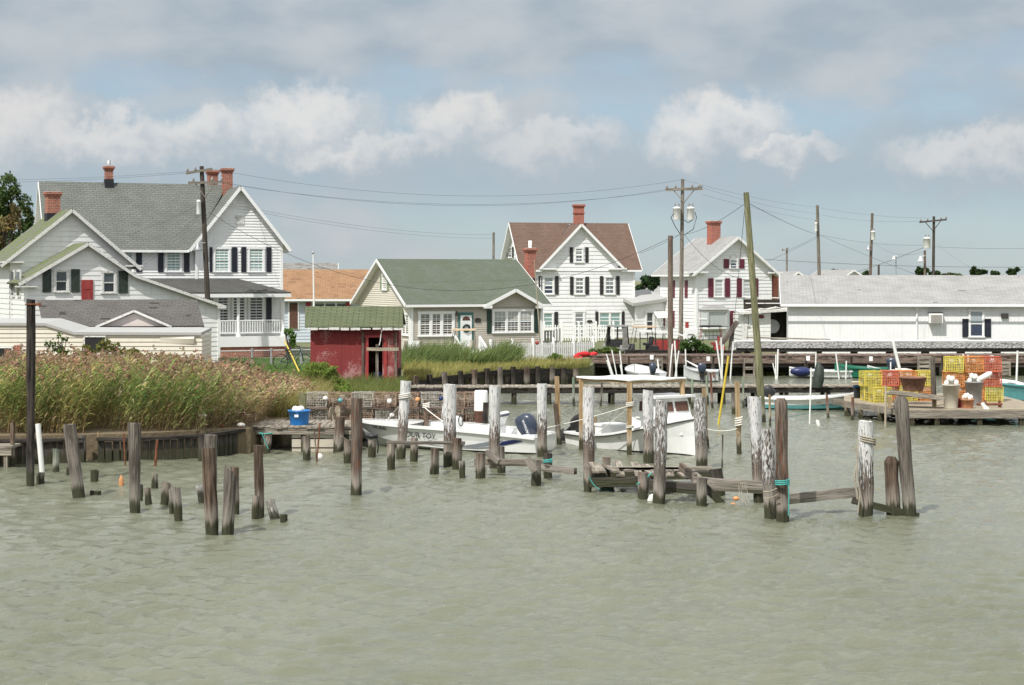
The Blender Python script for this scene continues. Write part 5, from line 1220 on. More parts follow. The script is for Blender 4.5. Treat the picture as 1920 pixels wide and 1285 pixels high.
# second bulkhead with tall posts
t = thing('post_bulkhead', 'row of dark posts and planks along the yellow marsh grass', 'bulkhead', on(760, 752)); o3 = t.location.copy()
PX = [(758, 716), (779, 705), (806, 702.5), (833, 697.5), (863, 696), (889, 693), (913, 691), (937, 689), (962, 688), (987, 688.5), (1008, 687), (1035, 689), (1056, 690), (1079, 692)]
yb2 = lambda px: 65.6 + (px - 752) / 358 * 12.6
b = MB(); cnt = 0
for px, py in PX:
    Y = yb2(px); c = at(px, py, Y); base = Vector((c.x, Y, -.5)); p_ = MB(); rr = .14 * rnd.uniform(.85, 1.1)
    p_.tube([base, base.lerp(c, .5), c], [rr * .95, rr, rr * .92], 10, True, .15, seed=px); o = wl(p_.build('post', M[('w_dark', 'w_brown', 'w_dark', 'w_grey')[cnt % 4]], origin=o3), t); cnt += 1
for (p0, y0), (p1, y1) in zip(PX[:-1], PX[1:]):
    a = at(p0, y0 + 15 - (p0 - 758) * .028, yb2(p0) + .15); c = at(p1, y1 + 15 - (p1 - 758) * .028, yb2(p1) + .15); b.beam(a, c, .08, .22); n = 6
    for k in range(n):
        if rnd.random() < (.42 if p0 < 960 else .08): continue
        q = a.lerp(c, (k + .5) / n); b.box((q.x, q.y + .09, (q.z - .05) / 2 - .3), (.17 * rnd.uniform(.7, 1), .05, q.z + .55 - rnd.uniform(0, .2)))
wl(b.build('planking', M['w_dark'], origin=o3), t)

# ================================================================== DOCKS
def dock(name, label, a, c, width, z, legs, mat='w_deck', legmat='w_dark', edge='w_dbrown', plank_w=.16, legw=.16, zf=-.5, eh=.18, inset=.1):
    """plank dock along a->c (front edge), width away from us"""
    a, c = Vector((a[0], a[1], z)), Vector((c[0], c[1], z)); t = thing(name, label, 'dock', (a.x, a.y, 0)); o3 = t.location.copy()
    d = (c - a); L_ = d.length; d.normalize(); nb = Vector((-d.y, d.x, 0)); n = max(1, int(L_ / plank_w)); b = MB()
    for k in range(n):
        p = a + d * (k + .5) * L_ / n; ex = rnd.uniform(-.04, .04); zz = rnd.uniform(-.008, .008)
        b.hexa([p + d * e + nb * f + UP * (g + zz) for g in (-.045, 0) for e, f in ((-plank_w * .47, ex - .04), (plank_w * .47, ex - .04), (plank_w * .47, width + ex), (-plank_w * .47, width + ex))])
    wl(b.build('deck', M[mat], origin=o3), t)
    b = MB()
    for f in (.02, width - .1): b.beam(a + nb * f - UP * (.05 + eh / 2), c + nb * f - UP * (.05 + eh / 2), .06, eh)
    wl(b.build('stringer', M[edge], origin=o3), t)
    for k, s in enumerate(legs):
        for f in (inset, width - .2):
            b = MB(); p = a + d * s + nb * f; b.tube([Vector((p.x + rnd.uniform(-.04, .04), p.y, zf)), Vector((p.x, p.y, z - .06))], legw / 2, 8, True, .1, seed=s)
            wl(b.build('leg', M[legmat], origin=o3), t)
    return t
y46 = 46.8; xa, xb = at(472, 0, y46).x, at(664, 0, y46).x
dock('dock', 'low grey dock by the reeds carrying the blue tub', (xa, y46), (xb, y46), 2.3, .70, [.3, 1.4, 2.6], edge='w_deck', eh=.16)
b = MB(); c0 = at(548, 0, y46 + .15); c1 = at(660, 0, y46 + .15)
for i in range(3): b.beam((c0.x, y46 + .1, .50 - i * .26), (c1.x, y46 + .1, .50 - i * .26), .06, .22)
tag(b.build('float_box', M['can'], origin=(c0.x, y46, 0)), 'beige plank float box under the front of the blue tub dock', 'float box')
yp = 49.4; xa, xb = at(585, 0, yp).x, at(905, 0, yp).x
dock('pot_platform', 'narrow plank shelf on stakes holding the rusty crab pots', (xa, yp), (xb, yp), 1.0, .60, [.2, 1.5, 2.9, 4.2], legw=.12)
ym = 64.0; xa, xb = at(700, 0, ym).x, at(1612, 0, ym).x
dock('boardwalk', 'long narrow boardwalk crossing behind the two white boats', (xa, ym), (xb, ym + .6), 1.3, .68, [.5, 2.2, 4.2, 5.3, 6.6, 7.9, 9.0, 10.6, 11.9, 13.2, 14.5, 15.6, 17.2], legw=.16, edge='w_dark_dry', eh=.2)
yt_ = 82.4; xa, xb = at(1086, 0, yt_).x, at(1990, 0, yt_).x
dock('quay_dock', 'long brown plank quay in front of the houses behind the moored skiffs', (xa, yt_), (xb, yt_ + .4), 2.0, 1.02, [.5, 2.4, 4.3, 6.5, 8.8, 11, 13.2, 15.4, 17.6, 19.8], mat='w_dbrown', edge='w_dbrown', legw=.26, eh=.34)
b = MB(); b.beam((xa, yt_ + .2, .55), (xb, yt_ + .5, .55), .1, .22); b.beam((xa, yt_ + 2.1, .3), (xb, yt_ + 2.2, .3), .1, 1.4); tag(b.build('sheet_piling', M['w_dark'], origin=(xa, yt_, 0)), 'dark timber wall under the long brown quay', 'bulkhead')
# curb beam behind the quay
a, c = at(1172, 661, 85.2), at(1390, 662, 85.2); b = MB(); b.beam(a, c, .25, .25); b.beam(a - UP * .35, c - UP * .35, .2, .35)
tag(b.build('curb_beam', M['w_dark_dry'], origin=a), 'dark square timber curb behind the quay below the golf carts', 'curb')
plank((985, 690), (1095, 672), 80.0, 82.5, .9, .12, 'w_deck', 'sloping grey ramp leading up to the quay end', 'ramp', 'ramp')
# shedding tanks: long table with whitewashed fascia
t = thing('shedding_tank', 'long peeling white-and-black trough table with pipe along the quay', 'tank', at(1382, 690, 86)); o3 = t.location.copy()
xa, xb = at(1382, 0, 86).x, at(1990, 0, 86).x; z1 = at(1500, 642, 86).z; z0 = at(1500, 653, 86).z
b = MB(); b.box(((xa + xb) / 2, 86.6, (z1 + z0) / 2), (xb - xa, 1.2, z1 - z0)); wl(b.build('trough', M['w_peel'], origin=o3), t)
b = MB(); b.box(((xa + xb) / 2, 86.6, z0 - .1), (xb - xa - .2, 1.1, .18)); wl(b.build('frame', M['w_dark_dry'], origin=o3), t)
for i in range(9):
    b = MB(); x = xa + .6 + i * (xb - xa - 1) / 8.5; b.box((x, 86.6, z0 / 2 + .3), (.2, .9, z0 - .3)); wl(b.build('leg', M['w_dark'], origin=o3), t)
b = MB(); q = z1 + .06; b.tube([(xa - .15, 86.1, .9), (xa - .15, 86.1, q - .15), (xa - .05, 86.1, q), (xa + .3, 86.1, q), (xb, 86.1, q)], .05, 8); wl(b.build('pipe', M['pvc'], origin=o3), t)
plank((1400, 633), (1556, 637), 86.6, 86.6, .5, .06, 'w_deck', 'weathered loose boards lying on the trough table')

# ================================================================== RED SHED
fr = Fr(582, 66.0, 2, z=.68)
SH = fr.root('red_shed', 'flaking red wooden shed with bright green shingle roof and open doorway', 'shed')
wd = fr.f(748, 700)[0]; zt = fr.f(660, 613)[1] + .02; x0d, x1d = fr.f(691, 680)[0], fr.f(717, 680)[0]; zd = fr.f(700, 633)[1]; z0d = fr.f(700, 716)[1]
b = MB()
def panel(x0, x1, za, zb_): b.box(((x0 + x1) / 2, .05, (za + zb_) / 2), (x1 - x0 - .004, .1, zb_ - za))
panel(0, x0d, .02, zt); panel(x1d, wd, .02, zt); panel(x0d, x1d, zd, zt); panel(x0d, x1d, .0, z0d)
b.box((.05, 1.6, zt / 2), (.1, 2.99, zt)); b.box((wd - .05, 1.6, zt / 2), (.1, 2.99, zt)); b.box((wd / 2, 3.15, zt / 2), (wd - .3, .1, zt))
b.build('wall', M['red_shed'], SH)
b = MB()
for px in (680.5, 742): x = fr.f(px, 680)[0]; b.box((x, -.025, zt * .47), (.1, .05, zt * .86))
b.build('batten', M['w_dbrown'], SH)
b = MB(); b.box((x1d + .12, -.02, (z0d + zd) / 2), (.10, .06, zd - z0d)); b.box((x0d - .05, -.02, (z0d + zd) / 2), (.1, .06, zd - z0d)); b.box(((x0d + x1d) / 2, -.02, zd + .04), (x1d - x0d + .3, .06, .08)); b.build('door_frame', M['red'], SH)
b = MB(); xl_, xr_ = fr.f(571.5, 613, -.35)[0], fr.f(756, 613, -.35)[0]; ze_ = fr.f(660, 613, -.35)[1]; xl2, xr2 = fr.f(572, 574, 1.6)[0], fr.f(755, 574, 1.6)[0]; zr_ = fr.f(660, 574.5, 1.6)[1]
b.slab([(xl_, -.35, ze_), (xr_, -.35, ze_), (xr2, 1.6, zr_), (xl2, 1.6, zr_)], .04); b.slab([(xr_, 3.5, ze_), (xl_, 3.5, ze_), (xl2, 1.6, zr_), (xr2, 1.6, zr_)], .04)
for x in (.1, wd - .1): b.prism([(x, 0, ze_ - .1), (x, 3.2, ze_ - .1), (x, 1.6, zr_ - .12)], (.04, 0, 0))
ro = b.build('roof', M['r_shed'], SH)
b = MB()
for i in range(9): x = xl_ + .1 + i * (xr_ - xl_) / 9.2; b.box((x + .2, -.33, ze_ - .07 - rnd.uniform(0, .02)), ((xr_ - xl_) / 9.2 * rnd.uniform(.8, 1.02), .05, rnd.uniform(.05, .11)))
b.build('eave_board', M['trim_worn'], ro)
# clutter in the doorway
b = MB(); b.ball((x0d + .3, .55, z0d + .2), .2); b.box((x0d + .32, .6, z0d + .1), (.4, .3, .2)); tag(b.build('junk_bag', M['navy']), 'dark blue bag inside the red shed doorway', 'bag').matrix_world = Matrix.Translation(fr.o) @ Matrix.Rotation(fr.r, 4, 'Z')
# wooden cross frame and decking before the shed
t = thing('mooring_cross', 'grey cross-shaped post with a pale crossbar before the shed door', 'post', at(707, 742, 63.5)); o3 = t.location.copy()
b = MB(); b.beam(at(707, 762, 63.5), at(707, 646, 63.5), .10, .10, (0, 1, 0)); wl(b.build('post', M['w_grey'], origin=o3), t)
b = MB(); b.beam(at(687.5, 655, 63.4), at(747.5, 655, 63.4), .06, .12); wl(b.build('crossbar', M['w_sand'], origin=o3), t)
b = MB(); c = at(711, 648, 63.4); b.tube([c, c + Vector((.04, 0, .15)), c + Vector((.07, 0, .4)), c + Vector((.08, .1, .55))], .018, 5); wl(b.build('hook_pipe', M['pvc'], origin=o3), t)
xa, xb = at(669, 0, 64.6).x, at(756, 0, 64.6).x
dock('shed_porch', 'small plank landing under the red shed', (xa, 64.9), (xb, 64.9), 1.6, .64, [.2, 1.5], legw=.2, edge='w_dark_dry')
tag(pile(673, 712, 673, 756, 10, 11, 'w_dark', 'black post at the left front of the red shed landing'), cat='post')
tag(pile(749, 690, 749, 760, 6, 6, 'w_dark', 'dark post at the right corner of the red shed'), cat='post')
# ================================================================== BOATS
def cat_rom(st, n):
    st = np.array(st, float); out = []
    m = len(st) - 1
    for k in range(n + 1):
        t = k / n * m; i = min(int(t), m - 1); f = t - i
        p0, p1, p2, p3 = st[max(i - 1, 0)], st[i], st[i + 1], st[min(i + 2, m)]
        out.append(.5 * ((2 * p1) + (p2 - p0) * f + (2 * p0 - 5 * p1 + 4 * p2 - p3) * f * f + (3 * p1 - p0 - 3 * p2 + p3) * f ** 3))
    return np.array(out)
def boat(name, label, loc, head, st, hull='hull_white', inner='gelcoat', floor=.12, gun='gelcoat', gw=.08, deck=None, cat='boat', bottom=None, group=None, rub=None, n=22):
    """stations from stern to bow: (x, half beam at sheer, sheer z, half beam at chine, chine z, keel z); x forward, +y port"""
    t = thing(name, label, cat, (loc[0], loc[1], 0), head, group); S_ = cat_rom(st, n)
    mb, bt, ln, gn = MB(), MB(), MB(), MB()
    def sh(s, sg, f=0): return Vector((s[0], sg * s[1], s[2]))
    def ch(s, sg): return Vector((s[0], sg * s[3], s[4]))
    inn = lambda s, sg: Vector((s[0], sg * max(s[1] - gw, .004), s[2]))
    fl = lambda s, sg: Vector((s[0], sg * max(min(s[1] - gw, s[3]) * .92, .003), floor))
    for a, c in zip(S_[:-1], S_[1:]):
        for sg in (1, -1):
            o = (lambda q: q) if sg > 0 else (lambda q: q[::-1])
            mid = lambda s: ch(s, sg).lerp(sh(s, sg), .5) + Vector((0, -sg * .02, 0))
            mb.face(o([ch(a, sg), mid(a), mid(c), ch(c, sg)]), smooth=True); mb.face(o([mid(a), sh(a, sg), sh(c, sg), mid(c)]), smooth=True)
            bt.face(o([Vector((a[0], 0, a[5])), ch(a, sg), ch(c, sg), Vector((c[0], 0, c[5]))]), smooth=True)
            gn.face(o([sh(a, sg) + UP * .012, inn(a, sg) + UP * .012, inn(c, sg) + UP * .012, sh(c, sg) + UP * .012]))
            e = Vector((0, sg * .02, 0)); gn.face(o([sh(a, sg) + e - UP * .05, sh(a, sg) + e + UP * .012, sh(c, sg) + e + UP * .012, sh(c, sg) + e - UP * .05]))
            gn.face(o([sh(a, sg) + e + UP * .012, sh(a, sg) + UP * .012, sh(c, sg) + UP * .012, sh(c, sg) + e + UP * .012]))
            if deck is None or c[0] <= deck + 1e-6: ln.face(o([inn(a, sg), fl(a, sg), fl(c, sg), inn(c, sg)]))
        if deck is None or c[0] <= deck + 1e-6: ln.face([fl(a, 1), fl(a, -1), fl(c, -1), fl(c, 1)])
        else: ln.face([inn(a, 1), inn(a, -1), inn(c, -1), inn(c, 1)])
    s0 = S_[0]; mb.face([ch(s0, 1), Vector((s0[0], 0, s0[5])), ch(s0, -1), sh(s0, -1), sh(s0, 1)])
    ln.face([inn(s0, 1) + Vector((.05, 0, -.02)), inn(s0, -1) + Vector((.05, 0, -.02)), fl(s0, -1) + Vector((.05, 0, 0)), fl(s0, 1) + Vector((.05, 0, 0))])
    gn.box((s0[0] + .03, 0, s0[2] - .02), (.08, 2 * s0[1] - .04, .05))
    h = mb.build('hull', M[hull], t); bt.build('bottom', M[bottom or hull], h); ln.build('deck', M[inner], t); gn.build('gunwale', M[rub or gun], t)
    t['S'] = 0; del t['S']
    return t, S_
def sample(S_, x):
    return np.array([np.interp(x, S_[:, 0], S_[:, i]) for i in range(6)])
def on_hull(t, S_, x, f, body, size, side, mat='letter', shear=.2, sx=1.0, off=.012, name='lettering'):
    s, e = sample(S_, x), sample(S_, x + .15); P_ = lambda q: Vector((q[0], side * (q[3] + (q[1] - q[3]) * f), q[4] + (q[2] - q[4]) * f))
    tg = (P_(e) - P_(s)).normalized(); up = (Vector((s[0], side * s[1], s[2])) - Vector((s[0], side * s[3], s[4]))).normalized()
    X_ = -tg * side; N_ = X_.cross(up).normalized(); up = N_.cross(X_)
    m = Matrix((X_, up, N_)).transposed(); p = P_(s) + N_ * off
    return txt(body, size, name, M[mat], t, p, m, shear, .002, sx)
def loft(mb, rings, smooth=True, caps=True):
    n = len(rings[0]); b0 = len(mb.v)
    for r_ in rings: mb.v += [tuple(p) for p in r_]
    for i in range(len(rings) - 1):
        for k in range(n):
            k2 = (k + 1) % n; mb.f.append([b0 + i * n + k, b0 + i * n + k2, b0 + (i + 1) * n + k2, b0 + (i + 1) * n + k]); mb.uv.append([(0, 0)] * 4); mb.sm.append(smooth)
    if caps: mb.face([mb.v[b0 + k] for k in range(n)][::-1]); mb.face([mb.v[b0 + (len(rings) - 1) * n + k] for k in range(n)])
def sup(cx, z, lx, wy, n=16, p=3.2):
    out = []
    for k in range(n):
        a = 2 * math.pi * k / n; c, s = math.cos(a), math.sin(a)
        out.append((cx + lx * math.copysign(abs(c) ** (2 / p), c), wy * math.copysign(abs(s) ** (2 / p), s), z))
    return out
def outboard(parent, loc, tilt=0.0, k=1.0, mat='cowl', label=None, brand=None, side=1):
    """cowl above its mount, lower leg and propeller behind; x forward; tilt swings the leg up behind"""
    rm = Matrix.Rotation(tilt, 3, 'Y'); L3 = Vector(loc)
    def T(p): return L3 + rm @ (Vector(p) * k)
    b = MB()
    rings = [[T(p) for p in sup(cx, z, lx, wy)] for cx, z, lx, wy in ((-.02, .0, .20, .14), (-.03, .08, .27, .19), (-.03, .3, .31, .21), (-.02, .5, .30, .20), (.0, .62, .25, .17), (.02, .68, .15, .10))]
    loft(b, rings); o = b.build('outboard_motor', M[mat], parent)
    if label: o['label'] = label
    q = MB(); loft(q, [[T(p) for p in sup(cx, z, lx, wy, 10, 2.4)] for cx, z, lx, wy in ((-.04, .0, .16, .10), (-.04, -.35, .13, .06), (-.05, -.62, .16, .045), (-.07, -.66, .22, .09), (-.07, -.70, .22, .09), (-.06, -.74, .12, .05), (.02, -.98, .07, .015))])
    q.tube([T((.12, 0, -.78)), T((-.12, 0, -.78)), T((-.30, 0, -.78))], [.03 * k, .07 * k, .05 * k], 8); q.build('lower_unit', M['black'], o)
    q = MB()
    for i in range(3):
        a = i * 2.094; q.prism([T((-.28, .05 * math.cos(a), -.78 + .05 * math.sin(a))), T((-.24, .19 * math.cos(a - .3), -.78 + .19 * math.sin(a - .3))), T((-.33, .19 * math.cos(a + .4), -.78 + .19 * math.sin(a + .4)))], rm @ Vector((-.02, 0, 0)))
    q.build('propeller', M['dark_metal'], o)
    if brand:
        X_ = (rm @ Vector((-.05, 0, 1))).normalized() * 1; N_ = rm @ Vector((0, side, 0)); X_ = (X_ - N_ * X_.dot(N_)).normalized(); U_ = N_.cross(X_)
        txt(brand, .12 * k, 'lettering', M['letter_w'], o, T((-.03, side * .2115, .27)), Matrix((X_, U_, N_)).transposed(), 0, .002, 1.0)
    return o
# ---- white motorboat, bow to the left
ang = R(160); fwd = Vector((math.cos(ang), math.sin(ang), 0)); port = Vector((-math.sin(ang), math.cos(ang), 0))
crn = at(1002, 845, 46.0); ctr = Vector((crn.x, crn.y, 0)) - port * .92
ST = [(0, .92, .46, .80, .05, -.2), (1.2, 1.0, .56, .86, .06, -.25), (2.6, 1.02, .64, .86, .09, -.25), (3.9, .90, .68, .66, .16, -.2), (5.0, .55, .71, .28, .32, .0), (5.75, .04, .74, .015, .52, .36)]
B1, S1 = boat('motorboat', 'white motorboat with graphics on its side moored behind the white-topped pilings', ctr, ang, ST, 'gelcoat', 'gelcoat', .22, 'gelcoat', .24, 4.1, bottom='hull_grey')
on_hull(B1, S1, 3.36, .56, 'OUR TOY', .23, 1, shear=.28, sx=.95); on_hull(B1, S1, 4.72, .70, 'VA 6545', .155, 1, shear=0, sx=1.0); on_hull(B1, S1, 2.25, .36, 'bia', .27, 1, shear=.35, sx=1.25)
def stripe(xs_, f0, f1, mat, name='stripe'):
    b = MB()
    for i in range(len(xs_) - 1):
        q = []
        for x, f in ((xs_[i], f0[i]), (xs_[i + 1], f0[i + 1]), (xs_[i + 1], f1[i + 1]), (xs_[i], f1[i])):
            s = sample(S1, x); q.append(Vector((s[0], s[3] + (s[1] - s[3]) * f - .02 * (1 - abs(2 * f - 1)) + .014, s[4] + (s[2] - s[4]) * f)))
        b.face(q[::-1])
    return b.build(name, M[mat], B1)
xx = [.9, 1.15, 1.4, 1.7, 2.0, 2.3]; stripe(xx, [.62, .40, .28, .20, .17, .16], [.66, .62, .48, .34, .24, .17], 'grey_stripe')
stripe([.95, 1.3, 1.7, 2.2, 2.9, 3.6], [.3, .16, .10, .08, .10, .14], [.36, .24, .15, .11, .13, .16], 'grey_stripe')
stripe([.35, .6, .9, 1.05], [.70, .52, .36, .34], [.74, .74, .60, .36], 'navy')
b = MB(); loft(b, [[Vector(p) for p in sup(2.75, z, lx, wy, 14, 4)] for z, lx, wy in ((.22, .26, .36), (.72, .26, .36), (.86, .18, .34), (.9, .12, .3))]); co = b.build('console', M['gelcoat'], B1)
b = MB(); b.tube([(2.95, .3, .85), (2.92, .28, 1.25), (2.92, -.28, 1.25), (2.95, -.3, .85)], .018, 6); b.tube([(2.7, .3, .85), (2.72, .28, 1.22), (2.92, .28, 1.25)], .018, 6); b.build('grab_rail', M['steel'], co)
b = MB(); b.tube([(2.5, .0 + .16 * math.cos(k * .5236), .8 + .16 * math.sin(k * .5236)) for k in range(13)], .018, 6); b.build('wheel', M['black'], co)
b = MB(); b.box((1.55, 0, .44), (.5, .8, .44)); b.box((1.32, 0, .86), (.10, .8, .42), M=Matrix.Rotation(-.42, 3, 'Y')); se = b.build('seat', M['gelcoat'], B1)
b = MB(); b.box((1.26, 0, .99), (.115, .81, .06), M=Matrix.Rotation(-.42, 3, 'Y')); b.build('seat_stripe', M['navy'], se)
b = MB(); b.box((.25, 0, .44), (.4, 1.6, .14)); b.build('splash_well', M['gelcoat'], B1)
outboard(B1, (.33, .25, .46), R(26), .92, 'cowl', 'blue-grey outboard motor with white lettering, tilted forward', 'YAMAHA', 1)
# ---- white deadrise workboat, bow to the right and towards us
stn, bow = Vector((2.15, 49.6, 0)), Vector((4.93, 45.75, 0)); d_ = bow - stn; ang = math.atan2(d_.y, d_.x); LB = d_.length
ST = [(0, .80, .36, .74, -.02, -.2), (LB * .25, .95, .38, .86, .0, -.25), (LB * .5, 1.0, .50, .84, .03, -.3), (LB * .75, .82, .75, .55, .06, -.3), (LB * .92, .36, .96, .18, .05, -.25), (LB, .03, 1.06, .02, .02, -.2)]
B2, S2 = boat('workboat', 'white wooden workboat with cabin lying under the tan lumber canopy', stn, ang, ST, 'hull_white', 'hull_white', .12, 'hull_white', .12, LB * .46, bottom='antifoul', rub='hull_white')
b = MB()
for sg in (1, -1):
    b = MB(); b.tube([(a[0], sg * (a[1] + .025), a[2] - .07) for a in S2], .017, 5); b.build('rub_rail', M['letter'], B2)
def frustum(b, x0, x1, w0, w1, z0, z1, r0=0, r1=0, t0=0): b.hexa([(x0, -w0, z0), (x1, -w1, z0), (x1, w1, z0), (x0, w0, z0), (x0 + r0, -w0 + t0, z1), (x1 - r1, -w1 + t0, z1), (x1 - r1, w1 - t0, z1), (x0 + r0, w0 - t0, z1)])
b = MB(); frustum(b, LB * .60, LB * .94, .74, .24, .55, 1.08, .0, .10, .05); cb = b.build('cabin_trunk', M['hull_white'], B2)
b = MB(); frustum(b, LB * .64, LB * .83, .68, .58, .95, 1.52, .03, .14, .05); ph = b.build('pilothouse', M['hull_white'], B2)
b = MB(); b.box((LB * .72, 0, 1.545), (LB * .22, 1.45, .06)); b.build('cabin_roof', M['hull_white'], ph)
x1 = LB * .83
for y in (-.27, .27): b = MB(); b.box((x1 - .075 + .008, y, 1.28), (.03, .44, .26), M=Matrix.Rotation(math.atan2(-.14, .57), 3, 'Y')); b.build('window', M['ply'], ph)
for sg in (-1, 1): b = MB(); b.box((LB * .715, sg * .608, 1.28), (.46, .03, .26), M=Matrix.Rotation(R(-6.3) * sg, 3, 'Z') @ Matrix.Rotation(R(5) * sg, 3, 'X')); b.build('window', M['ply'], ph)
b = MB(); b.box((LB * .27, -.05, .36), (.7, .7, .46)); b.box((LB * .27, -.05, .61), (.78, .78, .06)); b.build('engine_box', M['hull_white'], B2)
b = MB(); b.box((.06, .3, .45), (.05, .1, .55)); b.build('rudder_post', M['w_tan'], B2)
on_hull(B2, S2, LB * .55, .66, '- Y', .12, -1, shear=0)
ob = outboard(B2, (-.20, -.25, .38), R(62), .95, 'black', 'black outboard motor tilted up beside the other boat stern')
# ---- lumber canopy with rolled tarp
P0, P1, P2 = at(1180, 855, 46.0), at(1279, 855, 46.9), at(1090, 855, 47.3); zt = at(1180, 715, 46.0).z
cn = thing('boat_canopy', 'new tan lumber frame with a rolled white tarp over the workboat', 'canopy', (P0.x, P0.y, 0)); o3 = cn.location.copy()
for p in (P0, P1, P2):
    b = MB(); b.beam((p.x, p.y, -.5), (p.x, p.y, zt), .13, .13, (0, 1, 0)); wl(b.build('post', M['w_tan'], origin=o3), cn)
b = MB(); v0, v1, v2 = (Vector((p.x, p.y, zt - .02)) for p in (P0, P1, P2)); 
for q0, q1 in ((v0 + (v0 - v1) * .04, v1 + (v1 - v0) * .06), (v0 + UP * .002, v2 + (v2 - v0) * .08), (v1, v1 + v2 - v0), (v2, v1 + v2 - v0)): b = MB(); b.beam(q0, q1, .06, .10); wl(b.build('beam', M['w_tan'], origin=o3), cn)
b = MB(); tp = lambda f, g: v0.lerp(v1, f) + (v2 - v0) * g + UP * (.065 + .012 * math.sin(f * 9 + g * 7))
for i in range(8):
    for j in range(8):
        q = [tp(i / 8 * 1.06 - .03, j / 8 * 1.1 - .04), tp((i + 1) / 8 * 1.06 - .03, j / 8 * 1.1 - .04), tp((i + 1) / 8 * 1.06 - .03, (j + 1) / 8 * 1.1 - .04), tp(i / 8 * 1.06 - .03, (j + 1) / 8 * 1.1 - .04)]
        b.face(q, smooth=True); b.face([p - UP * .025 for p in q[::-1]], smooth=True)
b.tube([tp(k / 10 * 1.06 - .03, -.04) - UP * .02 for k in range(11)], .03, 7, jit=.3); b.tube([tp(-.03, k / 10 * 1.1 - .04) - UP * .02 for k in range(11)], .03, 7, jit=.3)
wl(b.build('tarp', M['pvc'], origin=o3), cn)
droop((1012, 805), (1176, 762), 46.3, 46.0, .04, .013, 'rope_w', 'white mooring line rising from the motorboat stern to the canopy post')
droop((1120, 812), (1176, 768), 47.0, 46.0, .0, .011, 'rope_w', 'thin line from the workboat rail up to the canopy post')
coil(1181, 763, 46.0, .10, 3, 'rope_w', 'white rope lashed round the front canopy post', .016); coil(1181, 803, 46.0, .10, 2, 'rope_w', 'lower rope turn round the front canopy post', .014)
droop((723, 790), (752, 757), 49.0, 45.0, .02, .012, 'rope_w', 'bow line from the motorboat up to the rope-coiled piling'); droop((640, 818), (692, 842), 46.0, 47.5, .05, .014, 'rope', 'sagging line between the dock corner and the motorboat bow')
droop((797, 765), (838, 795), 48.5, 47.2, .02, .014, 'rope_w', 'white line from a dark post down to the boat console')
tag(pile(799, 752, 799, 830, 9, 9, 'w_brown', 'dark mooring post knotted with white rope behind the motorboat', Y=48.7), group='old pilings standing in the harbour'); coil(799, 765, 48.6, .09, 3, 'rope_w', 'white rope knot on the dark post behind the motorboat', .018)
tag(pile(911, 755, 908, 830, 8, 8, 'w_dark', 'dark plank post leaning before the upturned bucket', Y=48.6, square=True), group='old pilings standing in the harbour')
# ---- teal and white skiff on the right
a, c = on(1440, 768), on(1606, 770); d_ = c - a; d_ = Vector((d_.x, d_.y - .5, 0)); LB = d_.length; ang = math.atan2(d_.y, d_.x)
ST = [(0, .62, .42, .52, .06, -.1), (LB * .3, .74, .42, .60, .06, -.12), (LB * .6, .72, .46, .54, .08, -.12), (LB * .85, .42, .55, .24, .14, -.05), (LB, .03, .64, .02, .30, .1)]
B3, S3 = boat('skiff', 'small white skiff with teal bottom beside the crab pot dock', (a.x, a.y + .7), ang, ST, 'hull_white', 'hull_grey', .12, 'hull_white', .07, bottom='aqua')
b = MB()
for p, q in zip(S3[:-1], S3[1:]):
    for sg in (1, -1):
        h = lambda s, f: Vector((s[0], sg * (s[3] + (s[1] - s[3]) * f + .012 - .02 * (1 - abs(2 * f - 1))), s[4] + (s[2] - s[4]) * f)); b.face([h(p, -.05), h(q, -.05), h(q, .32), h(p, .32)], smooth=True)
b.build('boot_stripe', M['aqua'], B3); outboard(B3, (-.12, 0, .44), R(58), .75, 'black', 'black outboard with cover, tilted up')
b = MB()
for x in (.3, .62): b.box((LB * x, 0, .3), (.22, 1.25, .04))
b.build('thwart', M['w_sand'], B3)
# ---- three small skiffs by the quay
def skiff(px0, px1, py, label, Y, head, beam, hull, inner, motor=None, LB=3.6, h=.42, floor=.1, group=None, bottom=None, tilt=10):
    c = at((px0 + px1) / 2, py, Y); ST = [(-LB / 2, beam * .44, h, beam * .38, .05, -.1), (-LB * .15, beam * .5, h, beam * .42, .05, -.1), (LB * .15, beam * .48, h * 1.08, beam * .38, .08, -.1), (LB * .36, beam * .3, h * 1.25, beam * .18, .14, -.05), (LB / 2, .03, h * 1.45, .02, .3, .1)]
    t, S_ = boat('skiff', label, (c.x, Y), head, ST, hull, inner, floor, hull, .08, bottom=bottom, n=16)
    b = MB(); b.box((LB * .05, 0, h * .75), (.25, beam * .86, .04)); b.build('thwart', M[inner], t)
    if motor: outboard(t, (-LB / 2 - .1, 0, h), R(tilt), .72, motor)
    return t
skiff(1172, 1240, 707, 'white skiff seen from astern with dark outboard behind the canopy', 80.3, R(97), 1.55, 'hull_grey', 'gelcoat', 'cowl', 4.2, .42, .1)
skiff(1283, 1346, 714, 'rust-streaked white skiff with pointed bow cover right of the canopy', 79.0, R(172), 1.5, 'hull_grey', 'hull_grey', None, 1.6, .5, .2)
t = bpy.data.objects['skiff.002']; b = MB(); b.prism([(.05, -.6, .58), (.05, .6, .58), (.75, 0, .95)], (0, 0, .04)); b.build('bow_cover', M['hull_white'], t)
b = MB()
for x in (-.25, .02, -.6): b.box((x, .74, .33), (.07, .03, .28))
b.build('rust_streak', M['rust'], t)
o = outboard(t, (-.05, .85, .45), 0, .62, 'cowl')
skiff(1588, 1645, 706, 'dark green skiff lying behind the orange crab pots', 81.3, R(160), 1.5, 'green_boat', 'green_boat', 'cowl', 2.6, .5, .15)
skiff(1500, 1578, 700, 'low white skiff moored under the quay left of the green skiff', 81.5, R(178), 1.4, 'hull_white', 'hull_grey', None, 3.0, .36, .12)
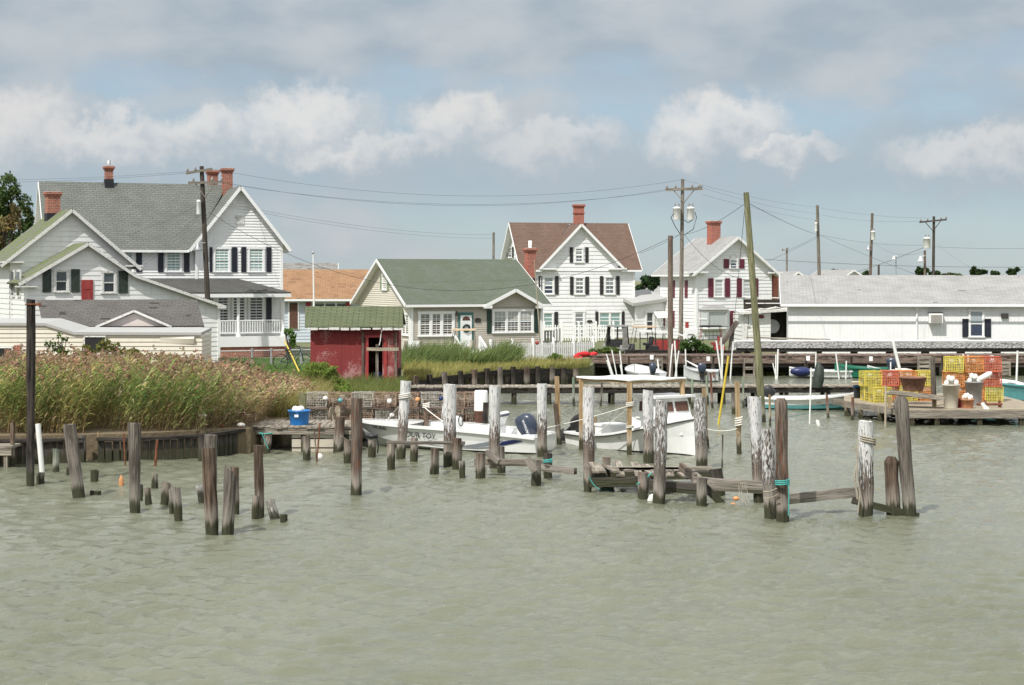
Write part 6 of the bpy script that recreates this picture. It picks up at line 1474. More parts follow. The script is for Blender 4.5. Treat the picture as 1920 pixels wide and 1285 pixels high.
skiff(1640, 1690, 703, 'white skiff edge showing behind the leaning white board', 81.4, R(182), 1.3, 'hull_white', 'hull_white', None, 2.0, .42, .15)
t = skiff(1855, 1990, 742, 'white and aqua boat moored behind the dock at the right edge', 66.5, R(176), 1.9, 'aqua', 'hull_white', None, 4.0, .62, .3); b = MB(); b.slab([(.2, -.9, .72), (2.0, -.1, .95), (2.0, .1, .95), (.2, .9, .72)], .05); b.build('foredeck', M['hull_white'], t)
# covered outboards hung on the boardwalk
b = MB(); c = at(1531, 727, 64.2); b.tube([c, c + Vector((.02, 0, .3)), c + Vector((.1, 0, .75)), c + Vector((.06, 0, .95))], [.2, .24, .17, .05], 9, jit=.5); tag(b.build('draped_net', M['olive_dark'], origin=c), 'dark green net draped over a post on the boardwalk', 'net')
b = MB(); c = at(1502, 697, 81); b.ball(c, .28, 10, (1.9, .8, .8)); tag(b.build('motor_cover', M['navy'], origin=c), 'blue cloth cover on a tilted motor under the quay', 'cover')

# ================================================================== CRAB POTS
def pot_mesh(w_, d, h, gap, th, jit=0.0, seed=1):
    r = random.Random(seed); b = MB()
    def j(p): return Vector(p) + Vector((r.uniform(-jit, jit), r.uniform(-jit, jit), r.uniform(-jit, jit)))
    def sheet(o, u, v, lu, lv):
        o, u, v = Vector(o), Vector(u), Vector(v); nu, nv = int(lu / gap), int(lv / gap); nn = u.cross(v)
        for i in range(nu + 1):
            t_ = th * (2.0 if i in (0, nu) else 1); a, c = o + u * lu * i / nu, o + u * lu * i / nu + v * lv; a, c = j(a), j(c); b.face([a - u * t_ / 2, a + u * t_ / 2, c + u * t_ / 2, c - u * t_ / 2])
        for i in range(nv + 1):
            t_ = th * (2.0 if i in (0, nv) else 1); a, c = o + v * lv * i / nv, o + v * lv * i / nv + u * lu; a, c = j(a), j(c); b.face([a - v * t_ / 2, a + v * t_ / 2, c + v * t_ / 2, c - v * t_ / 2])
    x, y = w_ / 2, d / 2
    sheet((-x, -y, 0), (1, 0, 0), (0, 0, 1), w_, h); sheet((-x, y, 0), (1, 0, 0), (0, 0, 1), w_, h)
    sheet((-x, -y, 0), (0, 1, 0), (0, 0, 1), d, h); sheet((x, -y, 0), (0, 1, 0), (0, 0, 1), d, h)
    sheet((-x, -y, 0), (1, 0, 0), (0, 1, 0), w_, d); sheet((-x, -y, h), (1, 0, 0), (0, 1, 0), w_, d); sheet((-x, -y, h * .55), (1, 0, 0), (0, 1, 0), w_, d)
    return b
pot_proto = {}
def make_pot(key, mat, w_, h, gap, th, jit, seed, label, group):
    t = thing('crab_pot', label, 'crab pot', (0, 0, 0), 0, group)
    pot_mesh(w_, w_, h, gap, th, jit, seed).build('wire_cage', M[mat], t)
    b = MB(); b.tube([(.0, 0, .02), (0, 0, h * .5)], .07, 8); b.build('bait_well', M[mat], t)
    b = MB(); r = random.Random(seed)
    for s in (-1, 1): b.tube([(s * w_ / 2, 0, h * .3), (s * w_ * .3, 0, h * .32), (s * w_ * .12, 0, h * .34)], [.12, .09, .06], 8, cap=False)
    pts = [Vector((r.uniform(-.25, .25), -w_ * .38 + r.uniform(-.06, .06), h * r.uniform(.1, .9))) for _ in range(9)]
    b.tube(pts, .022, 4); b.build('rope_bundle', M['rope'], t)
    b = MB(); b.ball((r.uniform(-.15, .15), -w_ * .3, h * .7), .07, 8, (1.5, 1, 1)); b.build('cork_float', M['float'] if seed < 4 else M['pot_grey'], t)
    return t
def put_pot(key, loc, rz, label, group, *a):
    if key not in pot_proto: t = make_pot(key, *a, label, group); pot_proto[key] = t
    else: t = copy_tree(pot_proto[key]); t['label'] = label
    t.location = loc; t.rotation_euler = (0, 0, rz); return t
KIND = {'y': ('pot_y', .60, .50, .055, .016, .012, 1), 'r': ('pot_r', .60, .50, .055, .016, .012, 2), 'o': ('pot_o', .60, .50, .055, .016, .012, 3), 'b': ('pot_old', .62, .40, .055, .011, .03, 4), 'g': ('pot_grey', .62, .40, .055, .010, .025, 5)}
CN = {'y': 'yellow', 'r': 'orange-red', 'o': 'orange', 'b': 'rusty brown', 'g': 'grey'}
Yr = 59.3; gr = 'bright crab pots stacked on the right dock'; WORD = ['first', 'second', 'third', 'fourth', 'fifth', 'sixth', 'seventh', 'eighth', 'ninth']
def row(cols, px0, Y, z, step, lab, group, ry=.04):
    x = at(px0, 0, Y).x
    for i, k in enumerate(cols):
        if k == '-': continue
        put_pot(k, (x + i * step + rnd.uniform(-.03, .03), Y + rnd.uniform(-.07, .07), z), rnd.uniform(-ry, ry) * 1.5, lab % (CN[k], WORD[i]), group, *KIND[k])
row('yoyo', 1633, 59.0, .55, .62, '%s crab pot, %s from the left in the bottom tier of the low stack', gr)
row('yroy', 1633, 59.0, 1.06, .62, '%s crab pot, %s from the left on top of the low stack', gr, .11)
row('ooy', 1790, 58.6, .55, .63, '%s crab pot, %s from the left in the bottom tier of the tall stack', gr)
row('oor', 1788, 58.6, 1.06, .63, '%s crab pot, %s from the left in the middle tier of the tall stack', gr)
row('yor', 1788, 58.6, 1.57, .63, '%s crab pot, %s from the left on top of the tall stack', gr, .12)
put_pot('y', (at(1650, 0, 58.2).x, 58.2, .55), .1, 'single yellow crab pot standing in front of the low stack', gr, *KIND['y'])
gl = 'old wire crab pots shelved behind the motorboat'
row('gbbgbbbb', 597, 49.9, .60, .66, '%s crab pot, %s along the lower row from the blue tub', gl, .1)
row('gbgbbgbb', 597, 49.9, 1.03, .66, '%s crab pot, %s along the upper row from the blue tub', gl, .1)
b = MB(); a, c = at(578, 0, 49.55), at(900, 0, 49.55); b.beam((a.x, 49.55, 1.0), (c.x, 49.55, 1.0), .05, .05); b.beam((a.x, 50.1, 1.0), (c.x, 50.1, 1.0), .05, .05); tag(b.build('shelf_rail', M['w_dbrown'], origin=a), 'thin brown rail between the two rows of old crab pots', 'rail')
for px, py, m_, lab in ((610, 747, 'float', 'pinkish float in the first upper old crab pot'), (638, 751, 'aqua', 'pale green float hanging among the old crab pots'), (730, 752, 'float', 'white float hung right of the lone piling'), (783, 749, 'orange_buoy', 'orange-faced float beside the rope-coiled piling'), (735, 779, 'float', 'white float low in the old crab pots'), (827, 747, 'navy', 'small dark blue float left of the widest white piling')):
    ball_thing(px, py, 49.4, .068, m_, 'float', lab, 'float', (1.1, 1, 1), 'floats hung on the old crab pots')
# netting heaps behind and over old pots
# ---- blue tub with floats
t = thing('blue_tub', 'bright blue plastic tub full of white floats on the low dock', 'tub', (at(561, 0, 47.4).x, 47.4, .71)); b = MB(); b.lathe([(.25, 0), (.30, .36), (.325, .37), (.325, .40), (.285, .40), (.24, .04)], (0, 0, 0), 20); b.build('bucket', M['blue_tub'], t)
b = MB(); b.box((-.04, -.30, .26), (.11, .02, .07)); b.build('sticker', M['trim'], t)
o = t.location
for i, (x, y, w_) in enumerate(((-.1, -.05, 'left'), (.05, .02, 'middle'), (.02, -.14, 'front'))): ball_thing(0, 0, 1, .1, 'float', 'float', w_ + ' white float heaped in the blue tub', 'float').location = o + Vector((x, y, .42))
b = MB(); c = at(622, 776, 46.9); b.lathe([(.001, -.01), (.15, -.01), (.15, .01), (.001, .01)], c, 14, M=Matrix.Rotation(R(60), 3, 'Z') @ Matrix.Rotation(R(90), 3, 'X') @ Matrix.Diagonal((.9, 1.25, 1)).to_3x3(), smooth=False); b.lathe([(.001, -.01), (.14, -.01), (.14, .01), (.001, .01)], c + Vector((.16, .06, .04)), 14, M=Matrix.Rotation(R(-50), 3, 'Z') @ Matrix.Rotation(R(95), 3, 'X') @ Matrix.Diagonal((.9, 1.2, 1)).to_3x3(), smooth=False); b.tube([c, c + Vector((.1, 0, -.35))], .02, 5); tag(b.build('tub_cover', M['w_sand'], origin=c), 'pair of pale round lids leaning at the dock corner by the old crab pots', 'lid')
t = thing('upturned_bucket', 'white plastic drum upside down on a brown basket behind the piling', 'drum', at(902, 790, 49.2)); b = MB(); zc = at(902, 770, 49.2).z - t.location.z
b.lathe([(.205, zc), (.20, zc + .08), (.19, zc + .55), (.17, zc + .58), (.001, zc + .59)], (0, 0, 0), 20); b.build('drum', M['pvc'], t)
c = at(902, 788, 49.2); b = MB(); b.lathe([(.15, -.12), (.2, .24), (.21, .25), (.21, .28), (.17, .28)], c, 16); tag(b.build('basket', M['basket_brown'], origin=c), 'brown slatted basket under the upturned white drum', 'basket')

# ================================================================== RIGHT DOCK AND ITS CLUTTER
z = .54; A_, B_ = on(1702, 768, z), on(1985, 768, z); C_ = on(1582, 751, z)
t = thing('pot_dock', 'broad sunlit plank dock loaded with bright crab pots', 'dock', (A_.x, A_.y, 0)); o3 = t.location.copy(); b = MB()
n = 60
for i in range(n):
    f0, f1 = (i + .03) / n, (i + .97) / n; y0, y1 = A_.y + (62.5 - A_.y) * f0, A_.y + (62.5 - A_.y) * f1
    xl = lambda y: A_.x + (C_.x - A_.x) * min(1, (y - A_.y) / (C_.y - A_.y)) if y < C_.y else C_.x + (y - C_.y) * .2
    b.hexa([(xl(y0), y0, z - .05), (B_.x, y0, z - .05), (B_.x, y1, z - .05), (xl(y1), y1, z - .05), (xl(y0), y0, z), (B_.x, y0, z), (B_.x, y1, z), (xl(y1), y1, z)])
wl(b.build('deck', M['w_sand'], origin=o3), t); b = MB()
b.beam((A_.x, A_.y - .04, z - .16), (B_.x, A_.y - .04, z - .16), .06, .24); b.beam((A_.x - .04, A_.y, z - .13), (C_.x - .04, C_.y, z - .13), .06, .2); b.beam((A_.x, 58, z - .2), (B_.x, 58, z - .2), .08, .22); b.beam((C_.x, 61, z - .2), (B_.x, 61, z - .2), .08, .22)
wl(b.build('stringer', M['w_deck'], origin=o3), t)
for px in (1710, 1757, 1837, 1916):
    for yy in (A_.y + .06, 57.6, 60.5):
        b = MB(); x = at(px, 0, A_.y).x + (yy - A_.y) * .05; b.beam((x, yy, -.6), (x, yy, z - .05), .15, .15, (0, 1, 0)); wl(b.build('leg', M['w_redpost' if yy < 56 else 'w_dark'], origin=o3), t)
for f in (.12, .42, .72, .95):
    p = A_.lerp(C_, f); b = MB(); b.beam((p.x, p.y, -.6), (p.x, p.y, z - .05), .13, .13, (0, 1, 0)); b.beam((p.x - .05, p.y - .02, z - .14), (p.x + .8, p.y + .3, z - .14), .1, .18); wl(b.build('leg', M['w_tan'], origin=o3), t)
def can(px, py, Y, label, mat, r=.27, h=.72):
    c = at(px, py, Y); c.z = z + .005; b = MB(); b.lathe([(r * .8, 0), (r, h), (r * 1.08, h), (r * 1.08, h + .05), (r * .96, h + .05), (r * .9, h - .08)], c, 18); o = tag(b.build('plastic_can', M[mat], origin=c), label, 'can'); return c
c1 = can(1783, 765, 55.6, 'beige plastic can heaped with white floats on the right dock', 'can'); c2 = can(1826, 760, 56.8, 'grey plastic can with white floats behind the orange basket', 'can_grey', .29, .74)
gfl = 'white floats heaped in the two cans'
for cc, nm in ((c1, 'beige'), (c2, 'grey')):
    for i in range(7):
        a = i * 2.4; r_ = .05 + .025 * i; p = cc + Vector((r_ * math.cos(a), r_ * math.sin(a), .80 + (.14 if i < 3 else 0) + .02 * (i % 2)))
        b = MB(); b.ball(p, .085, 9, (1, 1, 1.25)); tag(b.build('float', M['float'], origin=p), 'white float heaped in the ' + nm + ' plastic can', 'float', gfl + ' ' + nm)
p = c2 + Vector((.32, -.1, .95)); b = MB(); b.lathe([(.03, -.3), (.09, -.2), (.10, .15), (.05, .28)], p, 12, M=Matrix.Rotation(R(62), 3, 'Y')); tag(b.build('buoy', M['float'], origin=p), 'long white buoy sticking out of the grey can', 'buoy')
c = at(1814, 763, 55.5); c.z = z; b = MB(); b.lathe([(.17, 0), (.21, .26), (.22, .26), (.22, .30), (.19, .30), (.17, .2)], c, 16); tag(b.build('basket', M['basket'], origin=c), 'orange bushel basket with white rope before the grey can', 'basket')
for i in range(5): p = c + Vector((.11 * math.cos(i * 1.3), .11 * math.sin(i * 1.3), .34 + .05 * (i % 2))); b = MB(); b.ball(p, .075, 9, (1, 1, 1.4)); tag(b.build('float', M['float'], origin=p), 'white float piled in the orange bushel basket', 'float', 'floats in the orange basket')
c = at(1801, 764, 55.8); c.z = z; b = MB(); b.lathe([(.13, 0), (.15, .3), (.14, .3)], c, 12); tag(b.build('red_bucket', M['red'], origin=c), 'red bucket between the beige can and the orange basket', 'bucket')
c = at(1848, 767, 55.2); b = MB(); b.tube([c + Vector((-.1, 0, .2)), c + Vector((.0, -.03, 0)), c + Vector((.04, -.06, -.22))], [.07, .11, .10], 12); tag(b.build('buoy', M['float'], origin=c), 'cream cylinder buoy hanging over the right dock edge', 'buoy')
c = at(1865, 758, 55.8); c.z = z + .1; b = MB(); b.tube([c + Vector((-.55, .15, 0)), c + Vector((.25, 0, 0))], .04, 8)
for x in (-.3, .18): b.lathe([(.14, -.02), (.14, .02)], c + Vector((x, .05, 0)), 12, M=Matrix.Rotation(R(90), 3, 'Y'))
tag(b.build('reel', M['rust'], origin=c), 'rusty cable reel lying on the sandy dock boards', 'reel')
tag(pile(1748.5, 670, 1752, 765, 6.5, 6.5, 'w_grey', 'grey square post rising from the right dock between the pot stacks', Y=56.3, square=True, zb=.5), cat='post')
stick(1661, 724, 1660, 800, 4, 'w_sand', 'thin bleached stake at the left corner of the pot dock', 'stake', 'wooden_stake')
t = thing('wire_basket', 'rusty tapered wire basket set before the low crab pot stack', 'basket', at(1712, 733, 57.2)); b = MB(); zb_ = .0
b.lathe([(.32, 0), (.44, .42), (.45, .42), (.45, .46), (.41, .46), (.29, .03)], (0, 0, 0), 18); b.build('basket_shell', M['basket_brown'], t)
t = thing('work_table', 'low grey culling table at the front of the pot dock', 'table', on(1720, 770, z)); o3 = t.location.copy(); b = MB(); a, c = at(1662, 736, 56.2), at(1765, 747, 55.4); b.beam(a, c, .8, .05); b.beam(a - Vector((0, .42, -.03)), c - Vector((0, .42, -.03)), .03, .16); wl(b.build('table_top', M['w_deck'], origin=o3), t)
for px in (1668, 1752): b = MB(); p = at(px, 750, 55.6); b.beam((p.x, p.y, z), (p.x, p.y, p.z + .1), .09, .09, (0, 1, 0)); wl(b.build('leg', M['w_tan'], origin=o3), t)
c = at(1610, 745, 60.2); c.z = z; b = MB(); b.lathe([(.17, 0), (.19, .42), (.18, .42), (.16, .38)], c, 14); o = tag(b.build('bucket', M['black'], origin=c), 'black bucket with blue rim left of the low pot stack', 'bucket'); b = MB(); b.lathe([(.2, .40), (.205, .5), (.19, .5)], (0, 0, 0), 14); b.build('rim', M['blue_tub'], o)
plank((1598, 719), (1632, 717), 60.0, 60.0, .5, .1, 'w_sand', 'stack of pale boards left of the low pot stack')

# ================================================================== WHITE POLES, LADDERS AND CLUTTER BY THE QUAY
for i, (xt, yt, xb, yb, w_, lab) in enumerate((
    (1139, 675, 1150, 710, 6, 'broad white board leaning at the left of the pole cluster'), (1137, 664, 1152, 712, 2.6, 'white plastic pole leaning behind the broad white board'), (1147, 656, 1158, 712, 2.4, 'tallest white plastic pole left of the astern skiff'),
    (1162, 658, 1168, 710, 2.4, 'straight white plastic pole touching the astern skiff'), (1163, 684, 1168, 711, 2.6, 'short white pole under the canopy tarp'), (1233, 674, 1237, 710, 3, 'short white pole at the right side of the astern skiff'),
    (1261, 645, 1255, 712, 2.8, 'white pole leaning right just beside the brown utility pole'), (1265, 639, 1269, 712, 3, 'tallest white pole crossing right of the brown utility pole'), (1273, 658, 1265, 712, 2.6, 'white pole leaning right in the crossed pair'),
    (1285, 655, 1287, 700, 2.6, 'lone upright white pole above the rust-streaked skiff'), (1343, 639, 1352, 704, 3.2, 'white pole leaning left behind the rust-streaked skiff'), (1352, 633, 1354, 706, 2.6, 'tall upright white pole behind the rust-streaked skiff'),
    (1356, 646, 1354, 706, 2.2, 'thin white pole close behind two thicker ones'), (1374, 640, 1369, 717, 3, 'long white pole leaning right of the yellow pole'), (1455, 665, 1454, 712, 2.4, 'white pole in the pair right of the green pole'),
    (1459, 655, 1457, 717, 3.2, 'thick white pole in the pair right of the green pole'), (1449, 681, 1455, 708, 2.4, 'short white pole leaning against the pair'), (1530, 660, 1529, 705, 2.6, 'white pole before the quay near the draped net'),
    (1567, 660, 1573, 708, 2.8, 'white pole leaning left before the low white skiff'), (1587, 677, 1586, 708, 2.8, 'white pole at the bow of the green skiff'), (1674, 640, 1690, 705, 6, 'wide white board leaning above the low crab pot stack'),
    (1670, 679, 1670, 706, 2.8, 'short white pole left of the wide leaning board'), (1800, 667, 1800, 705, 3, 'first of three white pole tips over the tall pot stack'), (1806, 664, 1804, 705, 3, 'middle one of three white pole tips over the tall pot stack'),
    (1815, 666, 1817, 705, 3.2, 'last of three white pole tips over the tall pot stack'), (1908, 658, 1905, 740, 4, 'white pole at the right edge before the aqua boat'))):
    stick(xt, yt, xb, yb, w_, 'pvc', lab, 'pole' if 'board' not in lab else 'board', 'plastic_pole', 'white poles along the quay', Y=80.6 if i < 20 else 76.5, n=7)
def ladder(px0, px1, py0, py1, Y, label, n=4):
    b = MB()
    for px in (px0, px1): b.beam(at(px, py0, Y), at(px, py1, Y), .09, .09, (0, 1, 0))
    for i in range(n): py = py0 + (py1 - py0) * (i + .4) / n; b.beam(at(px0, py, Y), at(px1, py, Y), .05, .14)
    tag(b.build('ladder', M['w_deck'], origin=at(px0, py1, Y)), label, 'ladder', 'wooden ladders on the quay')
ladder(1226, 1241, 670, 710, 82.2, 'wooden ladder on the quay behind the astern skiff'); ladder(1395, 1414, 672, 712, 82.2, 'wooden ladder on the quay left of the green pole foot', 3); ladder(1722, 1744, 668, 700, 82.2, 'wooden ladder on the quay above the low pot stack'); ladder(1873, 1893, 678, 705, 82.0, 'wooden ladder behind the tall pot stack at right')
for px, py, lab in ((1515, 672, 'white notice card on the quay planks left of the draped net'), (1633, 673, 'white notice card on the quay planks above the green skiff'), (1860, 671, 'white notice card on the quay planks behind the tall pot stack'), (1222, 670, 'small white notice card on the quay above the astern skiff'), (1328, 673, 'small white notice card above the rust-streaked skiff')):
    b = MB(); b.box(at(px, py, 82.1), (.17, .03, .22)); tag(b.build('notice_card', M['trim'], origin=at(px, py, 82.1)), lab, 'notice', 'notices nailed to the quay')
c = at(1097, 668, 82.6); b = MB(); r = random.Random(4)
for i in range(15): q = c + Vector((r.uniform(-.42, .42), r.uniform(-.25, .25), r.uniform(-.22, .14))); b.ball(q, r.uniform(.13, .22), 10, Matrix.Rotation(r.uniform(-.4, .4), 3, 'Y') @ Matrix.Diagonal(Vector((1.3, 1.0, .6))).to_3x3())
b.tube([c + Vector((-.38, -.25, -.1)), c + Vector((-.42, -.3, -.35)), c + Vector((-.4, -.3, -.55))], [.12, .10, .06], 7, jit=.4); tag(b.build('red_tarp', M['red_cloth'], origin=c), 'crumpled red cloth heap on the left end of the quay', 'cloth')
t = thing('boat_winch', 'grey diagonal timber hoist standing behind the long white poles', 'hoist', on(1370, 664, 1.0)); o3 = t.location.copy(); b = MB(); b.beam(at(1352, 647, 85), at(1383, 603, 85), .22, .25, (0, 1, 0)); wl(b.build('boom', M['w_grey'], origin=o3), t); b = MB(); b.beam(at(1368, 672, 85.2), at(1374, 613, 85.2), .2, .2, (0, 1, 0)); wl(b.build('post', M['w_grey'], origin=o3), t)
# picket fences
def picket(p0, p1, z1, label, gap=.13, posts=6, ht=.95, name='picket_fence'):
    p0, p1 = Vector((p0.x, p0.y, GZ)), Vector((p1.x, p1.y, GZ)); t = thing(name, label, 'fence', p0); o3 = p0.copy(); d = p1 - p0; L_ = d.length; d.normalize(); nr = Vector((d.y, -d.x, 0)); b = MB(); n = int(L_ / gap)
    for i in range(n):
        p = p0 + d * (i + .5) * gap + nr * .04; h = ht + rnd.uniform(-.03, .03); e = d * .036; q = nr * .01
        b.hexa([p - e - q + UP * .08, p + e - q + UP * .08, p + e + q + UP * .08, p - e + q + UP * .08, p - e - q + UP * (h - .06), p + e - q + UP * (h - .06), p + e + q + UP * (h - .06), p - e + q + UP * (h - .06)])
        b.face([p - e - q + UP * (h - .06), p + e - q + UP * (h - .06), p - q + UP * h])
    wl(b.build('pickets', M['trim'], origin=o3), t); b = MB()
    for z_ in (.3, ht - .22): b.beam(p0 + UP * z_, p1 + UP * z_, .05, .09)
    wl(b.build('rail', M['trim'], origin=o3), t)
    for i in range(posts):
        p = p0.lerp(p1, i / (posts - 1)); b = MB(); b.box(p + UP * (ht + .12) / 2, (.12, .12, ht + .12)); b.lathe([(.085, 0), (.0, .12)], p + UP * (ht + .12), 4); wl(b.build('fence_post', M['trim'], origin=o3), t)
picket(at(920, 0, 81), at(1112, 0, 85), 0, 'white picket fence along the reeds before the two cottages'); picket(at(1020, 0, 108), at(1150, 0, 108), 0, 'far white picket fence at the foot of the brown-roofed house', .16, 5, 1.1)
b = MB()
for i in range(6): p = at(1022 + i * 5.5, 646, 96); b.box((p.x, 96, GZ + .55), (.10, .04, 1.1 + .25 * (i == 5)))
b.beam(at(1018, 641, 96), at(1052, 645, 96), .05, .09); tag(b.build('gate', M['can_grey'], origin=at(1020, 660, 96)), 'grey wooden gate between the taupe cottage and the brown-roofed house', 'gate')
# white panel fence near the red shed and wire fence
t = thing('panel_fence', 'white board panel between two grey posts right of the red shed', 'fence', at(775, 672, 80)); o3 = t.location.copy(); b = MB(); a, c = at(764, 672, 80), at(789, 640, 80); b.box(((a.x + c.x) / 2, 80, (a.z + c.z) / 2), (c.x - a.x, .05, c.z - a.z)); wl(b.build('panel', M['trim'], origin=o3), t)
for px in (761, 791): b = MB(); p = at(px, 640, 80); b.box((p.x, 80, (p.z + GZ) / 2), (.15, .15, p.z - GZ + .05)); wl(b.build('post', M['w_deck'], origin=o3), t)
t = thing('chain_link_fence', 'low galvanised chain-link fence in front of the porch brick base', 'fence', at(480, 690, 80)); o3 = t.location.copy(); b = MB()
a, c = at(405, 659, 80), at(585, 656, 80); b.tube([a, c], .022, 5)
for i in range(44): f = i / 44; p = a.lerp(c, f); b.tube([p, p + Vector((.1, 0, -1.0))], .004, 3, cap=False); b.tube([p, p + Vector((-.1, 0, -1.0))], .004, 3, cap=False)
wl(b.build('mesh_panel', M['steel'], origin=o3), t)
for px in (473, 509, 565): b = MB(); p = at(px, 653, 80); b.tube([(p.x, 79.95, GZ), p + Vector((0, -.05, 0))], .05, 8); wl(b.build('post', M['steel'], origin=o3), t)
# golf carts
def cart(px, py, Y, rz, label, body, roof, seatm, cover=False, s=.85, w2=.5):
    p = at(px, py, Y); t = thing('golf_cart', label, 'golf cart', (p.x, Y, GZ), rz); t.scale = (s * .8, s, s)
    for x in (-.75, .8):
        for y in (-w2, w2):
            b = MB(); b.lathe([(.06, -.08), (.20, -.08), (.22, -.05), (.22, .05), (.20, .08), (.06, .08)], (x, y, .22), 14, M=Matrix.Rotation(R(90), 3, 'X')); w_ = b.build('wheel', M['black'], t); b = MB(); b.lathe([(.001, -.085), (.1, -.085), (.1, .085), (.001, .085)], (x, y, .22), 10, M=Matrix.Rotation(R(90), 3, 'X')); b.build('hub', M['red'] if body == 'black' else M['steel'], w_)
    b = MB(); b.box((0, 0, .38), (1.5, .95, .12)); frustum(b, .75, 1.15, .45, .35, .35, .8, 0, .2, .05); frustum(b, -1.15, -.3, .5, .5, .4, .68, .1, 0, .03); b.build('body', M[body], t)
    b = MB(); b.box((-.35, 0, .78), (.5, .9, .14)); b.box((-.62, 0, 1.02), (.12, .9, .42), M=Matrix.Rotation(-.2, 3, 'Y')); b.build('seat', M[seatm], t)
    b = MB()
    for y in (-.45, .45):
        for q0, q1 in (((.85, y, .75), (.62, y, 1.80)), ((-.9, y, .6), (-.78, y, 1.80))): b = MB(); b.tube([q0, q1], .022, 6); b.build('roof_post', M['dark_metal'] if body != 'red' else M['red'], t)
    b = MB(); b.box((-.08, 0, 1.83), (1.7, 1.08, .06)); b.box((-.08, 0, 1.87), (1.5, .9, .03)); b.build('roof', M[roof], t)
    b = MB(); b.tube([(.5, -.2 + .15 * math.cos(k * .6283), 1.05 + .15 * math.sin(k * .6283)) for k in range(11)], .018, 5); b.tube([(.75, -.2, .75), (.5, -.2, 1.05)], .02, 5); b.build('steering_wheel', M['black'], t)
    if cover:
        b = MB()
        for x0, x1 in ((.8, .66),): b.face([(x0, -.5, .5), (x0, .5, .5), (x1, .5, 1.78), (x1, -.5, 1.78)])
        b.face([(-.95, -.5, .5), (.8, -.5, .5), (.75, -.5, 1.0), (-.92, -.5, 1.0)]); b.face([(-.1, -.52, .5), (.08, -.52, .5), (.02, -.52, 1.78), (-.08, -.52, 1.78)]); b.face([(-.95, -.5, .5), (-.75, -.5, .5), (-.74, -.5, 1.78), (-.83, -.5, 1.78)]); b.face([(.6, -.5, .5), (.8, -.5, .5), (.66, -.5, 1.78), (.5, -.5, 1.78)]); b.face([(-.95, .5, .5), (-.5, .5, .5), (-.5, .5, 1.78), (-.83, .5, 1.78)])
        b.build('rain_cover', M['net_grey'], t)
    return t
cart(868, 650, 82.5, R(176), 'golf cart with flat tan roof parked before the taupe cottage', 'hull_white', 'tan_roof', 'can')
cart(1156, 645, 89, R(172), 'golf cart wrapped in a smoky rain cover by the picket fence', 'can_grey', 'can_grey', 'black', True)
cart(1206, 650, 87.5, R(188), 'black golf cart with red hubs and tan roof right of the covered one', 'black', 'tan_roof', 'black')
t = cart(1331, 640, 88.5, R(178), 'red framed golf cart with black roof in front of the bay window', 'red', 'black', 'red')
b = MB()
for i in range(6): b.tube([(-.9 + i * .3, -.5, 1.0), (-.9 + i * .3, -.5, 1.5)], .014, 4)
for z_ in (1.0, 1.25, 1.5): b.tube([(-.9, -.5, z_), (.6, -.5, z_)], .014, 4)
b.build('wire_rack', M['dark_metal'], t)
# metal railing ramp before the maroon-shuttered house
t = thing('ramp_railing', 'dark metal ramp railing with white handrail beside the black golf cart', 'railing', at(1200, 645, 92)); o3 = t.location.copy(); b = MB(); a, c = at(1200, 622, 92), at(1300, 636, 92); b.tube([a - UP * .35, c - UP * .1], .025, 5)
for i in range(8): p = a.lerp(c, i / 7); b.tube([p, (p.x, p.y, GZ)], .03, 5)
wl(b.build('balusters', M['dark_metal'], origin=o3), t); b = MB(); b.beam(at(1198, 621, 91.9), at(1262, 623, 91.9), .06, .12); b.beam(at(1262, 623, 91.9), at(1300, 636, 91.9), .06, .08); wl(b.build('handrail', M['trim'], origin=o3), t)
b = MB(); a, c = at(1225, 644, 93), at(1275, 638, 93); b.box(((a.x + c.x) / 2, 93, (a.z + GZ) / 2 + .1), (c.x - a.x, .2, .7)); tag(b.build('red_skirting', M['red'], origin=a), 'low red painted base behind the ramp railing', 'plinth')
b = MB(); c = at(1295, 621, 90); b.box(c, (.7, .3, .3)); b.beam(c, (c.x, c.y, GZ), .3, .2, (0, 1, 0)); tag(b.build('fish_table', M['trim'], origin=c), 'small white pedestal table at the corner of the maroon-shuttered house', 'table')
ball_thing(1007, 643, 82, .10, 'red', 'red_ball', 'shiny red ball finial above the picket fence', 'ball')
stick(1002, 487, 1013, 645, 2.4, 'w_sand', 'slim bleached pole leaning against the taupe cottage corner', 'pole', 'wooden_pole', Y=83)
# bicycle on the lawn
def bicycle(px, py, Y, label):
    p = at(px, py, Y); p.z = GZ; t = thing('bicycle', label, 'bicycle', p, R(8))
    for x in (-.52, .52):
        b = MB(); b.tube([(x + .33 * math.cos(k * .3142), 0, .34 + .33 * math.sin(k * .3142)) for k in range(21)], .022, 5); w_ = b.build('wheel', M['black' if x < 0 else 'bike'], t); b = MB()
        for k in range(6): b.tube([(x + .32 * math.cos(k * .5236), 0, .34 + .32 * math.sin(k * .5236)), (x - .32 * math.cos(k * .5236), 0, .34 - .32 * math.sin(k * .5236))], .004, 3)
        b.build('spokes', M['steel'], w_)
    b = MB()
    for a, c in (((-.52, 0, .34), (-.08, 0, .3)), ((-.08, 0, .3), (-.2, 0, .82)), ((-.52, 0, .34), (-.18, 0, .74)), ((-.08, 0, .3), (.36, 0, .8)), ((-.18, 0, .74), (.34, 0, .84)), ((.52, 0, .34), (.33, 0, .98))): b.tube([a, c], .022, 6)
    b.build('frame', M['bike'], t); b = MB(); b.box((-.21, 0, .86), (.26, .13, .06)); b.build('saddle', M['black'], t)
    b = MB(); b.tube([(.2, -.3, 1.02), (.33, -.1, 1.03), (.33, .1, 1.03), (.2, .3, 1.02)], .017, 5); b.build('handlebar', M['dark_metal'], t)
bicycle(548, 690, 76, 'dark green bicycle standing on the lawn left of the red shed')
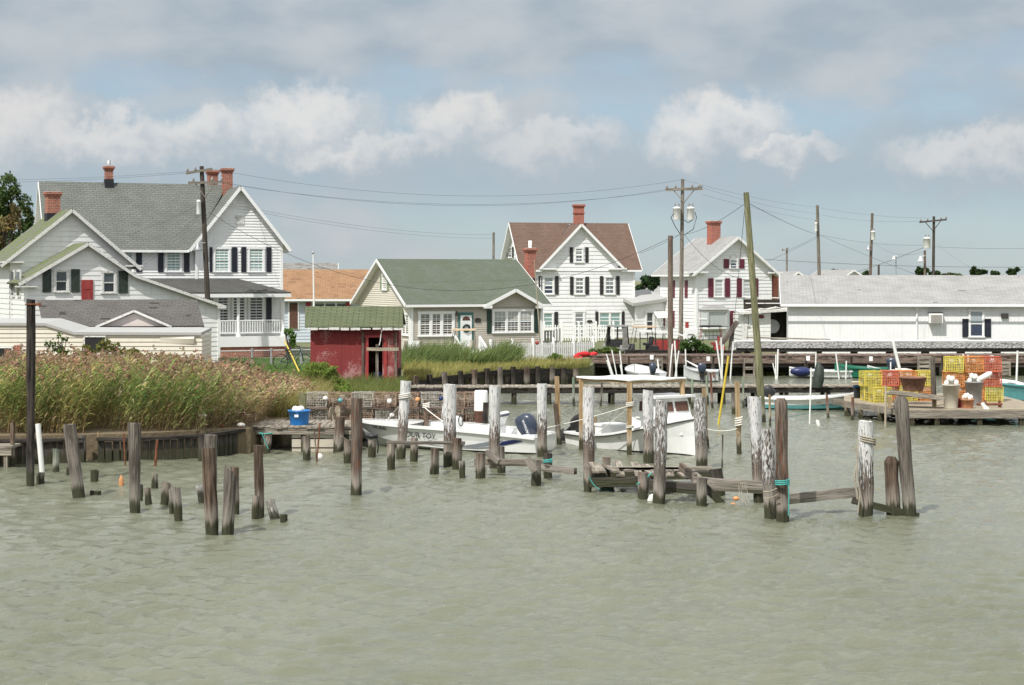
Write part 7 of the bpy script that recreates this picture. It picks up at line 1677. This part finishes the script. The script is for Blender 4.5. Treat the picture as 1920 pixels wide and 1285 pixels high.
b = MB(); b.tube([at(534, 640, 79), at(561, 697, 73)], .035, 6); tag(b.build('guy_guard', M['yellow'], origin=at(561, 697, 73)), 'slanting yellow guy-wire guard on the lawn beside the bicycle', 'guy guard')
# net and debris heap on the bank
b = MB(); r = random.Random(5)
for i in range(26):
    c = at(430 + r.uniform(-55, 45), 790 + r.uniform(-4, 10), 47.2 + r.uniform(-.5, 1.0)); c.z = GZ + r.uniform(.02, .3); pts = [c + Vector((r.uniform(-.3, .3), r.uniform(-.3, .3), r.uniform(-.12, .3))) for _ in range(6)]; b.tube(pts, .015, 4)
tag(b.build('net_heap', M['pot_old'], origin=at(430, 800, 47.2)), 'tangled brown net and rope heap on the reed bank edge', 'net')
for i, (px, py, m_, lab) in enumerate(((466, 807, 'aqua', 'pale teal float on the bulkhead cap'), (452, 797, 'float', 'ring-shaped pale float on the debris heap'), (381, 780, 'float', 'white plastic scrap lying among the dry reeds'))): ball_thing(px, py, 46.6, .09, m_, 'float', lab, 'float', (1.3, 1, .7))
b = MB(); c = at(428, 807, 46.6); b.box(c, (.5, .2, .08), M=Matrix.Rotation(.5, 3, 'Y')); b.box(c + Vector((.25, 0, .02)), (.35, .2, .06), M=Matrix.Rotation(-.4, 3, 'Y')); tag(b.build('board_scrap', M['rust'], origin=c), 'rust-coloured board scraps on the bulkhead cap', 'board')
# ================================================================== POLES AND WIRES
def upole(name, xt, yt, xb, Y, wt, wb, mat, label, group='utility poles', zb=GZ):
    t_ = at(xt, yt, Y); yb = HY + (HH - zb) * FP / Y; b_ = at(xb, yb, Y); s = Y / FP; t = thing(name, label, 'pole', b_, 0, group); b = MB(); d = t_ - b_
    b.tube([Vector((0, 0, -.6)), d * .25, d * .5, d * .75, d], [wb * s / 2, (wb * .75 + wt * .25) * s / 2, (wb + wt) * s / 4, (wb * .25 + wt * .75) * s / 2, wt * s / 2], 10, True, .05, seed=xt); b.build('shaft', M[mat], t); return t, b_
def arm(t, o, p0, p1, Y, th=.11, mat='w_pole', ins=(0.02, .3, .7, .98), brace=True, mid=None):
    a, c = at(*p0, Y - .15) - o, at(*p1, Y - .15) - o; b = MB(); b.beam(a, c, th * .8, th); m = a.lerp(c, .5)
    if brace:
        for f in (.2, .8): q = a.lerp(c, f); b.beam(q, m - UP * .75, .03, .05)
    cr = b.build('crossarm', M[mat], t); b = MB()
    for f in ins: q = a.lerp(c, f); b.lathe([(.03, 0), (.07, .05), (.05, .1), (.06, .14), (.02, .2)], q + UP * th / 2, 8)
    b.build('insulator', M['can_grey'], cr)
def transf(t, o, px, py0, py1, Y, w_):
    a, c = at(px, py1, Y - .3) - o, at(px, py0, Y - .3) - o; r_ = w_ * Y / FP / 2; h = (c - a).z; b = MB(); b.lathe([(r_ * .9, 0), (r_, .05), (r_, h * .85), (r_ * 1.06, h * .86), (r_ * 1.04, h * .92), (r_ * .5, h)], a, 14); b.box(a + Vector((0, r_ + .05, h * .5)), (.12, .15, h * .7)); tr = b.build('transformer', M['pvc'], t)
    b = MB(); b.lathe([(.05, 0), (.04, .1), (.05, .12), (.02, .22)], a + Vector((-r_ * .4, 0, h)), 7); b.lathe([(.05, 0), (.04, .1), (.05, .12), (.02, .22)], a + Vector((r_ * .5, 0, h)), 7); b.build('bushing', M['can_grey'], tr)
def lamp(t, o, px, py, Y, mat='steel', side=-1):
    c = at(px, py, Y - .2) - o; b = MB(); b.lathe([(.05, .2), (.09, .12), (.10, .0), (.24, -.14), (.22, -.17), (.03, -.16)], c, 12); b.tube([c + UP * .18, c + Vector((-side * .35, .1, .22))], .025, 5); b.build('lamp_head', M[mat], t)
t, o = upole('utility_pole', 378, 312, 394.5, 84, 8, 11.5, 'w_pole_dark', 'dark utility pole with two crossarms before the grey-roofed farmhouse')
arm(t, o, (349, 325), (398, 317), 84, .12, 'w_pole', (.05, .35), False); arm(t, o, (353, 343), (417, 342), 84, .12, 'w_pole', (.15, .7, .98)); transf(t, o, 372.5, 375, 402, 84, 8); lamp(t, o, 371, 464, 84)
t, o = upole('utility_pole', 1280, 336, 1276, 95, 6, 9, 'w_pole', 'tall grey utility pole with wide crossarm and two transformers')
arm(t, o, (1248, 356), (1317, 354), 95, .15, 'w_pole', (.03, .27, .72, .9, .97)); transf(t, o, 1269, 388, 413, 95, 14); transf(t, o, 1295, 388, 413, 95, 14)
b = MB()
for q in (((1264, 400), (1258, 408), (1266, 425), (1276, 440)), ((1303, 398), (1306, 408), (1300, 430), (1284, 440)), ((1300, 412), (1290, 418), (1282, 412))): b.tube([at(px, py, 94.6) - o for px, py in q], .02, 4)
b.build('service_wire', M['wire'], t)
t, o = upole('utility_pole', 1257, 442, 1257, 81, 9.5, 10.5, 'w_pole_brown', 'plain brown pole standing in the quay left of the tall grey one', zb=0)
t, o = upole('mooring_pole', 1399, 361, 1431, 56.4, 10.5, 15, 'w_green', 'tall leaning green pole standing in the water', 'tall poles', zb=0)
t, o = upole('utility_pole', 1532.5, 385, 1538.5, 140, 5.5, 7, 'w_pole', 'slim grey pole with one transformer behind the left part of the long roof'); transf(t, o, 1530, 417, 434, 140, 5)
t, o = upole('utility_pole', 1635.5, 400, 1629, 150, 5, 6, 'w_pole_brown', 'slightly leaning pole with transformer and lamp over the middle of the long roof'); transf(t, o, 1637, 433, 450, 150, 8); lamp(t, o, 1628, 466, 150)
t, o = upole('utility_pole', 1751, 406, 1749, 125, 5, 6, 'w_pole_dark', 'dark utility pole with braced crossarm over the long roof'); arm(t, o, (1724, 417), (1775, 412), 125, .12, 'w_pole_dark', (.05, .3, .8, .98)); transf(t, o, 1738, 445, 466, 125, 13)
t, o = upole('utility_pole', 1734, 470, 1735, 118, 4.5, 5, 'w_pole_brown', 'short brown pole with lamp beside the dark crossarm pole'); lamp(t, o, 1726, 486, 118, 'pvc')
t, o = upole('utility_pole', 1680, 482, 1680, 170, 1.8, 2.2, 'steel', 'thin metal lamp post far behind the long roof'); lamp(t, o, 1676, 484, 170, 'pvc')
t, o = upole('utility_pole', 1647.5, 497, 1647, 165, 4, 4, 'w_pole_dark', 'stubby dark pole just above the long roof')
t, o = upole('utility_pole', 1475.5, 465, 1474, 160, 3.5, 3.8, 'w_pole', 'small far pole between the maroon-shuttered house and the long roof'); arm(t, o, (1466, 470), (1478, 468), 160, .1, 'w_pole', (.1, .9), False)
t, o = upole('utility_pole', 925.5, 436, 925, 130, 4.5, 5, 'w_pole', 'bare grey pole behind the left gable of the brown-roofed house')
t = thing('flagpole', 'thin white flagpole behind the red shed', 'flagpole', at(590, 668, 90)); a, c = at(590, 668, 90), at(587, 474, 90); b = MB(); b.tube([Vector(), (c - a) * .5, c - a], [.06, .05, .03], 8); b.build('shaft', M['pvc'], t); b = MB(); b.ball(c - a, .08, 8); b.build('finial', M['steel'], t)
def wire(p0, p1, Y0, Y1, sag, label, r=.0055, n=24):
    a, c = at(*p0, Y0), at(*p1, Y1); s = sag * (Y0 + Y1) / 2 / FP; b = MB()
    b.tube([a.lerp(c, i / n) - UP * (4 * s * (i / n) * (1 - i / n)) for i in range(n + 1)], r, 4, cap=False); tag(b.build('power_line', M['wire'], origin=a), label, 'power line', 'overhead wires')
wire((397, 317), (1280, 337), 84, 95, 40, 'top overhead wire from the farmhouse pole to the tall grey pole')
wire((417, 342), (1252, 355), 84, 95, 37, 'second overhead wire ending at the left of the wide crossarm'); wire((404, 342), (1262, 356), 84, 95, 34, 'third overhead wire just under the second one')
wire((388, 375), (925, 440), 84, 130, 14, 'low wire from the farmhouse pole to the bare grey pole'); wire((388, 379), (925, 447), 84, 130, 14, 'lowest wire from the farmhouse pole to the bare grey pole')
wire((350, 325), (-60, 343), 84, 100, 4, 'upper wire leaving the farmhouse pole to the left'); wire((353, 322), (-60, 338), 84, 100, 4, 'top wire leaving the farmhouse pole to the left')
wire((372, 385), (200, 452), 84, 89, 6, 'service wire from the farmhouse pole across the grey roof'); wire((372, 402), (262, 494), 84, 80, 6, 'service wire dropping to the mossy roof edge'); wire((374, 405), (268, 497), 84, 80, 8, 'second service wire dropping beside the first')
wire((391, 398), (1255, 447), 84, 81, 122, 'deeply sagging cable from the farmhouse pole past the taupe cottage', .0095)
wire((1257, 447), (1276, 440), 81, 95, 1, 'short cable linking the brown pole to the tall grey pole', .0095); wire((1200, 475), (1276, 438), 100, 95, 3, 'cable from the brown roof up to the tall grey pole', .0095)
wire((1278, 440), (1394, 384), 95, 56.6, 9, 'dark cable rising from the tall grey pole to the green pole', .0095); wire((1405, 382), (1534, 440), 56.6, 140, 4, 'dark cable falling from the green pole to the slim pole', .0105)
wire((1535, 440), (1990, 607), 140, 88, 8, 'dark cable crossing in front of the long pale roof', .0105); wire((1280, 337), (1533, 389), 95, 140, 6, 'top wire from the tall grey pole to the slim pole'); wire((1317, 352), (1533, 401), 95, 140, 6, 'second wire from the wide crossarm to the slim pole')
wire((1317, 365), (1533, 413), 95, 140, 4, 'third wire from the tall grey pole to the slim pole'); wire((1533, 389), (1742, 409), 140, 125, 5, 'top wire between slim pole and dark crossarm pole'); wire((1533, 402), (1728, 415), 140, 125, 6, 'second wire between slim pole and dark crossarm pole')
wire((1534, 441), (1474, 470), 140, 160, 2, 'cable from the slim pole down to the small far pole', .0105); wire((1534, 445), (1440, 490), 140, 113, 1, 'cable from the slim pole to the maroon-shuttered house', .0105)
wire((1283, 440), (1385, 521), 95, 110, 14, 'twisted cable drooping to the maroon-shuttered house', .013); wire((1385, 521), (1455, 512), 110, 113, 9, 'cable looping along the eave of the maroon-shuttered house', .0095)
wire((1540, 441), (1735, 460), 140, 125, 6, 'cable between slim pole and dark pole transformer', .008); wire((1752, 463), (1990, 464), 125, 125, 3, 'wire leaving the dark crossarm pole to the right', .008); wire((1735, 463), (1600, 512), 125, 165, 2, 'wire from the dark pole down to the far grey gable', .016)
wire((1635, 453), (1738, 470), 150, 125, 16, 'slack cable between the two middle far poles', .008); wire((1752, 452), (1835, 508), 125, 140, 6, 'thin wire falling right of the dark crossarm pole'); wire((1345, 480), (1990, 500), 160, 170, 8, 'faint far wire low over the long roof', .016)
wire((1397, 384), (1370, 675), 56.6, 74, 0, 'pale stay rope from the green pole to the quay', .008)

# ================================================================== VEGETATION
def tints(base, n, var, r): return np.clip(np.array(base)[None, :] * (1 + r.normal(0, var, (n, 1))) * (1 + r.normal(0, var * .35, (n, 3))), .004, .9)
def leaf_quads(P, size, cols, r, asp=.55, upb=.25):
    n = len(P); a = r.normal(size=(n, 3)); a[:, 2] += upb; a /= np.linalg.norm(a, axis=1)[:, None]; b = np.cross(a, r.normal(size=(n, 3))); b /= np.linalg.norm(b, axis=1)[:, None]
    L_ = size * r.uniform(.6, 1.3, (n, 1)); a *= L_; b *= L_ * asp
    V_ = np.stack([P - a, P + b * .8 , P + a, P - b * .8], 1).reshape(-1, 3); return V_, np.arange(n * 4).reshape(-1, 4), cols
def blob_points(blobs, dens, r):
    out = []; w = []
    for (cx, cy, cz), (rx, ry, rz) in blobs:
        n = int(5.5 * dens * (rx * ry * rz) ** (2 / 3)); d = r.normal(size=(n, 3)); d /= np.linalg.norm(d, axis=1)[:, None]; k = r.uniform(.35, 1.05, (n, 1)) ** .6
        p = d * k; out.append(np.stack([cx + p[:, 0] * rx, cy + p[:, 1] * ry, cz + p[:, 2] * rz], 1)); w.append(np.full(n, r.normal()))
    return np.vstack(out), np.concatenate(w)
def tree(name, label, px, py_base, Y, blobs_px, base, dens=120, size=.16, var=.3, trunk=True, cat='tree', group=None, alt=None, depth=.8, zb=GZ, seed=1, asp=.55, sub=7):
    """blobs in photo pixels (cx, cy, rx, ry) at distance Y"""
    r = np.random.default_rng(seed); s = Y / FP; o = at(px, 0, Y); o.z = zb; t = thing(name, label, cat, o, 0, group); bl = []
    for cx, cy, rx, ry in blobs_px:
        c = at(cx, cy, Y) - o; R3 = np.array([rx * s, rx * s * depth, ry * s])
        for k in range(sub):
            d = r.normal(size=3); d /= np.linalg.norm(d); f = r.uniform(.3, .72); q = np.array(c) + d * R3 * f; bl.append((tuple(q), tuple(R3 * r.uniform(.30, .50))))
    P, wv = blob_points(bl, dens, r); nz_ = np.array([noise.noise(Vector(p * .9)) for p in P]); keep = nz_ > -.28; P, wv = P[keep], wv[keep]
    col = tints(base, len(P), var, r) * np.exp(.16 * wv)[:, None]
    if alt is not None: k = (np.array([noise.noise(Vector(p * .6 + 5)) for p in P]) > .12); col[k] = tints(alt, int(k.sum()), var, r)
    V_, F_, col = leaf_quads(P, size, col, r, asp); np_mesh('crown' if trunk else 'foliage', V_, F_, M['leaf'], col, t)
    b = MB(); top = at(blobs_px[0][0], blobs_px[0][1], Y) - o; rr = .07 + .02 * top.z
    if trunk: b.tube([Vector((0, 0, -.3)), top * .35 + Vector((.05, 0, 0)), top * .7, top], [rr, rr * .8, rr * .5, rr * .2], 8, True, .2)
    for i in range(7 if trunk else 9):
        q = bl[int(r.integers(len(bl)))][0]; st = top * (.35 + .05 * i) if trunk else Vector((r.normal() * .08, r.normal() * .08, -.05)); b.tube([st, st.lerp(Vector(q), .55) + UP * .1, Vector(q)], [rr * .4, rr * .25, rr * .1] if trunk else [.03, .022, .01], 5)
    b.build('trunk' if trunk else 'stem', M['w_pole_dark'], t); return t
tree('tree', 'dark green leafy tree at the left edge behind the mossy roof', 20, 0, 96, [(20, 385, 40, 52), (-15, 400, 48, 62), (46, 415, 30, 58), (10, 455, 60, 55), (40, 470, 34, 50)], (.075, .115, .036), 300, .11, alt=(.10, .15, .05), seed=1)
tree('tree', 'brownish tree under the taller green one at the left edge', -5, 0, 91, [(5, 415, 42, 34), (-20, 450, 40, 40)], (.17, .135, .06), 220, .11, seed=2)
tree('tree', 'evergreen tree between the brown-roofed and the maroon-shuttered houses', 1214, 0, 125, [(1216, 530, 22, 20), (1232, 524, 14, 17), (1200, 545, 16, 12)], (.030, .060, .022), 200, .16, seed=3)
for i, (px, blobs, Y, lab) in enumerate(((1569, [(1569, 513, 15, 9)], 190, 'rounded far tree above the long roof left of the grey gable'), (1622, [(1622, 513, 11, 6)], 190, 'small far tree right of the grey gable over the long roof'), (1740, [(1728, 511, 14, 11), (1752, 514, 14, 7), (1722, 507, 8, 8)], 180, 'bushy far tree at the foot of the dark crossarm pole'),
        (1835, [(1835, 510, 17, 9), (1829, 505, 9, 6)], 240, 'loose far tree, leftmost of the row at the right'), (1866, [(1866, 513, 13, 6)], 240, 'low far tree in the middle of the row at the right'), (1897, [(1897, 511, 15, 8), (1905, 505, 8, 5)], 240, 'far tree ending the row at the right'), (1245, [(1245, 535, 25, 5)], 200, 'flat far scrub beyond the low hip-roofed house'), (1785, [(1785, 517, 25, 4)], 200, 'low yellowish far scrub over the long roof'))):
    tree('tree', lab, px, 0, Y, blobs, (.04, .07, .022) if i < 6 else (.10, .12, .04), 150, .22, group='far trees over the long roof' if i not in (6,) else None, seed=20 + i, depth=1.0)
tree('shrub', 'feathery bright green shrub in front of the red shed', 612, 0, 57.0, [(603, 706, 48, 32), (638, 712, 36, 34), (578, 724, 44, 28), (615, 735, 60, 30), (600, 690, 22, 14)], (.20, .27, .06), 1300, .06, .2, False, 'shrub', seed=40, asp=.28, alt=(.28, .31, .09), sub=10)
tree('shrub', 'leafy green sapling rising before the beige annex', 108, 0, 60, [(110, 655, 22, 22), (118, 632, 12, 12), (92, 645, 14, 12)], (.075, .125, .025), 190, .075, .25, False, 'shrub', seed=41, sub=6)
tree('shrub', 'yellow-green bush covering the dark opening of the beige annex', 205, 0, 60, [(165, 662, 20, 16), (205, 652, 28, 20), (245, 660, 26, 18)], (.165, .17, .04), 420, .07, .22, False, 'shrub', seed=42, sub=8)
tree('shrub', 'green shrub at the farmhouse porch corner by the orange cottage', 544, 0, 84, [(545, 632, 13, 22), (538, 622, 8, 12)], (.085, .15, .03), 260, .09, .25, False, 'shrub', seed=43)
tree('shrub', 'green bush at the right end of the picket fence', 1128, 0, 84.6, [(1110, 660, 22, 14), (1145, 660, 26, 15), (1165, 664, 14, 10)], (.105, .155, .04), 260, .09, .25, False, 'shrub', seed=44)
tree('shrub', 'green flowering bush below the tall grey pole', 1305, 0, 85.0, [(1290, 648, 24, 16), (1325, 654, 30, 13), (1305, 640, 14, 12)], (.065, .12, .03), 320, .09, .25, False, 'shrub', seed=45, alt=(.09, .14, .04))
tree('shrub', 'round green bush in front of the picket fence', 1045, 0, 79.5, [(1045, 672, 24, 11), (1030, 675, 14, 8)], (.10, .165, .035), 280, .09, .25, False, 'shrub', seed=46)
tree('shrub', 'green creeper under the dark quay wall', 1430, 0, 83.6, [(1430, 698, 44, 8), (1240, 700, 14, 10)], (.09, .12, .03), 260, .08, .25, False, 'shrub', seed=47, zb=.0)
# grasses: tapering bent blades in one mesh
def blades(name, P, h, wd, lean, c0, c1, mat, r, kind='stuff', seg=3, extra=None):
    n = len(P); ang = r.uniform(0, np.pi, n); side = np.stack([np.cos(ang), np.sin(ang), np.zeros(n)], 1) * (wd / 2)[:, None] if hasattr(wd, '__len__') else np.stack([np.cos(ang), np.sin(ang), np.zeros(n)], 1) * wd / 2
    V_, F_, C_ = [], [], []; ts = np.linspace(0, 1, seg + 1); rows = []
    for t_ in ts:
        p = P + np.stack([lean[:, 0] * t_ ** 1.8, lean[:, 1] * t_ ** 1.8, h * t_ * (1 - .12 * t_ * np.hypot(lean[:, 0], lean[:, 1]) / np.maximum(h, .01))], 1); k = 1 - .85 * t_; rows += [p - side * k, p + side * k]
    V_ = np.stack(rows, 1); m = 2 * (seg + 1); idx = np.arange(n)[:, None] * m
    for i in range(seg): F_.append(idx + np.array([2 * i, 2 * i + 1, 2 * i + 3, 2 * i + 2])[None]); f = (i + .5) / seg; C_.append(c0 * (1 - f) + c1 * f)
    V_, F_, C_ = V_.reshape(-1, 3), np.vstack(F_), np.vstack(C_)
    if extra is not None: F_ = np.vstack([F_, extra[1] + len(V_)]); V_ = np.vstack([V_, extra[0]]); C_ = np.vstack([C_, extra[2]])
    o = np_mesh(name, V_, F_, M[mat], C_); return o
def merge(parts):
    V_, F_, C_, k = [], [], [], 0
    for v, f, c in parts: V_.append(v); F_.append(f + k); C_.append(c); k += len(v)
    return np.vstack(V_), np.vstack(F_), np.vstack(C_)
r = np.random.default_rng(3)
N = 6000
Y_ = 44.6 + 11.0 * r.random(N) ** 1.15; px_ = r.uniform(-40, 592, N); X_ = (px_ - 960) / FP * Y_
front = np.interp(px_, [-40, 158, 182, 238, 384, 470, 500, 570, 592], [44.4, 44.5, 46.2, 45.1, 45.6, 47.2, 49.6, 51.8, 54.0]); ok = (Y_ > front) & ~((px_ > 155) & (px_ < 185) & (Y_ < 45.8)); X_, Y_, px_ = X_[ok], Y_[ok], px_[ok]; N = len(X_)
ytop = np.interp(px_, [-40, 60, 150, 230, 300, 360, 420, 470, 520, 560, 592], [668, 672, 668, 674, 672, 682, 690, 694, 700, 716, 740]) + r.normal(0, 5, N) + 17 * np.array([noise.noise(Vector((x * .75, y * .75, 4))) for x, y in zip(X_, Y_)])
dry = np.clip((px_ - 330) / 160, 0, 1) * .75 + .18 * np.array([noise.noise(Vector((x * .7, y * .7, 1))) for x, y in zip(X_, Y_)])
hmax = HH - (ytop - HY) * Y_ / FP - GZ; H_ = np.maximum(.45, hmax * r.uniform(.68, 1.03, N)) * (1 - .12 * (dry > .5)); P_ = np.stack([X_, Y_, np.full(N, GZ - .05)], 1)
lean = np.stack([H_ * r.normal(.34, .14, N), H_ * r.normal(-.03, .1, N)], 1)
isdry = r.random(N) < np.clip(dry, .06, .80); tan, grn, ylw = np.array((.52, .40, .24)), np.array((.165, .245, .068)), np.array((.42, .38, .13))
pn_ = np.array([noise.noise(Vector((x * .55, y * .9, 9))) for x, y in zip(X_, Y_)])
cl_ = np.where(isdry[:, None], tints(tan, N, .2, r), np.where((r.random(N) < np.clip(.25 + 1.1 * pn_, .02, .9))[:, None], tints(ylw, N, .2, r), tints(grn, N, .25, r)))
parts = []
K = 8
for k in range(K):
    t_ = .06 + .90 * (k + r.random(N) * .8) / K; q = P_ + np.stack([lean[:, 0] * t_ ** 1.8, lean[:, 1] * t_ ** 1.8, H_ * t_], 1); ln = r.uniform(.22, .46, N); a = r.uniform(-1.2, 1.2, N) + np.where(r.random(N) < .25, np.pi, 0)
    dirx, diry = np.cos(a), np.sin(a); sel = (t_ > .35) | (r.random(N) < .7)
    tip = q + np.stack([dirx * ln * .75, diry * ln * .75, ln * r.uniform(.05, .75, N)], 1); mid_ = q * .5 + tip * .5 + np.stack([np.zeros(N), np.zeros(N), ln * .12], 1)
    wv = np.stack([-diry, dirx, np.full(N, .35)], 1) * .014; v = np.stack([q - wv * .6, q + wv * .6, mid_ + wv, mid_ - wv, tip, tip], 1)[sel]; n_ = len(v); ix = np.arange(n_)[:, None] * 6
    f = np.vstack([ix + np.array([0, 1, 2, 3]), ix + np.array([3, 2, 4, 5])]); low = np.clip(1 - t_ / .40, 0, 1)[:, None] * .55; c = (cl_ * (1 - low) + tints((.40, .28, .16), N, .2, r) * low)[sel] * r.uniform(.75, 1.25, (n_, 1)); v = v.reshape(-1, 3); parts.append((v, f, np.vstack([c, c])))
pl_ = (r.random(N) < np.where(px_ < 470, .34, .26)); tp_ = (P_ + np.stack([lean[:, 0], lean[:, 1], H_], 1))[pl_]; n_ = len(tp_)
for k in range(9):
    f_ = k / 9; q = tp_ + np.stack([f_ * .13 + r.normal(0, .02, n_), r.normal(0, .03, n_), .10 - .20 * f_ * f_ + r.normal(0, .025, n_)], 1); d = np.stack([r.uniform(.03, .11, n_), r.normal(0, .03, n_), r.uniform(-.05, .07, n_)], 1); wv = np.stack([r.normal(0, .008, n_), r.normal(0, .008, n_), np.full(n_, .02)], 1)
    v = np.stack([q - wv, q + d * .5 - wv * 1.2, q + d, q + d * .5 + wv * 1.2], 1).reshape(-1, 3); parts.append((v, np.arange(n_ * 4).reshape(-1, 4), tints((.34, .225, .145), n_, .28, r)))
stem_c0 = tints((.32, .22, .12), N, .22, r)
ro = blades('reeds', P_, H_, .014, lean, stem_c0, cl_, 'leaf', r, extra=merge(parts)); tag(ro, 'tall reeds with brown plumes leaning in the wind on the left bank', 'reeds', kind='stuff')
def meadow(name, label, px0, px1, Y0, Y1, n, h, c0, c1, sd, wdt=.02, cond=None, lean_=.2, hv=.25):
    r = np.random.default_rng(sd); Y_ = r.uniform(Y0, Y1, n); px_ = r.uniform(px0, px1, n)
    if cond is not None: k = cond(px_, Y_); Y_, px_ = Y_[k], px_[k]
    X_ = (px_ - 960) / FP * Y_; n = len(X_); hh = h * r.uniform(.6, 1.15, n) * (1 + hv * np.array([noise.noise(Vector((x * .8, y * .8, sd))) for x, y in zip(X_, Y_)])); ln = np.stack([hh * r.normal(lean_, .25, n), hh * r.normal(0, .2, n)], 1); vr = np.array([noise.noise(Vector((x * .5, y * .5, sd + 9))) for x, y in zip(X_, Y_)])[:, None]
    o = blades(name, np.stack([X_, Y_, np.full(n, GZ - .03)], 1), hh, wdt, ln, tints(c0, n, .2, r) * (1 + .35 * vr), tints(c1, n, .2, r) * (1 + .35 * vr), 'leaf', r, seg=2); tag(o, label, 'grass', kind='stuff')
behind = lambda off: (lambda p, y: y > 65.6 + (np.clip(p, 752, 1110) - 752) / 358 * 12.6 + off)
meadow('marsh_grass', 'yellow-green marsh grass behind the row of dark posts', 756, 1105, 66, 80, 22000, .42, (.22, .22, .07), (.40, .37, .13), 51, .035, behind(.3), .3, .6)
meadow('marsh_reeds', 'tall green reeds before the taupe cottage', 750, 968, 75.5, 79.5, 7000, .95, (.10, .14, .045), (.22, .28, .10), 52, .055, behind(1.5), .35, .7)
meadow('lawn', 'short green lawn in front of the farmhouse porch', 400, 600, 68, 86, 14000, .10, (.08, .16, .035), (.13, .23, .05), 53, .04)
meadow('bank_grass', 'rough grass round the quay and golf carts', 1105, 1420, 84.6, 92, 12000, .22, (.11, .12, .04), (.21, .21, .08), 54, .04)
meadow('bank_grass', 'rough tan and green grass between the reeds and the old crab pots', 500, 610, 49.6, 57, 7000, .75, (.20, .19, .07), (.40, .36, .14), 56, .022, lambda p, y: (y > 49.8) & ((p < 585) | (y > 51.5)), .3, .6)
meadow('bank_weeds', 'scrubby weeds around the red shed and feathery shrub', 560, 760, 57, 66, 9000, .45, (.10, .12, .04), (.20, .23, .07), 55, .025, lambda p, y: ~((p > 578) & (y > 64.5)))
for i, (px, py, rx, ry, lab) in enumerate(((783, 668, 22, 12, 'leafy green weed clump in front of the white board panel'), (850, 672, 30, 11, 'spreading green weed clump below the tan-roofed golf cart'), (925, 676, 26, 10, 'low green weed clump at the left end of the picket fence'))):
    tree('weed_clump', lab, px, 0, 78.5, [(px, py, rx, ry), (px + rx * .7, py + 3, rx * .7, ry * .8)], (.11, .16, .045), 260, .085, .28, False, 'shrub', seed=60 + i, alt=(.17, .20, .06))
# distant shore and marsh
def far_mat():
    m, t, p = new_mat('far_marsh'); pos = E(t, t.n('ShaderNodeNewGeometry').outputs['Position']); nz_ = t.noise(t.mul(pos, (.004, .02, 1)), 1, 4, .6)
    t.set(p.inputs['Base Color'], t.mix(nz_, (.13, .15, .07), (.22, .21, .11))); p.inputs['Roughness'].default_value = 1; return m
b = MB(); b.box((300, 1500, .3), (3000, 700, .8)); tag(b.build('far_marsh', far_mat()), kind='structure')
